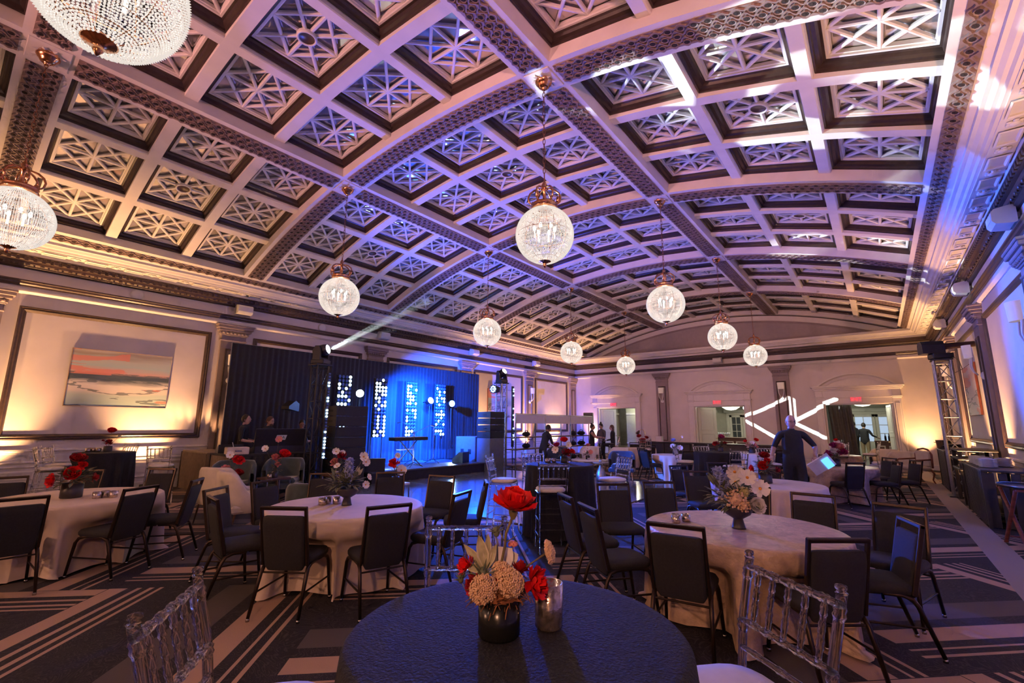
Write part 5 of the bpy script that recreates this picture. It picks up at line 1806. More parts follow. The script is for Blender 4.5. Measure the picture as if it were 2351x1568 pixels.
# ---------------------------------------------------------------- clothed round tables
def cloth_table(lb, c, r, h_, mname, folds, amp, grp, pool=0.05, seed=0):
    t = thing('round_table', lb, 'table', (c[0], c[1], 0), 0, grp)
    rnd = random.Random(seed)
    ph = [rnd.uniform(0, 6.28) for _ in range(4)]
    q = MB()
    n = 120
    near = [q_ for q_ in CHPOS if (Vector(q_[0][:2])-Vector(c)).length < 1.6]
    rows = [(0.35, h_), (0.7, h_), (0.93, h_), (0.985, h_-0.002), (1.003, h_-0.012), (1.010, h_-0.04), (1.010, h_*0.88), (1.010, h_*0.80), (1.012, h_*0.72), (1.015, h_*0.64), (1.018, h_*0.50), (1.02, h_*0.35), (1.025, h_*0.20), (1.03, h_*0.08), (1.04, 0.015)]
    pts = []
    for j, (f, z_) in enumerate(rows):
        drop = max(0.0, (h_-0.04-z_)/(h_-0.04)) if j > 5 else 0.0
        for k in range(n):
            a = 2*PI*k/n
            w_ = math.sin(folds*a+ph[0]+0.9*math.sin(3*a+ph[1]))+0.45*math.sin((folds+7)*a+ph[2])
            rr = r*f+amp*1.35*(drop**0.6)*w_
            if j == len(rows)-1:
                rr += pool*(0.5+0.5*math.sin(5*a+ph[3]))
                z2 = z_+0.012*(1+math.sin(9*a+ph[1]))
            else:
                z2 = z_
            px, py = rr*math.cos(a), rr*math.sin(a)
            for lc, fv_, kd in near:
                zt = 0.60 if kd == 'c' else 0.92
                if z2 > zt or z2 > h_-0.05:
                    continue
                rel = Vector((c[0]+px-lc[0], c[1]+py-lc[1]))
                ly, lx = rel.dot(fv_), rel.x*fv_.y-rel.y*fv_.x
                if -0.3 < ly < 0.30 and abs(lx) < 0.36:
                    sx_ = min(1, max(0, (0.36-abs(lx))/0.10))
                    sz_ = min(1, max(0, (zt-z2)/0.10))
                    mv = (0.30-ly)*sx_*sx_*(3-2*sx_)*sz_
                    px += fv_.x*mv
                    py += fv_.y*mv
            pts.append((px, py, z2))
    q.grid(pts, n, len(rows), 0, True, True)
    cpt = [(0, 0, h_)]+pts[:n]
    q.add(cpt, [(0, 1+k, 1+(k+1) % n) for k in range(n)], 0, True)
    q.build('tablecloth', mname, t)
    b = MB(); b.lathe([(0.0, h_-0.04), (r*0.97, h_-0.04), (r*0.97, h_-0.012), (0.0, h_-0.012)], 32); b.build('tabletop', 'darkwood', t)
    b = MB(); b.cyl((0, 0, 0.02), (0, 0, h_-0.04), 0.04, n=8); b.box((0, 0, 0.015), (0.5, 0.5, 0.03)); b.build('pedestal', 'chairmetal', t)
    return t
RD = 'round dining tables'
cloth_table('round table in pale linen under the seascape, at the left edge', T1, 0.84, 0.76, 'linen', 19, 0.030, RD, seed=1)
cloth_table('round table in pale linen with white flowers before the stage', T2, 0.84, 0.76, 'linen', 20, 0.030, RD, seed=2)
cloth_table('large round table in golden crushed satin at the right front', T3, 0.84, 0.76, 'satin', 17, 0.036, RD, seed=3)
cloth_table('round table in pale linen with red roses behind the satin table', T4, 0.84, 0.76, 'linen', 19, 0.030, RD, seed=4)
cloth_table('round table in grey satin before the right doorway', T5, 0.84, 0.76, 'satin', 18, 0.034, RD, seed=5)
cloth_table('small round table with blue light streaks on its cloth', TB, 0.60, 0.76, 'linen', 14, 0.030, RD, seed=6)
cloth_table('small round pale table near the far wall pilaster', TF, 0.60, 0.76, 'linen', 14, 0.030, RD, seed=7)
cloth_table('far round pale table with peach flowers', TG, 0.75, 0.76, 'linen', 16, 0.030, RD, seed=8)
cloth_table('small round pink clothed table before the grey curtain', (-1.15, 18.6), 0.6, 0.76, 'satin', 14, 0.030, RD, seed=13)
HB = 'tall navy clothed tables'
cloth_table('tall round table in crinkled navy cloth, nearest the camera', HN, 0.50, 1.07, 'navycloth', 15, 0.028, HB, 0.03, 9)
cloth_table('tall round navy table at the edge of the dance floor', HM, 0.52, 1.07, 'navycloth', 15, 0.030, HB, 0.03, 10)
cloth_table('tall round navy table against the left wall', HL, 0.48, 1.07, 'navycloth', 15, 0.028, HB, 0.03, 11)
cloth_table('tall round navy table in the far middle of the room', H2, 0.50, 1.07, 'navycloth', 15, 0.030, HB, 0.03, 12)
# ---------------------------------------------------------------- flower parts
def petal(b, c, nrm, up_, w_, l_, cup, mi=0, frill=0.0, rnd=None):
    # cupped petal patch from c growing along up_, facing nrm
    n, u = Vector(nrm).normalized(), Vector(up_).normalized()
    s = u.cross(n).normalized()
    n = s.cross(u)
    pts = []
    NU, NV = 5, 5
    for j in range(NV):
        v = j/(NV-1)
        ww = w_*(0.35+0.65*math.sin(PI*(0.12+0.62*v)))
        for i in range(NU):
            a = (i/(NU-1)-0.5)*2
            fr = frill*(rnd.uniform(-1, 1) if rnd else 0)*v
            pts.append(Vector(c)+u*(l_*v+fr)+s*(a*ww*0.5)+n*(cup*(a*a*0.5-0.6*v*(1-v)*1.2+0.35*v*v)+fr*0.6))
    b.grid(pts, NU, NV, mi, True)
def rose(parent, c, r, mname, name='rose', axis=(0, 0, 1), seed=0, opened=1.0):
    rnd = random.Random(seed)
    b = MB()
    X = Vector((0, 0, 1)).rotation_difference(Vector(axis)).to_matrix().to_4x4()
    for ring, (n, tilt, rad, ln) in enumerate(((3, 10, 0.10, 0.75), (5, 24, 0.22, 0.9), (6, 42*opened, 0.32, 1.0), (7, 62*opened, 0.36, 1.05))):
        for k in range(n):
            a = 2*PI*k/n+ring*0.5+rnd.uniform(-0.15, 0.15)
            tl = R_(tilt+rnd.uniform(-6, 6))
            d = Vector((math.cos(a), math.sin(a), 0))
            u = d*math.sin(tl)+Vector((0, 0, 1))*math.cos(tl)
            nn = -d*math.cos(tl)+Vector((0, 0, 1))*math.sin(tl)
            petal(b, X @ (d*r*rad*0.5+Vector((0, 0, -0.35*r+0.05*ring*r*-0.4))), X.to_3x3() @ nn, X.to_3x3() @ u, r*0.95, r*ln, r*0.32, 0, 0.05*r, rnd)
    b.ball((0, 0, 0), r*0.22, 8, 6, 0, X @ Matrix.Translation((0, 0, -0.1*r)))
    return b.build(name, mname, parent, c)
def carnation(parent, c, r, mname, axis=(0, 0, 1), seed=0, name='carnation'):
    rnd = random.Random(seed)
    b = MB()
    X = Vector((0, 0, 1)).rotation_difference(Vector(axis)).to_matrix().to_4x4()
    for k in range(34):
        a = rnd.uniform(0, 2*PI)
        tl = R_(rnd.uniform(2, 88))
        d = Vector((math.cos(a), math.sin(a), 0))
        u = d*math.sin(tl)+Vector((0, 0, 1))*math.cos(tl)
        nn = -d*math.cos(tl)+Vector((0, 0, 1))*math.sin(tl)
        petal(b, X @ (d*r*0.08+Vector((0, 0, -0.3*r))), X.to_3x3() @ nn, X.to_3x3() @ u, r*0.55, r*rnd.uniform(0.8, 1.0), r*0.12, 0, 0.12*r, rnd)
    return b.build(name, mname, parent, c)
def daisy(parent, c, r, axis, seed=0, mname='white_petal', name='daisy'):
    rnd = random.Random(seed)
    b = MB()
    X = Vector((0, 0, 1)).rotation_difference(Vector(axis)).to_matrix().to_4x4()
    for k in range(8):
        a = 2*PI*k/8+rnd.uniform(-0.1, 0.1)
        d = Vector((math.cos(a), math.sin(a), 0.22+rnd.uniform(-0.1, 0.1))).normalized()
        petal(b, X @ (d*r*0.12), X @ Vector((0, 0, 1)), X @ d, r*0.62, r*0.92, r*0.16, 0, 0.03*r, rnd)
    o = b.build(name, mname, parent, c)
    q = MB(); q.ball((0, 0, r*0.08), r*0.19, 8, 6, 0, X, (1, 1, 0.7)); q.build('flower_centre', 'orange', o)
    return o
def berries(parent, c, r, mname, n, br, seed=0, flat=0.7, axis=(0, 0, 1)):
    rnd = random.Random(seed)
    b = MB()
    X = Vector((0, 0, 1)).rotation_difference(Vector(axis)).to_matrix().to_4x4()
    for k in range(n):
        z_ = 1-(k+0.5)/n*1.25
        a = 2.39996*k
        rr = math.sqrt(max(0, 1-z_*z_))
        p = X @ (Vector((rr*math.cos(a), rr*math.sin(a), z_*flat))*r*rnd.uniform(0.86, 1.05))
        b.ball(p, br*rnd.uniform(0.8, 1.2), 5, 4)
    b.ball((0, 0, 0), r*0.75, 8, 6, 0, X, (1, 1, flat))
    o = b.build('berry_cluster', mname, parent, c)
    o['kind'] = 'stuff'
    return o
def leafm(b, c, d, nrm, l_, w_, mi=0, edge=None):
    d, n = Vector(d).normalized(), Vector(nrm)
    s = d.cross(n).normalized()
    n = s.cross(d)
    pr = ((0.0, 0.06), (0.2, 0.6), (0.45, 1.0), (0.7, 0.8), (0.9, 0.35), (1.0, 0.03))
    pts = []
    for t_, ww in pr:
        m_ = Vector(c)+d*l_*t_-n*l_*0.25*t_*t_
        for a in (-1, -0.72, 0, 0.72, 1):
            pts.append(m_+s*(a*w_*ww*0.5)+n*(abs(a)*w_*0.16))
    o = len(b.v)
    b.v += [tuple(p) for p in pts]
    for j in range(5):
        for i in range(4):
            b.f.append([o+j*5+i, o+j*5+i+1, o+(j+1)*5+i+1, o+(j+1)*5+i])
            b.mi.append(edge if (edge is not None and i in (0, 3)) else mi)
            b.sm.append(True)
def foliage(parent, c, r, n, seed, mats=('leaf', 'leafedge'), h_=0.10, l_=0.09, w_=0.04, name='foliage', up_=0.35):
    rnd = random.Random(seed)
    b = MB()
    for k in range(n):
        a = rnd.uniform(0, 2*PI)
        el = rnd.uniform(-0.35, 1.2)
        d = Vector((math.cos(a)*math.cos(el), math.sin(a)*math.cos(el), math.sin(el)+up_*0.3))
        st = Vector((0, 0, 0))+d*r*rnd.uniform(0.25, 0.8)
        st.z = st.z*h_/r
        leafm(b, st, d, Vector((0, 0, 1)) if abs(el) < 1 else Vector((math.cos(a+1.5), math.sin(a+1.5), 0.3)), l_*rnd.uniform(0.7, 1.3), w_*rnd.uniform(0.7, 1.2), 0, 1 if rnd.random() < 0.5 else 0)
    o = b.build(name, list(mats), parent, c)
    o['kind'] = 'stuff'
    return o
def spike(parent, base, top, r, mname, seed=0):
    rnd = random.Random(seed)
    b = MB()
    p0, p1 = Vector(base), Vector(top)
    for k in range(46):
        f = (k+0.5)/46
        a = 2.4*k
        p = p0+(p1-p0)*f+Vector((math.cos(a), math.sin(a), 0))*r*(1-0.55*f)
        for j in range(4):
            aa = a+j*1.57
            d = Vector((math.cos(aa), math.sin(aa), 0.5))
            petal(b, p, Vector((math.cos(a), math.sin(a), 0.2)), d, r*0.55, r*0.62, r*0.1, 0, 0.02*r, rnd)
    o = b.build('delphinium', mname, parent)
    o['kind'] = 'stuff'
    return o
def stem(b, pts, r=0.0035, mi=0):
    b.tube(pts, r, 5, mi)
def footed_bowl(parent, s=1.0):
    q = MB(); q.lathe([(0.0, 0.0), (0.062*s, 0.0), (0.055*s, 0.015), (0.040*s, 0.085*s), (0.055*s, 0.095*s), (0.105*s, 0.125*s), (0.135*s, 0.175*s), (0.138*s, 0.20*s), (0.130*s, 0.20*s), (0.0, 0.17*s)], 24)
    return q.build('vase', 'vase', parent)
def round_vase(parent, r, h_, m_='blackglass'):
    q = MB(); q.lathe([(0.0, 0.0), (r*0.92, 0.0), (r, 0.008), (r, h_), (r*0.93, h_), (r*0.93, h_-0.012), (0.0, h_-0.012)], 28)
    return q.build('vase', m_, parent)
def arrangement(lb, loc, rz=0):
    return thing('flower_arrangement', lb, 'flowers', loc, rz, 'flower arrangements on the tables')
camdir = lambda p: (Vector((0, 0, 1.68))-Vector(p)).normalized()
# ---- nearest table: tall red rose, carnations, pale berries
A = arrangement('arrangement with one tall red rose in a black glass pot on the nearest table', (HN[0]-0.02, HN[1]-0.06, 1.07), yaw)
round_vase(A, 0.062, 0.105)
q = MB()   # local x = picture right, y = away from camera
stem(q, [(-0.005, 0, 0.09), (0.002, 0, 0.18), (0.015, 0, 0.245), (0.018, 0, 0.28), (0.040, 0, 0.335)], 0.0042)
stem(q, [(0.016, 0, 0.255), (0.05, 0, 0.275)], 0.0015)
stem(q, [(0.016, 0, 0.255), (0.0, -0.0, 0.285)], 0.0015)
q.build('rose_stem', 'stem', A)
q = MB(); q.lathe([(0.005, 0.0), (0.014, 0.018), (0.013, 0.034), (0.004, 0.038)], 10); q.build('calyx', 'stem', A, (0.040, 0, 0.322))
rose(A, (0.045, 0, 0.378), 0.058, 'red', 'red_rose', (0.12, -0.30, 1), 3, 1.2)
carnation(A, (0.108, -0.03, 0.150), 0.050, 'red', (0.8, -0.5, 0.25), 4)
carnation(A, (-0.102, 0.0, 0.190), 0.034, 'red', (-0.9, -0.3, 0.5), 5)
carnation(A, (-0.075, -0.02, 0.145), 0.036, 'darkred', (-0.6, -0.6, 0.5), 6)
carnation(A, (0.012, -0.025, 0.168), 0.032, 'darkred', (0, -0.5, 0.9), 7)
carnation(A, (0.06, 0.02, 0.178), 0.032, 'darkred', (0.3, 0.1, 0.9), 8)
berries(A, (-0.045, -0.050, 0.140), 0.040, 'peach', 330, 0.0034, 1, 0.8, (-0.3, -0.7, 0.6))
berries(A, (0.032, -0.045, 0.155), 0.038, 'peach', 300, 0.0034, 2, 0.9, (0.2, -0.8, 0.5))
berries(A, (0.005, -0.01, 0.178), 0.028, 'peach', 180, 0.0034, 3, 0.8, (-0.1, -0.6, 0.7))
berries(A, (0.150, 0.03, 0.222), 0.032, 'peach', 200, 0.0036, 4, 0.5, (0.9, -0.2, 0.25))
berries(A, (0.040, 0.04, 0.240), 0.013, 'pink', 26, 0.0045, 5, 0.6)
q = MB()
stem(q, [(0.03, 0.02, 0.10), (0.075, 0.03, 0.175), (0.142, 0.03, 0.218)], 0.0030)
stem(q, [(0.01, 0.03, 0.10), (0.025, 0.04, 0.17), (0.040, 0.04, 0.235)], 0.0022)
stem(q, [(-0.02, 0, 0.10), (-0.07, 0, 0.155), (-0.098, 0, 0.185)], 0.0025)
q.build('stems', 'stem', A)['kind'] = 'stuff'
for k, (d, l_, w_) in enumerate((((-0.25, -0.05, 1), 0.098, 0.038), ((-0.75, 0.0, 0.75), 0.098, 0.027), ((0.05, 0.05, 1), 0.098, 0.027), ((-0.6, -0.1, 0.12), 0.070, 0.028), ((0.32, 0, 0.75), 0.075, 0.024))):
    b = MB(); leafm(b, (0, 0, 0), d, (0.1, -1, 0.15), l_, w_, 0, 1)
    b.build('leaf', ['paleleaf', 'leafedge'], A, (-0.040, 0.0, 0.178))
q = MB(); stem(q, [(0, 0, 0.09), (-0.028, 0, 0.14), (-0.040, 0, 0.185)], 0.003); q.build('leaf_stem', 'paleleaf', A)
b = MB(); petal(b, (0, 0, 0), (0, -1, 0.2), (0.1, 0.15, 1), 0.075, 0.070, 0.02); petal(b, (0.01, 0.02, 0), (0, -1, 0.2), (0.45, 0.15, 1), 0.06, 0.060, 0.02); b.build('white_petal', 'white_petal', A, (0.0, 0.03, 0.165))
def thistle(c, s, seed, d=(0, 0, 1)):
    rnd = random.Random(seed)
    b = MB()
    for k in range(16):
        a = 2*PI*k/16+rnd.uniform(-.2, .2)
        e = rnd.uniform(0.2, 1.2)
        p = Vector((math.cos(a)*math.cos(e), math.sin(a)*math.cos(e), math.sin(e)))*s*rnd.uniform(0.7, 1.1)
        b.tube([(0, 0, 0), p*0.5, p+Vector((0, 0, -0.1*s))], [0.003, 0.002, 0.0006], 4)
    b.ball((0, 0, 0.005), s*0.25, 6, 5, sc3=(1, 1, 1.5))
    b.tube([(0, 0, 0), (-0.3*c[0], 0, -0.06), (-c[0]*0.8, 0, 0.12-c[2])], 0.002, 4)
    o = b.build('thistle', 'leaf', A, c)
    o['kind'] = 'stuff'
thistle((-0.012, 0.03, 0.275), 0.045, 1)
thistle((-0.115, -0.01, 0.150), 0.036, 2)
thistle((-0.05, -0.02, 0.165), 0.062, 3)
rnd = random.Random(11)
b = MB()
for k in range(240):
    a = rnd.uniform(0, 2*PI)
    rr = rnd.uniform(0.03, 0.075)
    z_ = rnd.uniform(0.095, 0.15)
    p = Vector((rr*math.cos(a), rr*math.sin(a), z_))
    e = p+Vector((rnd.uniform(-.03, .03)+0.012*math.cos(a), rnd.uniform(-.03, .03)+0.012*math.sin(a), rnd.uniform(-0.035, 0.02)))
    b.tube([p, (p+e)/2+Vector((rnd.uniform(-.012, .012), rnd.uniform(-.012, .012), 0.006)), e], [0.0016, 0.002, 0.0012], 4, cap=False)
b.ball((0, 0, 0.115), 0.066, 14, 8, sc3=(1, 1, 0.55))
b.build('moss', 'moss', A)['kind'] = 'stuff'
# ---- satin table: white cosmos, blue spire, berries in a footed bowl
A = arrangement('white cosmos and blue delphinium in a dark footed bowl on the satin table', (T3[0], T3[1]-0.08, 0.76), math.atan2(-T3[0], T3[1]))
footed_bowl(A, 1.0)
foliage(A, (0, 0, 0.21), 0.17, 110, 21, ('leaf', 'leafedge'), 0.15, 0.10, 0.042)
foliage(A, (-0.12, 0, 0.25), 0.16, 46, 22, ('leaf', 'paleleaf'), 0.16, 0.12, 0.035, 'side_foliage')
spike(A, (-0.10, 0, 0.26), (-0.15, 0.0, 0.52), 0.055, 'blueflower', 1)
spike(A, (-0.05, 0.02, 0.26), (-0.07, 0.02, 0.46), 0.05, 'blueflower', 2)
daisy(A, (0.0, -0.02, 0.50), 0.075, (0.05, -0.8, -0.25), 1)
daisy(A, (0.10, -0.06, 0.455), 0.072, (0.1, -1, 0.35), 2)
daisy(A, (0.195, -0.06, 0.365), 0.078, (0.3, -1, 0.35), 3)
daisy(A, (0.0, -0.02, 0.41), 0.05, (0.0, -0.8, 0.1), 4)
rose(A, (0.155, -0.10, 0.225), 0.075, 'white_petal', 'white_rose', (0.45, -0.8, 0.25), 9, 0.9)
berries(A, (-0.01, -0.12, 0.27), 0.085, 'peach', 34, 0.012, 7, 0.9, (0, -1, 0.4))
berries(A, (0.06, -0.08, 0.33), 0.045, 'yellowgreen', 60, 0.010, 8, 0.9, (0, -0.8, 0.5))
berries(A, (0.05, -0.13, 0.22), 0.055, 'peach', 22, 0.011, 9, 0.9, (0.2, -1, 0.2))
# ---- second table: pale spires in a footed bowl
A = arrangement('white lilies, mauve spire and pale leaves in a dark footed bowl before the stage', (T2[0], T2[1], 0.76), math.atan2(-T2[0], T2[1]))
footed_bowl(A, 0.95)
foliage(A, (0, 0, 0.21), 0.17, 150, 31, ('leaf', 'leafedge'), 0.13, 0.075, 0.04)
foliage(A, (-0.12, 0, 0.22), 0.14, 30, 32, ('leaf', 'paleleaf'), 0.16, 0.10, 0.03, 'side_foliage')
spike(A, (0.0, 0, 0.25), (0.0, 0.0, 0.50), 0.055, 'blueflower', 3)
daisy(A, (0.15, 0, 0.53), 0.055, (0.3, -1, 0.3), 5)
daisy(A, (0.18, 0, 0.47), 0.05, (0.5, -1, 0.1), 6)
daisy(A, (-0.13, 0, 0.43), 0.04, (-0.4, -0.6, 0.8), 7)
daisy(A, (0.19, -0.04, 0.22), 0.045, (0.5, -1, 0.1), 8)
daisy(A, (0.22, -0.02, 0.30), 0.04, (0.7, -0.6, 0.4), 9)
for k, d in enumerate(((0.35, 0, 0.9), (0.55, 0, 0.7), (0.2, 0.1, 1))):
    b = MB(); leafm(b, (0, 0, 0), d, (0.1, -1, 0.1), 0.14, 0.04, 0, 1); b.build('leaf', ['paleleaf', 'leafedge'], A, (0.07, 0, 0.29))
q = MB(); stem(q, [(0.02, 0, 0.18), (0.08, 0, 0.38), (0.15, 0, 0.52)], 0.003); stem(q, [(-0.02, 0, 0.18), (-0.12, 0, 0.40), (-0.19, 0, 0.52)], 0.002); q.build('stems', 'stem', A)['kind'] = 'stuff'
# ---- rose bowls
def rosebowl(lb, c, s=1.0, seed=0, tall=True):
    A = arrangement(lb, c, math.atan2(-c[0], c[1]))
    round_vase(A, 0.105*s, 0.17*s, 'vase')
    foliage(A, (0, 0, 0.20*s), 0.20*s, 90, seed+40, ('leaf', 'moss'), 0.15*s, 0.09*s, 0.04*s)
    rose(A, (-0.02*s, -0.09*s, 0.29*s), 0.085*s, 'red', 'red_rose', (-0.1, -0.9, 0.4), seed, 0.9)
    rose(A, (0.01, 0.0, 0.46*s), 0.085*s, 'darkred', 'red_rose', (0.1, -0.5, 0.9), seed+1, 1.0)
    carnation(A, (0.05*s, -0.05*s, 0.38*s), 0.065*s, 'red', (0.2, -0.8, 0.5), seed+2)
    rose(A, (-0.20*s, -0.05*s, 0.22*s), 0.075*s, 'red', 'red_rose', (-0.9, -0.3, 0.1), seed+3, 1.2)
    carnation(A, (0.19*s, -0.03*s, 0.23*s), 0.06*s, 'darkred', (0.9, -0.4, 0.2), seed+4)
    return A
rosebowl('red roses and carnations in a dark round pot on the left table', (T1[0]+0.10, T1[1]-0.10, 0.76), 1.0, 50)
rosebowl('deep red roses in a dark square pot on the table behind the satin one', (T4[0], T4[1], 0.76), 0.95, 60)
# ---- small arrangements
def posy(lb, c, blooms, seed, pot=0.06, ph=0.10, fol=40, s=1.0, pm='vase'):
    A = arrangement(lb, c, math.atan2(-c[0], c[1]))
    round_vase(A, pot*s, ph*s, pm)
    if fol:
        foliage(A, (0, 0, ph*s+0.03), 0.11*s, fol, seed, ('leaf', 'moss'), 0.09*s, 0.07*s, 0.03*s)
    q = MB()
    for k, (kind, x_, z_, r_, m_) in enumerate(blooms):
        p = (x_*s, -0.03*s, z_*s)
        stem(q, [(0, 0, ph*s*0.8), (x_*0.4*s, -0.01, z_*0.6*s), p], 0.003)
        if kind == 'r':
            rose(A, p, r_*s, m_, 'rose', (x_*2, -0.6, 0.8), seed+k)
        elif kind == 'c':
            carnation(A, p, r_*s, m_, (x_*2, -0.6, 0.8), seed+k)
        else:
            daisy(A, p, r_*s, (x_*2, -1, 0.4), seed+k, m_)
    q.build('stems', 'stem', A)['kind'] = 'stuff'
    return A
posy('single red rose spray in a small pot on the far left navy table', (HL[0]-0.1, HL[1]+0.05, 1.07), [('r', 0.02, 0.42, 0.075, 'red'), ('c', 0.0, 0.19, 0.07, 'darkred'), ('c', -0.09, 0.22, 0.03, 'darkred'), ('d', 0.15, 0.30, 0.03, 'paleleaf')], 71, 0.07, 0.11, 12)
posy('red and white flowers on the middle navy table', (HM[0]-0.05, HM[1]+0.22, 1.07), [('r', 0.0, 0.36, 0.06, 'red'), ('c', 0.04, 0.16, 0.09, 'darkred'), ('c', 0.12, 0.18, 0.06, 'red'), ('d', -0.14, 0.20, 0.06, 'white_petal'), ('d', 0.07, 0.28, 0.05, 'white_petal'), ('r', -0.12, 0.28, 0.05, 'magenta')], 81)
posy('dark magenta flowers on the tall navy table in the far middle', (H2[0]+0.05, H2[1]+0.18, 1.07), [('r', 0.03, 0.34, 0.07, 'magenta'), ('c', -0.10, 0.18, 0.08, 'darkred'), ('c', 0.10, 0.2, 0.06, 'darkred')], 91)
posy('pink and lilac flowers on the table before the right doorway', (T5[0]+0.05, T5[1], 0.76), [('c', -0.10, 0.22, 0.09, 'magenta'), ('r', 0.0, 0.26, 0.09, 'white_petal'), ('c', 0.12, 0.26, 0.10, 'magenta'), ('r', 0.08, 0.36, 0.08, 'pink'), ('c', 0.0, 0.38, 0.08, 'magenta')], 101, 0.08, 0.12, 60, 1.25)
posy('blue and white flowers on the blue lit table', (TB[0]+0.1, TB[1]+0.1, 0.76), [('d', 0.10, 0.16, 0.07, 'white_petal'), ('d', -0.06, 0.2, 0.06, 'white_petal'), ('r', -0.04, 0.34, 0.06, 'blueflower'), ('d', 0.16, 0.42, 0.03, 'white_petal')], 111, 0.07, 0.10, 90, 1.3)
posy('dark burgundy flowers before the far wall', (TF[0]+0.1, TF[1], 0.76), [('r', -0.1, 0.36, 0.07, 'darkred'), ('r', 0.12, 0.32, 0.06, 'darkred'), ('c', 0.0, 0.22, 0.12, 'darkred')], 121, 0.08, 0.12, 80, 1.3)
posy('peach and red flowers on the far round table', (TG[0], TG[1], 0.76), [('c', -0.06, 0.2, 0.11, 'peach'), ('c', 0.08, 0.18, 0.10, 'pink'), ('r', 0.12, 0.34, 0.06, 'red'), ('d', 0.02, 0.26, 0.06, 'white_petal'), ('r', -0.14, 0.3, 0.05, 'red')], 131, 0.08, 0.12, 40, 1.3)
posy('white flowers in a brass pot by the right doorway', (-1.15, 18.55, 0.76), [('d', 0.0, 0.3, 0.1, 'white_petal'), ('d', 0.1, 0.24, 0.09, 'white_petal'), ('r', -0.02, 0.4, 0.05, 'red'), ('d', -0.12, 0.24, 0.08, 'white_petal')], 141, 0.08, 0.16, 40, 1.2, 'gold')
# ---------------------------------------------------------------- votive candles
def make_votive():
    t = thing('votive_candle', 'x', 'candle', (0, 0, 0), 0, 'mercury glass votives')
    q = MB(); q.lathe([(0.0, 0.0), (0.030, 0.0), (0.036, 0.006), (0.037, 0.065), (0.034, 0.065), (0.033, 0.012), (0.0, 0.012)], 16); q.build('glass_cup', 'mercury', t)
    q = MB(); q.lathe([(0.0, 0.040), (0.031, 0.040), (0.031, 0.012)], 12); q.build('wax', 'candle', t)
    return t
v0 = make_votive()
VT = [((T1[0]+0.36, T1[1]+0.17), 0.76, 'three on the left table', 1.2), ((T2[0]-0.25, T2[1]-0.09), 0.76, 'beside the footed bowl before the stage', 1.2), ((T3[0]-0.55, T3[1]-0.15), 0.76, 'at the left of the satin table', 1.1),
      ((T5[0]-0.25, T5[1]-0.35), 0.76, 'on the table before the right doorway', 1.2), ((T4[0]-0.45, T4[1]-0.3), 0.76, 'on the rose table behind the satin one', 1.2), ((HL[0]-0.2, HL[1]-0.15), 1.07, 'on the far left navy table', 1.2),
      ((HM[0]-0.28, HM[1]+0.1), 1.07, 'on the middle navy table', 1.0), ((TF[0]+0.3, TF[1]-0.2), 0.76, 'beside the burgundy flowers', 1.2)]
fv = True
for (c, z_, lb, s) in VT:
    for k, (dx, dy, w3) in enumerate(((0, 0, 'leftmost'), (0.075, 0.05, 'middle'), (0.03, -0.07, 'nearest'))):
        l = 'silvered glass votive %s, %s of its three' % (lb.replace('three ', ''), w3)
        if fv:
            v0.location = (c[0]+dx*s, c[1]+dy*s, z_); v0.scale = (s, s, s); v0['label'] = l; fv = False
        else:
            dup(v0, (c[0]+dx*s, c[1]+dy*s, z_), 0.7*k, l, scale=(s, s, s))
# the tall candle glass beside the nearest flowers
t = thing('candle_glass', 'tall silvered candle glass beside the nearest flowers', 'candle', (HN[0]+0.065, HN[1]+0.075, 1.07))
q = MB(); q.lathe([(0.0, 0.0), (0.036, 0.0), (0.042, 0.006), (0.044, 0.128), (0.041, 0.128), (0.039, 0.012), (0.0, 0.012)], 24); q.build('glass_cup', 'mercury', t)
q = MB(); q.lathe([(0.0, 0.088), (0.030, 0.090), (0.039, 0.094), (0.039, 0.02)], 18); q.build('wax', 'candle', t)
q = MB(); q.cyl((0, 0, 0.088), (0, 0, 0.100), 0.0015, n=5); q.build('wick', 'blackplastic', t)
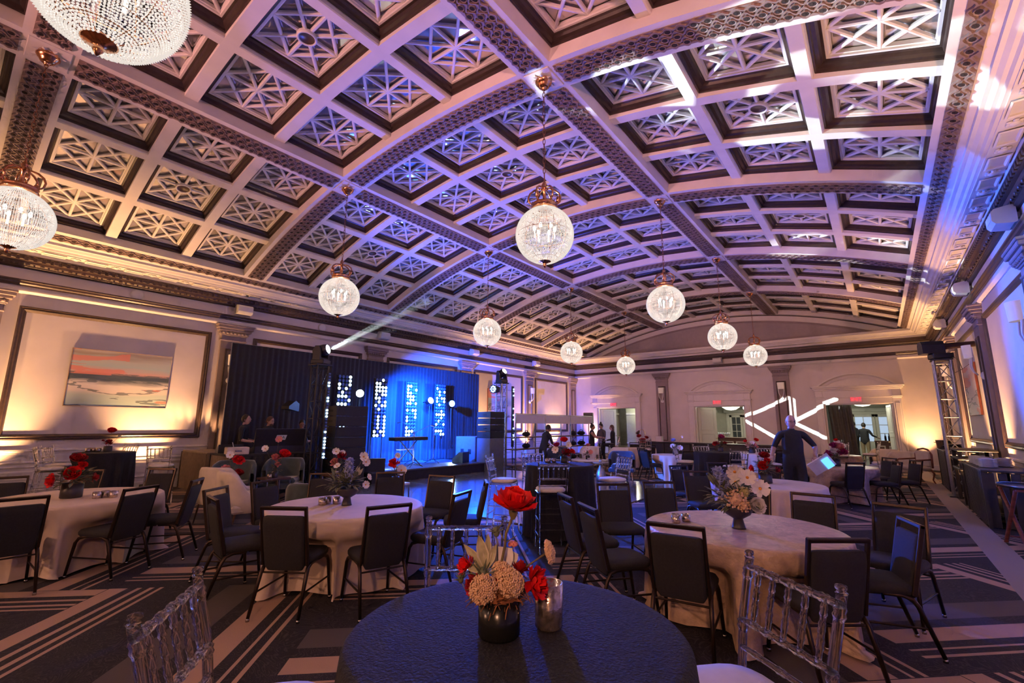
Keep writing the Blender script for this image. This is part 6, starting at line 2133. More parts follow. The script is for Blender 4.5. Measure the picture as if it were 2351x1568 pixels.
# ---------------------------------------------------------------- upholstered chairs
def armchair(lb, loc, rz, fab, w_=0.78, back=0.86, legm='darkwood', wave=False, legh=0.22):
    t = thing('armchair', lb, 'armchair', loc, rz, 'lounge armchairs')
    # curved shell: back and arms in one sweep (faces local +Y)
    b = MB()
    n = 28
    outer, inner = [], []
    for k in range(n+1):
        a = R_(-20)-R_(140)*0 + R_(180+20+0)*0
        t_ = k/n
        ang = PI*(1.06)+PI*0.88*t_
        ang = R_(172)+R_(196)*t_
        cx, cy_ = math.cos(ang), math.sin(ang)
        mid = 1-abs(2*t_-1)
        if wave:
            hh = 0.58+(back-0.58)*(0.5-0.5*math.cos(PI*min(1, mid*1.6)))
        else:
            hh = 0.60+(back-0.60)*min(1, mid*2.2)**0.6
        rx, ry = w_/2, 0.36
        outer.append((rx*cx, ry*cy_, hh)); inner.append(((rx-0.10)*cx, (ry-0.10)*cy_, hh))
    pts = []
    for (o, i_) in zip(outer, inner):
        h_ = o[2]
        row = [(o[0]*0.93, o[1]*0.93, legh), (o[0]*1.0, o[1]*1.0, legh+0.06), (o[0], o[1], h_-0.04), (o[0]*0.96, o[1]*0.96, h_), (i_[0]*1.06, i_[1]*1.06, h_), (i_[0], i_[1], h_-0.04), (i_[0], i_[1], legh+0.12)]
        pts += row
    b.grid(pts, 7, n+1, 0, True)
    b.build('shell', fab, t)
    q = MB(); q.box((0, 0.06, legh+0.06), (w_-0.06, 0.60, 0.12), ch=0.03); q.build('seat_base', fab, t)
    q = MB(); q.box((0, 0.08, legh+0.17), (w_-0.22, 0.54, 0.13), ch=0.045); q.build('seat_cushion', fab, t)
    for sx in (-1, 1):
        for sy in (-1, 1):
            q = MB(); q.cyl((sx*(w_/2-0.12), 0.05+sy*0.22, legh+0.02), (sx*(w_/2-0.09), 0.05+sy*0.27, 0), 0.018, 0.010, n=8); q.build('leg', legm, t)
    return t
armchair('cream armchair with a wavy back between the two left tables', (-8.05, 3.25, 0), R_(-5), 'cream', 0.95, 0.92, 'darkwood', True, 0.32)
armchair('second cream armchair behind the first, by the tan skirt', (-9.0, 3.35, 0), R_(30), 'cream', 0.85, 0.92, 'darkwood', True, 0.32)
armchair('dark green velvet armchair before the mixing table, left', (-10.85, 4.15, 0), R_(-130), 'velvetgreen', 0.9, 0.86)
armchair('dark green velvet armchair before the mixing table, right', (-10.8, 5.20, 0), R_(-130), 'velvetgreen', 0.9, 0.86)
armchair('low green velvet armchair behind the second table', (-7.0, 3.85, 0), R_(55), 'velvetgreen', 0.75, 0.78)
armchair('blue velvet armchair beyond the middle navy table', (-6.55, 13.9, 0), R_(200), 'velvetblue', 0.85, 0.84, 'gold')
armchair('navy velvet armchair in front of the shelving', (-9.1, 14.0, 0), R_(180), 'velvetblue', 0.85, 0.88)
armchair('pale lilac armchair beside the long shelving', (-8.5, 15.3, 0), R_(190), 'whitefab', 0.75, 0.88)
armchair('pale round backed armchair left of the blue one', (-7.7, 16.0, 0), R_(170), 'whitefab', 0.85, 0.84)
armchair('cream tub armchair before the right doorway', (0.45, 20.0, 0), R_(150), 'cream', 0.95, 0.88)
armchair('cream tub armchair with a red flower by the right doorway', (0.05, 21.4, 0), R_(170), 'cream', 0.95, 0.88)
# carved antique armchair by the right wall
t = thing('carved_armchair', 'antique carved wood armchair with pale seat by the right wall', 'armchair', (0.72, 19.2, 0), R_(120))
q = MB(); q.box((0, 0, 0.42), (0.62, 0.58, 0.12), ch=0.04); q.build('seat', 'cream', t)
q = MB(); q.box((0, -0.27, 0.72), (0.60, 0.07, 0.46), ch=0.03); q.build('backrest', 'cream', t)
q = MB(); q.tube([(-0.33, -0.28, 0.45), (-0.34, -0.29, 0.85), (-0.2, -0.3, 0.99), (0, -0.31, 1.02), (0.2, -0.3, 0.99), (0.34, -0.29, 0.85), (0.33, -0.28, 0.45)], 0.028, 8); q.build('back_frame', 'redwood', t)
for sx in (-1, 1):
    q = MB(); q.tube([(sx*0.33, -0.25, 0.70), (sx*0.35, 0.0, 0.68), (sx*0.36, 0.20, 0.67), (sx*0.36, 0.25, 0.63), (sx*0.33, 0.22, 0.55), (sx*0.31, 0.22, 0.40)], 0.024, 8); q.build('arm', 'redwood', t)
    for sy in (-1, 1):
        q = MB(); q.tube([(sx*0.29, sy*0.26, 0.40), (sx*0.33, sy*0.30, 0.28), (sx*0.29, sy*0.27, 0.10), (sx*0.31, sy*0.31, 0.0)], [0.035, 0.028, 0.018, 0.022], 8); q.build('leg', 'redwood', t)
# ---------------------------------------------------------------- low tables
t = thing('bell_side_table', 'metal side table with a bell shaped base by the blue armchair', 'side table', (-6.75, 12.85, 0))
q = MB(); q.lathe([(0.0, 0.0), (0.13, 0.0), (0.155, 0.08), (0.15, 0.20), (0.10, 0.34), (0.035, 0.46), (0.015, 0.53), (0.0, 0.53)], 24); q.build('base', 'aluminium', t)
q = MB(); q.lathe([(0.0, 0.53), (0.24, 0.53), (0.24, 0.55), (0.0, 0.55)], 28); q.build('top', 'aluminium', t)
dup(v0, (-6.75, 12.85, 0.55), 0, 'single votive on the bell shaped side table', scale=(1.2, 1.2, 1.2))
t = thing('coffee_table', 'oval white coffee table behind the middle navy table', 'coffee table', (-7.9, 14.2, 0))
q = MB(); q.lathe([(0.0, 0.46), (0.60, 0.46), (0.61, 0.48), (0.60, 0.50), (0.0, 0.50)], 32); q.build('top', 'china', t)
q = MB(); q.lathe([(0.25, 0.0), (0.12, 0.06), (0.10, 0.30), (0.2, 0.46)], 20); q.build('base', 'china', t)
posy('small white flower posy on the oval coffee table', (-8.0, 14.3, 0.50), [('d', 0.0, 0.3, 0.07, 'white_petal'), ('d', 0.08, 0.2, 0.07, 'pink'), ('d', -0.09, 0.22, 0.07, 'white_petal'), ('r', 0.02, 0.4, 0.06, 'pink')], 151, 0.06, 0.1, 40, 1.2)
dup(v0, (-7.8, 14.0, 0.50), 0, 'lit votive on the oval coffee table, left', scale=(1.1, 1.1, 1.1))
dup(v0, (-7.65, 14.2, 0.50), 0, 'lit votive on the oval coffee table, right', scale=(1.1, 1.1, 1.1))
def cube_table(lb, loc, s, h_, mname):
    t = thing('cube_table', lb, 'side table', loc, 0, 'small side tables')
    q = MB(); q.box((0, 0, h_-0.02), (s, s, 0.04), ch=0.006); q.build('top', mname, t)
    for sx in (-1, 1):
        for sy in (-1, 1):
            q = MB(); q.box((sx*(s/2-0.015), sy*(s/2-0.015), (h_-0.04)/2), (0.025, 0.025, h_-0.04), ch=0.004); q.build('leg', 'steel', t)
    return t
cube_table('low white topped side table beside the dance floor', (-7.75, 6.0, 0), 0.42, 0.50, 'china')
cube_table('dark side table between the two green armchairs', (-10.25, 4.75, 0), 0.50, 0.52, 'darkwood')
cube_table('dark side table left of the green armchairs', (-9.9, 3.75, 0), 0.50, 0.52, 'darkwood')
cube_table('dark side table right of the green armchairs', (-9.85, 6.0, 0), 0.50, 0.52, 'darkwood')
posy('red and pink flowers before the left green armchair', (-9.9, 3.75, 0.52), [('d', -0.03, 0.44, 0.06, 'white_petal'), ('c', 0.10, 0.36, 0.10, 'red'), ('c', -0.08, 0.22, 0.09, 'pink'), ('r', 0.12, 0.16, 0.07, 'darkred')], 161, 0.06, 0.10, 20, 1.2)
posy('tall pink spray and roses between the green armchairs', (-10.25, 4.75, 0.52), [('d', 0.02, 0.66, 0.06, 'pink'), ('d', -0.18, 0.50, 0.06, 'white_petal'), ('r', 0.14, 0.40, 0.10, 'red'), ('c', 0.0, 0.34, 0.09, 'pink'), ('c', 0.04, 0.22, 0.06, 'pink')], 171, 0.06, 0.10, 24, 1.2)
posy('white and red flowers before the left loudspeakers', (-9.85, 6.0, 0.52), [('d', -0.06, 0.42, 0.07, 'white_petal'), ('c', 0.06, 0.34, 0.11, 'darkred'), ('c', -0.07, 0.22, 0.10, 'pink'), ('d', 0.2, 0.26, 0.05, 'white_petal'), ('d', 0.06, 0.40, 0.05, 'white_petal')], 181, 0.06, 0.10, 20, 1.2)
dup(v0, (-10.12, 4.60, 0.52), 0, 'lit votive between the green armchairs', scale=(1.3, 1.3, 1.3))
dup(v0, (-9.72, 5.88, 0.52), 0, 'votive before the left loudspeakers', scale=(1.3, 1.3, 1.3))
posy('red pompon and blue white posy at the stage front', (-7.75, 6.0, 0.50), [('c', -0.03, 0.32, 0.10, 'red'), ('d', 0.02, 0.44, 0.05, 'white_petal'), ('d', 0.09, 0.20, 0.09, 'white_petal')], 191, 0.06, 0.10, 14, 1.2)
# ---------------------------------------------------------------- long shelving
SH = thing('shelving_unit', 'long open metal shelving with white header panels at the far left', 'shelf', (-9.6, 12.3, 0), 0)
SHL, SHD, SHH = 5.3, 0.45, 2.03
for k in range(4):
    for dx in (0, -SHD):
        q = MB(); q.box((dx, SHL*k/3, SHH/2), (0.035, 0.035, SHH), ch=0.004); q.build('upright', 'steel', SH)
for z_ in (0.30, 0.82, 1.22):
    for k in range(3):
        q = MB(); q.box((-SHD/2, SHL*(k+0.5)/3, z_), (SHD, SHL/3-0.04, 0.03), ch=0.004); q.build('shelf_board', 'darkwood', SH)
for k in range(3):
    q = MB(); q.box((0.0, SHL*(k+0.5)/3, SHH-0.18), (0.02, SHL/3-0.04, 0.30), ch=0.004); q.build('header_panel', 'whitefab', SH)
    q = MB(); q.box((0.0, SHL*(k+0.5)/3, SHH-0.01), (0.035, SHL/3, 0.03)); q.build('top_rail', 'steel', SH)
bag = MB(); bag.ball((0, 0, 0.0), 0.14, 10, 7, sc3=(0.9, 1.6, 0.62)); bag.tube([(0, -0.12, 0.07), (0, -0.06, 0.13), (0, 0.06, 0.13), (0, 0.12, 0.07)], 0.012, 6)
bagm = bag.mesh('stored_bag', 'blackcloth')
n = 0
for z_ in (0.315, 0.835, 1.235):
    for k in range(8):
        yy = 12.55+0.64*k
        if abs((yy-12.3) % (SHL/3)) < 0.26 or abs((yy-12.3) % (SHL/3)-SHL/3) < 0.26 or (k*5+int(z_*10)) % 4 == 0:
            continue
        n += 1
        o = put('folded_bag', bagm, None, (-9.82, yy, z_+0.09), (0, 0, 0.2*((k*3) % 5-2)))
        tag(o, 'dark folded bag stored on the %s board of the long shelving' % {0.315: 'bottom', 0.835: 'middle', 1.235: 'top'}[z_], 'bag', 'bags on the %s shelf' % {0.315: 'bottom', 0.835: 'middle', 1.235: 'top'}[z_])
# speaker on a pole and desk lamp near the far wall
t = thing('pole_speaker', 'black loudspeaker on a pole beside the shelving', 'speaker', (-10.1, 18.2, 0), R_(20))
q = MB(); q.box((0, 0, 1.95), (0.40, 0.35, 0.48), ch=0.02); q.build('cabinet', 'blackplastic', t)
q = MB(); q.cyl((0, 0, 0.3), (0, 0, 1.72), 0.018, n=8)
q.build('pole', 'blackplastic', t)
for k in range(3):
    q = MB(); q.cyl((0, 0, 0.5), (0.35*math.cos(2.09*k), 0.35*math.sin(2.09*k), 0.01), 0.012, n=6); q.build('tripod_leg', 'blackplastic', t)
t = thing('desk_lamp', 'gooseneck desk lamp standing before the far wall', 'lamp', (-8.5, 20.6, 0), R_(10))
q = MB(); q.lathe([(0.0, 0.0), (0.16, 0.0), (0.15, 0.03), (0.0, 0.03)], 16); q.build('base', 'darkwood', t)
q = MB(); q.tube([(0, 0, 0.03), (0, 0, 1.1), (-0.02, 0, 1.35), (-0.10, 0, 1.46), (-0.20, 0, 1.46), (-0.26, 0, 1.40)], 0.012, 8); q.build('neck', 'gold', t)
q = MB(); q.lathe([(0.02, 0.0), (0.04, -0.03), (0.10, -0.20), (0.095, -0.20), (0.03, -0.03)], 14, X=Matrix.Translation((-0.26, 0, 1.42)) @ Matrix.Rotation(R_(35), 4, 'Y')); q.build('lamp_shade', 'darkband', t)
t = thing('service_counter', 'low dark counter running along the far wall', 'counter', (-6.2, 21.8, 0))
for k in range(5):
    q = MB(); q.box((-2.4+1.2*k, 0, 0.42), (1.18, 0.5, 0.84), ch=0.008); q.build('front_panel', 'blackwood', t)
q = MB(); q.box((0, 0, 0.87), (6.1, 0.6, 0.05), ch=0.008); q.build('top', 'blackwood', t)
for k in range(4):
    bx = thing('white_box', 'small white box on the dark counter before the far wall pilaster', 'box', (-8.3+0.30*k if k < 1 else -3.9+0.4*k, 21.8, 0.895), 0.2*k) if k < 1 else None
    if bx:
        q = MB(); q.box((0, 0, 0.12), (0.30, 0.22, 0.24), ch=0.01); q.build('carton', 'whitefab', bx)
        q = MB(); q.box((0, 0, 0.245), (0.31, 0.23, 0.02), ch=0.004); q.build('lid', 'whitefab', bx)
# ---------------------------------------------------------------- serving tables along the right wall
def slat_table(lb, loc, w_, L, h_):
    t = thing('serving_table', lb, 'table', loc, 0, 'black slatted serving tables')
    q = MB(); q.box((0, 0, h_-0.02), (w_+0.06, L+0.08, 0.035), ch=0.006); q.build('top', 'blackwood', t)
    n = int(L/0.14)
    for k in range(n):
        q = MB(); q.box((-w_/2, -L/2+L*(k+0.5)/n, (h_-0.06)/2+0.01), (0.02, 0.11, h_-0.06), ch=0.003); q.build('slat', 'blackwood', t)
    m_ = int(w_/0.14)
    for k in range(m_):
        q = MB(); q.box((-w_/2+w_*(k+0.5)/m_, -L/2, (h_-0.06)/2+0.01), (0.11, 0.02, h_-0.06), ch=0.003); q.build('slat', 'blackwood', t)
    for z_ in (0.25, 0.55):
        q = MB(); q.box((0, 0, z_), (w_-0.04, L-0.04, 0.02)); q.build('shelf_board', 'blackwood', t)
    for sx in (-1, 1):
        for sy in (-1, 1):
            q = MB(); q.box((sx*w_/2, sy*L/2, h_/2-0.02), (0.05, 0.05, h_-0.04)); q.build('leg', 'blackwood', t)
    return t
slat_table('near black slatted serving table with stacked plates by the right wall', (1.62, 12.6, 0), 0.62, 2.3, 0.96)
slat_table('far black slatted serving table with steel pots by the right wall', (1.62, 18.1, 0), 0.62, 1.9, 1.05)
pl = MB(); pl.lathe([(0.0, 0.002), (0.07, 0.0), (0.075, 0.004), (0.125, 0.014), (0.126, 0.017), (0.075, 0.009), (0.0, 0.007)], 20)
plm = pl.mesh('plate', 'china')
for s in range(5):
    for k in range(12):
        nm = ['leftmost', 'second', 'third', 'fourth', 'rightmost'][s]
        tag(put('dinner_plate', plm, None, (1.48 if s < 4 else 1.75, 13.35-0.40*s if s < 4 else 12.6, 0.958+0.0125*k)), 'white dinner plate in the %s stack on the near serving table' % nm, 'plate', '%s stack of plates' % nm)
# raised frame shelf on the serving table end
t = thing('display_riser', 'black raised display frame lit blue beside the plates', 'shelf', (1.62, 15.0, 0))
for sx in (-1, 1):
    for sy in (-1, 1):
        q = MB(); q.box((sx*0.28, sy*0.55, 0.58), (0.07, 0.07, 1.16), ch=0.005); q.build('leg', 'blackwood', t)
for z_ in (1.17, 0.98, 0.75):
    q = MB(); q.box((0, 0, z_), (0.66, 1.2, 0.045), ch=0.006); q.build('shelf_board', 'blackwood', t)
def pot(lb, loc, r, h_):
    t = thing('steel_pot', lb, 'pot', loc, 0, 'steel pots')
    q = MB(); q.lathe([(0.0, 0.0), (r*0.82, 0.0), (r*0.9, 0.02), (r, h_), (r*1.04, h_+0.01), (r*0.97, h_+0.005), (0.0, 0.03)], 20); q.build('bowl', 'steel', t)
    for sx in (-1, 1):
        q = MB(); q.tube([(sx*r*0.96, -0.05, h_*0.75), (sx*(r+0.04), -0.03, h_*0.78), (sx*(r+0.04), 0.03, h_*0.78), (sx*r*0.96, 0.05, h_*0.75)], 0.008, 6); q.build('handle', 'steel', t)
pot('round steel pot at the left end of the far serving table', (1.45, 18.7, 1.05), 0.20, 0.24)
pot('smaller steel pot beside the first on the far serving table', (1.55, 17.7, 1.05), 0.18, 0.16)
# folding tray stand with oval tray
t = thing('tray_stand', 'folding brown wooden tray stand with an oval tray at the right edge', 'stand', (1.60, 10.0, 0), R_(10))
for sx in (-1, 1):
    q = MB()
    a, b_ = Vector((sx*0.22, -0.30, 0.0)), Vector((sx*0.22, 0.30, 0.80))
    q.cyl(a, b_, 0.026, n=6); q.build('leg', 'redwood', t)
    q = MB(); q.cyl((sx*0.25, 0.30, 0.0), (sx*0.25, -0.30, 0.80), 0.026, n=6); q.build('leg', 'redwood', t)
for sy in (-1, 1):
    q = MB(); q.cyl((-0.22, sy*0.225, 0.10), (0.22, sy*0.225, 0.10), 0.014, n=6); q.build('rung', 'redwood', t)
    q = MB(); q.cyl((-0.25, sy*0.30, 0.80), (0.25, sy*0.30, 0.80), 0.018, n=6); q.build('rung', 'redwood', t)
tr = thing('oval_tray', 'oval dark serving tray resting on the folding stand', 'tray', (1.60, 10.0, 0.825), R_(10))
q = MB(); q.lathe([(0.0, 0.0), (0.36, 0.0), (0.40, 0.03), (0.41, 0.03), (0.37, -0.004), (0.0, -0.004)], 28); o = q.build('tray_body', 'blackplastic', tr); o.scale = (0.8, 1.1, 1)
q = MB(); q.tube([(0.40*math.cos(2*PI*k/28), 0.40*math.sin(2*PI*k/28), 0.032) for k in range(28)], 0.008, 5, closed=True); o = q.build('tray_rim', 'steel', tr); o.scale = (0.8, 1.1, 1)
# uplight fixtures at the foot of the walls
uf = thing('uplight', 'x', 'light', (0, 0, 0), 0, 'floor uplights along the walls')
q = MB(); q.box((0, 0, 0.012), (0.22, 0.22, 0.024), ch=0.004); q.build('foot', 'blackplastic', uf)
q = MB(); q.lathe([(0.05, 0.03), (0.085, 0.05), (0.09, 0.17), (0.08, 0.17)], 14); q.build('can', 'blackplastic', uf)
q = MB(); q.lathe([(0.0, 0.15), (0.06, 0.15), (0.078, 0.14)], 14); q.build('lens', 'orange', uf)
UL = ['left of the seascape panel', 'under the seascape, right of centre', 'beside the drape pilaster', 'past the right end of the drape', 'below the far left sconce', 'near the far left corner', None, None]
fu = True
for (x_, y_), lb in list(zip(UPL, UL))+list(zip(UPR, ['beyond the plates by the right wall', 'behind the display riser', 'behind the right wall tower', 'near the far right corner', None, None]))+list(zip(UPF, ['at the left end of the far wall', 'at the right end of the far wall'])):
    if lb is None:
        continue
    l = 'small black floor uplight ' + lb
    if fu:
        uf.location = (x_, y_, 0); uf['label'] = l; fu = False
    else:
        dup(uf, (x_, y_, 0), 0, l)
# ---------------------------------------------------------------- people
def person(lb, loc, rz, hgt, arms, top, bottom, hair='short', skin='skin', hairm='hair', legs=None, lean=0.0, seat=None, look=0.0, nod=0.0, sleeves='short', beard=False, glasses=False, sx=1.0):
    # local frame: faces +Y; arms = [(elbow, wrist) left(-x), right(+x)] relative to a 1.75 m figure
    s = hgt/1.75
    t = thing('person', lb, 'person', loc, rz, 'people in the room')
    pz = 0.93 if seat is None else seat+0.10
    dz = pz-0.93
    def L(x_, y_, z_):
        z2 = z_+dz
        return Vector((x_, y_+lean*max(0.0, z2-pz), z2))
    J = {'pelvis': (L(0, 0, 0.93), (0.165, 0.12)), 'waist': (L(0, 0, 1.08), (0.150*sx, 0.11*sx)), 'chest': (L(0, 0.01, 1.27), (0.175*sx, 0.115*sx)), 'upchest': (L(0, 0, 1.40), (0.12, 0.085)),
         'neck': (L(0, 0.005, 1.48), (0.055, 0.055)), 'skull': (L(0, 0.015, 1.56), (0.06, 0.06))}
    E_ = [('pelvis', 'waist', 'top'), ('waist', 'chest', 'top'), ('chest', 'upchest', 'top'), ('upchest', 'neck', 'top'), ('neck', 'skull', 'skin')]
    for sd, nm, (el, wr) in ((-1, 'l', arms[0]), (1, 'r', arms[1])):
        J['sh'+nm] = (L(sd*0.185, 0, 1.40), (0.068, 0.068))
        J['el'+nm] = (L(*el), (0.045, 0.045))
        J['wr'+nm] = (L(*wr), (0.030, 0.030))
        E_ += [('upchest', 'sh'+nm, 'top'), ('sh'+nm, 'el'+nm, 'top'), ('el'+nm, 'wr'+nm, 'skin' if sleeves == 'short' else 'top')]
        if sleeves == 'none':
            E_[-2] = (E_[-2][0], E_[-2][1], 'skin'); E_[-1] = (E_[-1][0], E_[-1][1], 'skin')
        lg = (legs or {}).get(nm)
        hx = sd*0.095
        if lg is None:
            lg = ((hx*1.05, 0.01, 0.50), (hx*1.15, -0.03, 0.075), (hx*1.3, 0.16, 0.04))
        J['hi'+nm] = (Vector((hx, 0, pz-0.05)), (0.100, 0.105))
        J['kn'+nm] = (Vector(lg[0]), (0.066, 0.070))
        J['an'+nm] = (Vector(lg[1]), (0.050, 0.052))
        J['to'+nm] = (Vector(lg[2]), (0.042, 0.036))
        E_ += [('pelvis', 'hi'+nm, 'bot'), ('hi'+nm, 'kn'+nm, 'bot'), ('kn'+nm, 'an'+nm, 'bot'), ('an'+nm, 'to'+nm, 'shoe')]
    names_ = list(J)
    me = bpy.data.meshes.new('body_skel')
    me.from_pydata([J[k][0] for k in names_], [(names_.index(a), names_.index(b)) for a, b, _ in E_], [])
    o = bpy.data.objects.new('body_skel', me)
    COL.objects.link(o)
    md = o.modifiers.new('s', 'SKIN')
    md.use_smooth_shade = True
    for i, k in enumerate(names_):
        sv = me.skin_vertices[0].data[i]
        sv.radius = J[k][1]
        sv.use_root = (k == 'pelvis')
    sb = o.modifiers.new('u', 'SUBSURF')
    sb.levels = 2
    sb.render_levels = 2
    dg = bpy.context.evaluated_depsgraph_get()
    bm_ = bpy.data.meshes.new_from_object(o.evaluated_get(dg))
    bpy.data.objects.remove(o)
    bpy.data.meshes.remove(me)
    B = MB()
    B.v = [tuple(v.co) for v in bm_.vertices]
    mats = {'top': 0, 'bot': 1, 'skin': 2, 'shoe': 3}
    segs = [(J[a][0], J[b][0], mats[m_], J[a][1][0], J[b][1][0]) for a, b, m_ in E_]
    for p in bm_.polygons:
        c = p.center
        best, bi = 9e9, 0
        for a, b, mi, ra, rb in segs:
            d = b-a
            f = max(0, min(1, (c-a).dot(d)/max(1e-9, d.length_squared)))
            e = (a+d*f-c).length/(ra+(rb-ra)*f)
            if e < best:
                best, bi = e, mi
        B.f.append(list(p.vertices)); B.mi.append(bi); B.sm.append(True)
    bpy.data.meshes.remove(bm_)
    # hands with five fingers
    for nm, (el, wr) in (('l', arms[0]), ('r', arms[1])):
        w_ = J['wr'+nm][0]
        d = (w_-J['el'+nm][0]).normalized()
        side = d.cross(Vector((0, 0, 1)))
        side = side.normalized() if side.length > 0.05 else Vector((1, 0, 0))
        nn = side.cross(d)
        X = Matrix((( side.x, d.x, nn.x, w_.x), (side.y, d.y, nn.y, w_.y), (side.z, d.z, nn.z, w_.z), (0, 0, 0, 1)))
        B.ball((0, 0.055, 0), 0.045, 8, 6, 2, X, (0.85, 1.15, 0.42))
        for k in range(4):
            fx = -0.028+0.019*k
            ln = (0.062, 0.075, 0.070, 0.052)[k]
            B.tube([(fx, 0.085, 0), (fx*1.1, 0.085+ln*0.55, -0.008), (fx*1.1, 0.085+ln, -0.028)], [0.0095, 0.009, 0.007], 5, 2, X)
        B.tube([(0.030, 0.03, 0), (0.055, 0.065, -0.01), (0.052, 0.10, -0.022)], [0.011, 0.010, 0.008], 5, 2, X)
    # head
    hc = J['skull'][0]+Vector((0, 0.02, 0.06))
    HX = Matrix.Translation(hc) @ Matrix.Rotation(look, 4, 'Z') @ Matrix.Rotation(nod, 4, 'X')
    pts = []
    NU, NV = 16, 12
    for j in range(NV+1):
        ph = -PI/2+PI*j/NV
        for k in range(NU):
            a = 2*PI*k/NU
            x_, y_, z_ = 0.078*math.cos(ph)*math.cos(a), 0.098*math.cos(ph)*math.sin(a), 0.122*math.sin(ph)
            if z_ < -0.02:
                f = 1-0.28*((-z_-0.02)/0.10)
                x_ *= f
                y_ = y_*f+(0.012 if y_ > 0 else 0)
            pts.append(HX @ Vector((x_, y_, z_)))
    B.grid(pts, NU, NV+1, 2, True, True)
    B.add([HX @ Vector(q) for q in ((-0.012, 0.092, 0.02), (0.012, 0.092, 0.02), (0.016, 0.098, -0.028), (-0.016, 0.098, -0.028), (0, 0.122, -0.022))], [(0, 1, 4), (1, 2, 4), (2, 3, 4), (3, 0, 4)], 2, True)
    for sd in (-1, 1):
        B.ball((sd*0.078, -0.005, -0.005), 0.026, 6, 5, 2, HX, (0.35, 0.7, 1.1))
        B.ball((sd*0.030, 0.088, 0.018), 0.011, 6, 4, 3, HX, (1.3, 0.6, 0.6))
    B.ball((0, 0.092, -0.062), 0.022, 8, 4, 4, HX, (1.2, 0.5, 0.35))
    body = B.build('body', [top, bottom, skin, 'blackcloth', 'pink'], t)
    # hair
    if hair != 'bald':
        h = MB()
        pts = []
        for j in range(9):
            ph = R_(-30)+R_(120)*j/8
            for k in range(NU):
                a = 2*PI*k/NU
                front = max(0.0, math.sin(a))
                p2 = max(ph, R_(-30)+front*R_(68))
                pts.append(HX @ Vector((0.086*math.cos(p2)*math.cos(a), -0.008+0.104*math.cos(p2)*math.sin(a), 0.012+0.124*math.sin(p2))))
        h.grid(pts, NU, 9, 0, True, True)
        if hair == 'bun':
            h.ball((0, -0.05, 0.14), 0.042, 8, 6, 0, HX)
        if hair == 'long':
            h.ball((0, -0.055, -0.10), 0.10, 10, 8, 0, HX, (0.85, 0.55, 1.7))
        h.build('hair', hairm, t)
    if beard:
        h = MB(); h.ball((0, 0.055, -0.085), 0.055, 8, 6, 0, HX, (1, 0.8, 0.7)); h.build('beard', hairm, t)
    if glasses:
        h = MB()
        for sd in (-1, 1):
            h.tube([HX @ Vector((sd*0.034+0.026*math.cos(2*PI*k/10), 0.104, 0.016+0.020*math.sin(2*PI*k/10))) for k in range(10)], 0.003, 4, closed=True)
            h.tube([HX @ Vector((sd*0.060, 0.102, 0.02)), HX @ Vector((sd*0.085, 0.0, 0.015))], 0.003, 4)
        h.build('glasses', 'blackplastic', t)
    t.scale = (s, s, s)
    return t
DOWN = (((-0.235, -0.02, 1.12), (-0.235, 0.05, 0.88)), ((0.235, -0.02, 1.12), (0.235, 0.05, 0.88)))
TYPE = (((-0.25, 0.02, 1.13), (-0.16, 0.26, 1.08)), ((0.25, 0.02, 1.13), (0.14, 0.26, 1.08)))
tocam = lambda p: math.atan2(-p[1], -p[0])-PI/2
# striding man in dark polo with papers
p = (-1.38, 10.6, 0)
person('bald man in a dark polo striding with papers behind the rose table', p, tocam(p)+R_(10), 1.90,
       (((-0.36, -0.04, 1.18), (-0.29, 0.20, 1.02)), ((0.29, -0.08, 1.15), (0.36, 0.14, 1.02))), 'blackcloth', 'blackcloth', 'bald', 'skin', look=R_(14), nod=R_(-8), glasses=True, sx=1.15,
       legs={'l': ((-0.10, 0.12, 0.52), (-0.10, 0.10, 0.09), (-0.11, 0.28, 0.06)), 'r': ((0.10, -0.02, 0.50), (0.11, -0.20, 0.10), (0.12, -0.05, 0.05))})
t = thing('paper_folder', 'pale folder of papers with a blue lit tablet in the striding man\'s hand', 'papers', (-0.92, 10.42, 0.98), tocam(p))
q = MB(); q.box((0, 0, 0), (0.40, 0.03, 0.28), ch=0.004, X=Matrix.Rotation(R_(35), 4, 'Y') @ Matrix.Rotation(R_(-30), 4, 'X')); q.build('folder', 'whitefab', t)
q = MB(); q.box((-0.10, 0.03, -0.02), (0.13, 0.012, 0.22), ch=0.003, X=Matrix.Rotation(R_(35), 4, 'Y') @ Matrix.Rotation(R_(-30), 4, 'X')); q.build('tablet', 'screen', t)
# crew behind the mixing desk
p = (-13.3, 5.25, 0)
person('crew member in black looking up behind the mixing desk, leftmost', p, R_(-35), 1.88, TYPE, 'blackcloth', 'blackcloth', 'short', look=R_(-10), nod=R_(14))
p = (-13.3, 5.88, 0)
person('bearded crew member in black behind the console screen', p, R_(-60), 1.84, TYPE, 'blackcloth', 'blackcloth', 'short', hairm='hairbrown', beard=True, nod=R_(-6), glasses=True)
p = (-13.25, 6.80, 0)
person('crew member in glasses looking down at a tablet beside the desk', p, R_(-110), 1.76, (((-0.26, 0.0, 1.13), (-0.02, 0.24, 1.12)), ((0.26, 0.0, 1.13), (0.06, 0.26, 1.14))), 'blackcloth', 'blackcloth', 'short', 'skin2', nod=R_(-22), glasses=True)
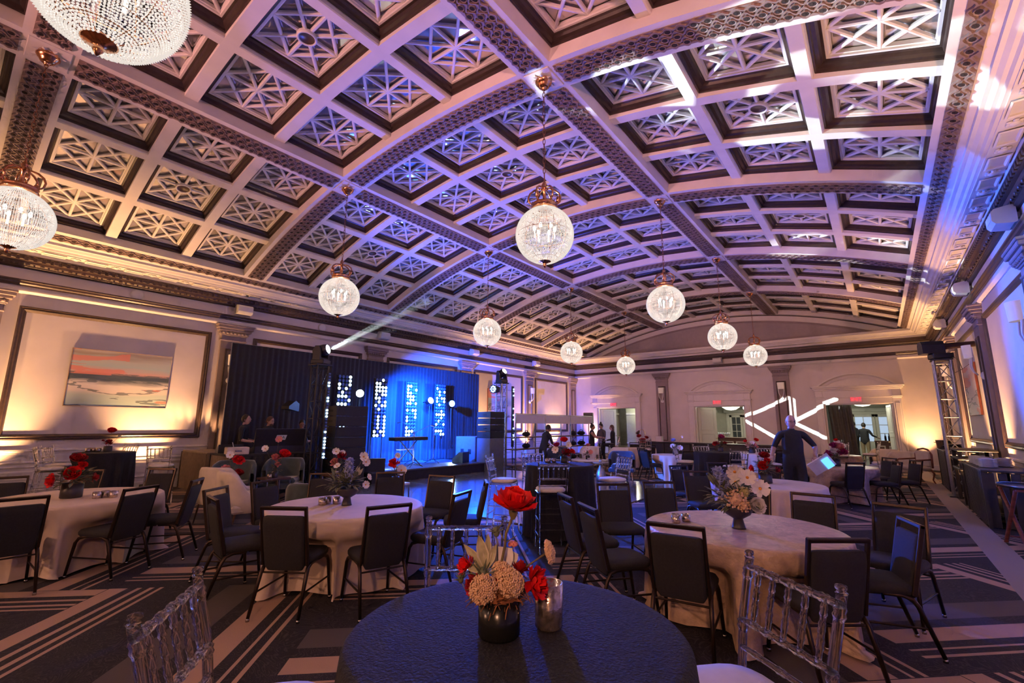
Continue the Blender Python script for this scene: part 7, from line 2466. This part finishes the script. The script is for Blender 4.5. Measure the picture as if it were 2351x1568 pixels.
# staff near the shelving and left doorway
p = (-9.35, 17.1, 0)
person('woman in a sleeveless dark dress reaching out beside the shelving', p, R_(-70), 1.70, (((-0.20, 0.14, 1.20), (-0.14, 0.42, 1.18)), ((0.22, 0.16, 1.20), (0.14, 0.44, 1.20))), 'blackcloth', 'blackcloth', 'bun', 'skin2', sleeves='none')
p = (-8.95, 12.95, 0)
person('person in dark clothes bending over the long shelving', p, R_(-20), 1.66, (((-0.22, 0.2, 1.10), (-0.16, 0.42, 1.02)), ((0.22, 0.2, 1.10), (0.16, 0.42, 1.02))), 'blackcloth', 'blackcloth', 'short', 'skin2', lean=0.35, nod=R_(-10), sleeves='short')
p = (-9.55, 18.35, 0)
person('man with a hair bun in a grey shirt before the left doorway', p, R_(160), 1.74, (((-0.24, 0.05, 1.12), (-0.10, 0.26, 1.10)), ((0.24, 0.05, 1.12), (0.10, 0.26, 1.14))), 'greycloth', 'blackcloth', 'bun', nod=R_(-20))
p = (-8.95, 18.2, 0)
person('woman in black with long hair seated on a stool by the left doorway', p, R_(110), 1.70, TYPE, 'blackcloth', 'blackcloth', 'long', hairm='hairbrown', seat=0.80, sleeves='long',
       legs={'l': ((-0.10, 0.42, 0.86), (-0.10, 0.46, 0.44), (-0.10, 0.60, 0.40)), 'r': ((0.10, 0.42, 0.86), (0.10, 0.46, 0.44), (0.10, 0.60, 0.40))})
st = dup(bs0, (-8.95, 18.2, 0), R_(110), 'clear acrylic bar stool under the seated woman')
# pair in the hall
p = (-0.62, 28.2, 0)
person('man in a dark jacket and khaki trousers in the right doorway, from behind', p, R_(-15), 1.86, (((-0.25, 0.02, 1.14), (-0.10, 0.26, 1.12)), ((0.28, 0.06, 1.18), (0.38, 0.28, 1.10))), 'blackcloth', 'khaki', 'short', sleeves='long', sx=1.12)
p = (-1.0, 28.5, 0)
person('taller person in black behind the khaki trousers in the right doorway', p, R_(60), 1.92, DOWN, 'blackcloth', 'blackcloth', 'short', sleeves='long', look=R_(-20))
# ---------------------------------------------------------------- moving head beams with gobos
def light_uv(l):
    l.use_nodes = True
    nt = l.node_tree
    NX.nt = nt
    tc = nt.nodes.new('ShaderNodeTexCoord')
    x, y, z = xyz(nt, tc.outputs['Normal'])
    return nt, x/z, y/z
def gobo_segments(o, segs, wd):
    nt, u, v = light_uv(o.data)
    R = o.rotation_euler.to_matrix().transposed()
    def loc(p):
        q = R @ (Vector(p)-Vector(o.location))
        return q.x/q.z, q.y/q.z
    acc = None
    for a, b in segs:
        (ax, ay), (bx, by) = loc(a), loc(b)
        dx, dy = bx-ax, by-ay
        l2 = dx*dx+dy*dy
        tt = ((u-ax)*(dx/l2)+(v-ay)*(dy/l2))
        tt = NX.op('MINIMUM', NX.op('MAXIMUM', tt, 0.0), 1.0)
        ex, ey = u-ax-tt*dx, v-ay-tt*dy
        d = NX.op('SQRT', ex*ex+ey*ey)
        k = d < wd
        acc = k if acc is None else NX.op('MAXIMUM', acc, k)
    em = nt.nodes['Emission']
    nt.links.new(acc.k, em.inputs['Strength'])
def gobo_patches(o, scale, thr, seed, arc=False):
    nt, u, v = light_uv(o.data)
    cmb = nt.nodes.new('ShaderNodeCombineXYZ')
    nt.links.new(u.k, cmb.inputs[0]); nt.links.new(v.k, cmb.inputs[1])
    cmb.inputs[2].default_value = seed
    n = nt.nodes.new('ShaderNodeTexVoronoi')
    n.feature = 'DISTANCE_TO_EDGE'
    n.inputs['Scale'].default_value = scale
    nt.links.new(cmb.outputs[0], n.inputs['Vector'])
    mr = nt.nodes.new('ShaderNodeMapRange')
    mr.inputs['From Min'].default_value = thr
    mr.inputs['From Max'].default_value = thr+0.04
    nt.links.new(n.outputs['Distance'], mr.inputs['Value'])
    nt.links.new(mr.outputs[0], nt.nodes['Emission'].inputs['Strength'])
HEADL = Vector((-10.87, 6.14, 3.52))
HEADR = Vector((-11.15, 13.98, 3.56))
WSEG = [((-4.99, 2.14), (-4.19, 2.48)), ((-4.1, 2.54), (-3.10, 2.96)), ((-3.01, 2.86), (-3.03, 2.03)), ((-2.98, 1.93), (-2.27, 2.32)), ((-2.16, 2.38), (-1.78, 2.56)),
        ((-4.97, 1.88), (-4.30, 1.42)), ((-4.20, 1.36), (-3.9, 1.16)), ((-3.0, 1.79), (-2.44, 1.47)), ((-2.35, 1.42), (-1.85, 1.16)), ((-1.69, 2.69), (-1.32, 2.83))]
o = lamp('SPOT', 'gobo_lamp', HEADR, 26000, (0.92, 1.0, 0.98), (-3.3, YF, 2.0), 26, 0.1, 0.01)
gobo_segments(o, [((a[0], YF, a[1]), (b[0], YF, b[1])) for a, b in WSEG], 0.0056)
o = lamp('SPOT', 'gobo_lamp', HEADL, 9000, (0.86, 1.0, 0.96), (0.9, 7.6, 5.9), 26, 0.5, 0.02)
gobo_patches(o, 9.0, 0.17, 1.3)
o = lamp('SPOT', 'gobo_lamp', HEADL, 8000, (0.86, 1.0, 0.96), (-1.2, 5.3, 6.5), 20, 0.5, 0.02)
gobo_patches(o, 8.0, 0.16, 4.1)
o = lamp('SPOT', 'gobo_lamp', HEADR, 9000, (0.9, 1.0, 0.98), (0.3, 14.6, 5.9), 18, 0.5, 0.02)
gobo_patches(o, 12.0, 0.16, 7.7)
# hazy shafts just above the left moving head
hz = bpy.data.materials.new('haze'); M['haze'] = hz
hz.use_nodes = True
hz.node_tree.nodes.clear()
ho = hz.node_tree.nodes.new('ShaderNodeOutputMaterial')
hv = hz.node_tree.nodes.new('ShaderNodeVolumeScatter')
hv.inputs['Density'].default_value = 0.05
hv.inputs['Anisotropy'].default_value = 0.3
hz.node_tree.links.new(hv.outputs[0], ho.inputs['Volume'])
for k, (tg, L, lb) in enumerate((((0.5, 9.4, 6.0), 5.5, 'thin hazy shaft of light from the left moving head, lower of two'), ((0.2, 6.8, 6.1), 3.4, 'thin hazy shaft of light from the left moving head, upper of two'))):
    d = (Vector(tg)-HEADL).normalized()
    st_ = HEADL+d*0.12
    q = MB(); q.cyl((0, 0, 0), d*L, 0.04, 0.04+0.024*L, n=16)
    o = q.build('light_shaft', 'haze', None, st_)
    tag(o, lb, 'light beam', 'hazy light shafts', 'stuff')
    lamp('SPOT', 'beam_lamp', HEADL, 2600, (0.8, 1.0, 0.95), tg, 3.4, 0.6, 0.02)
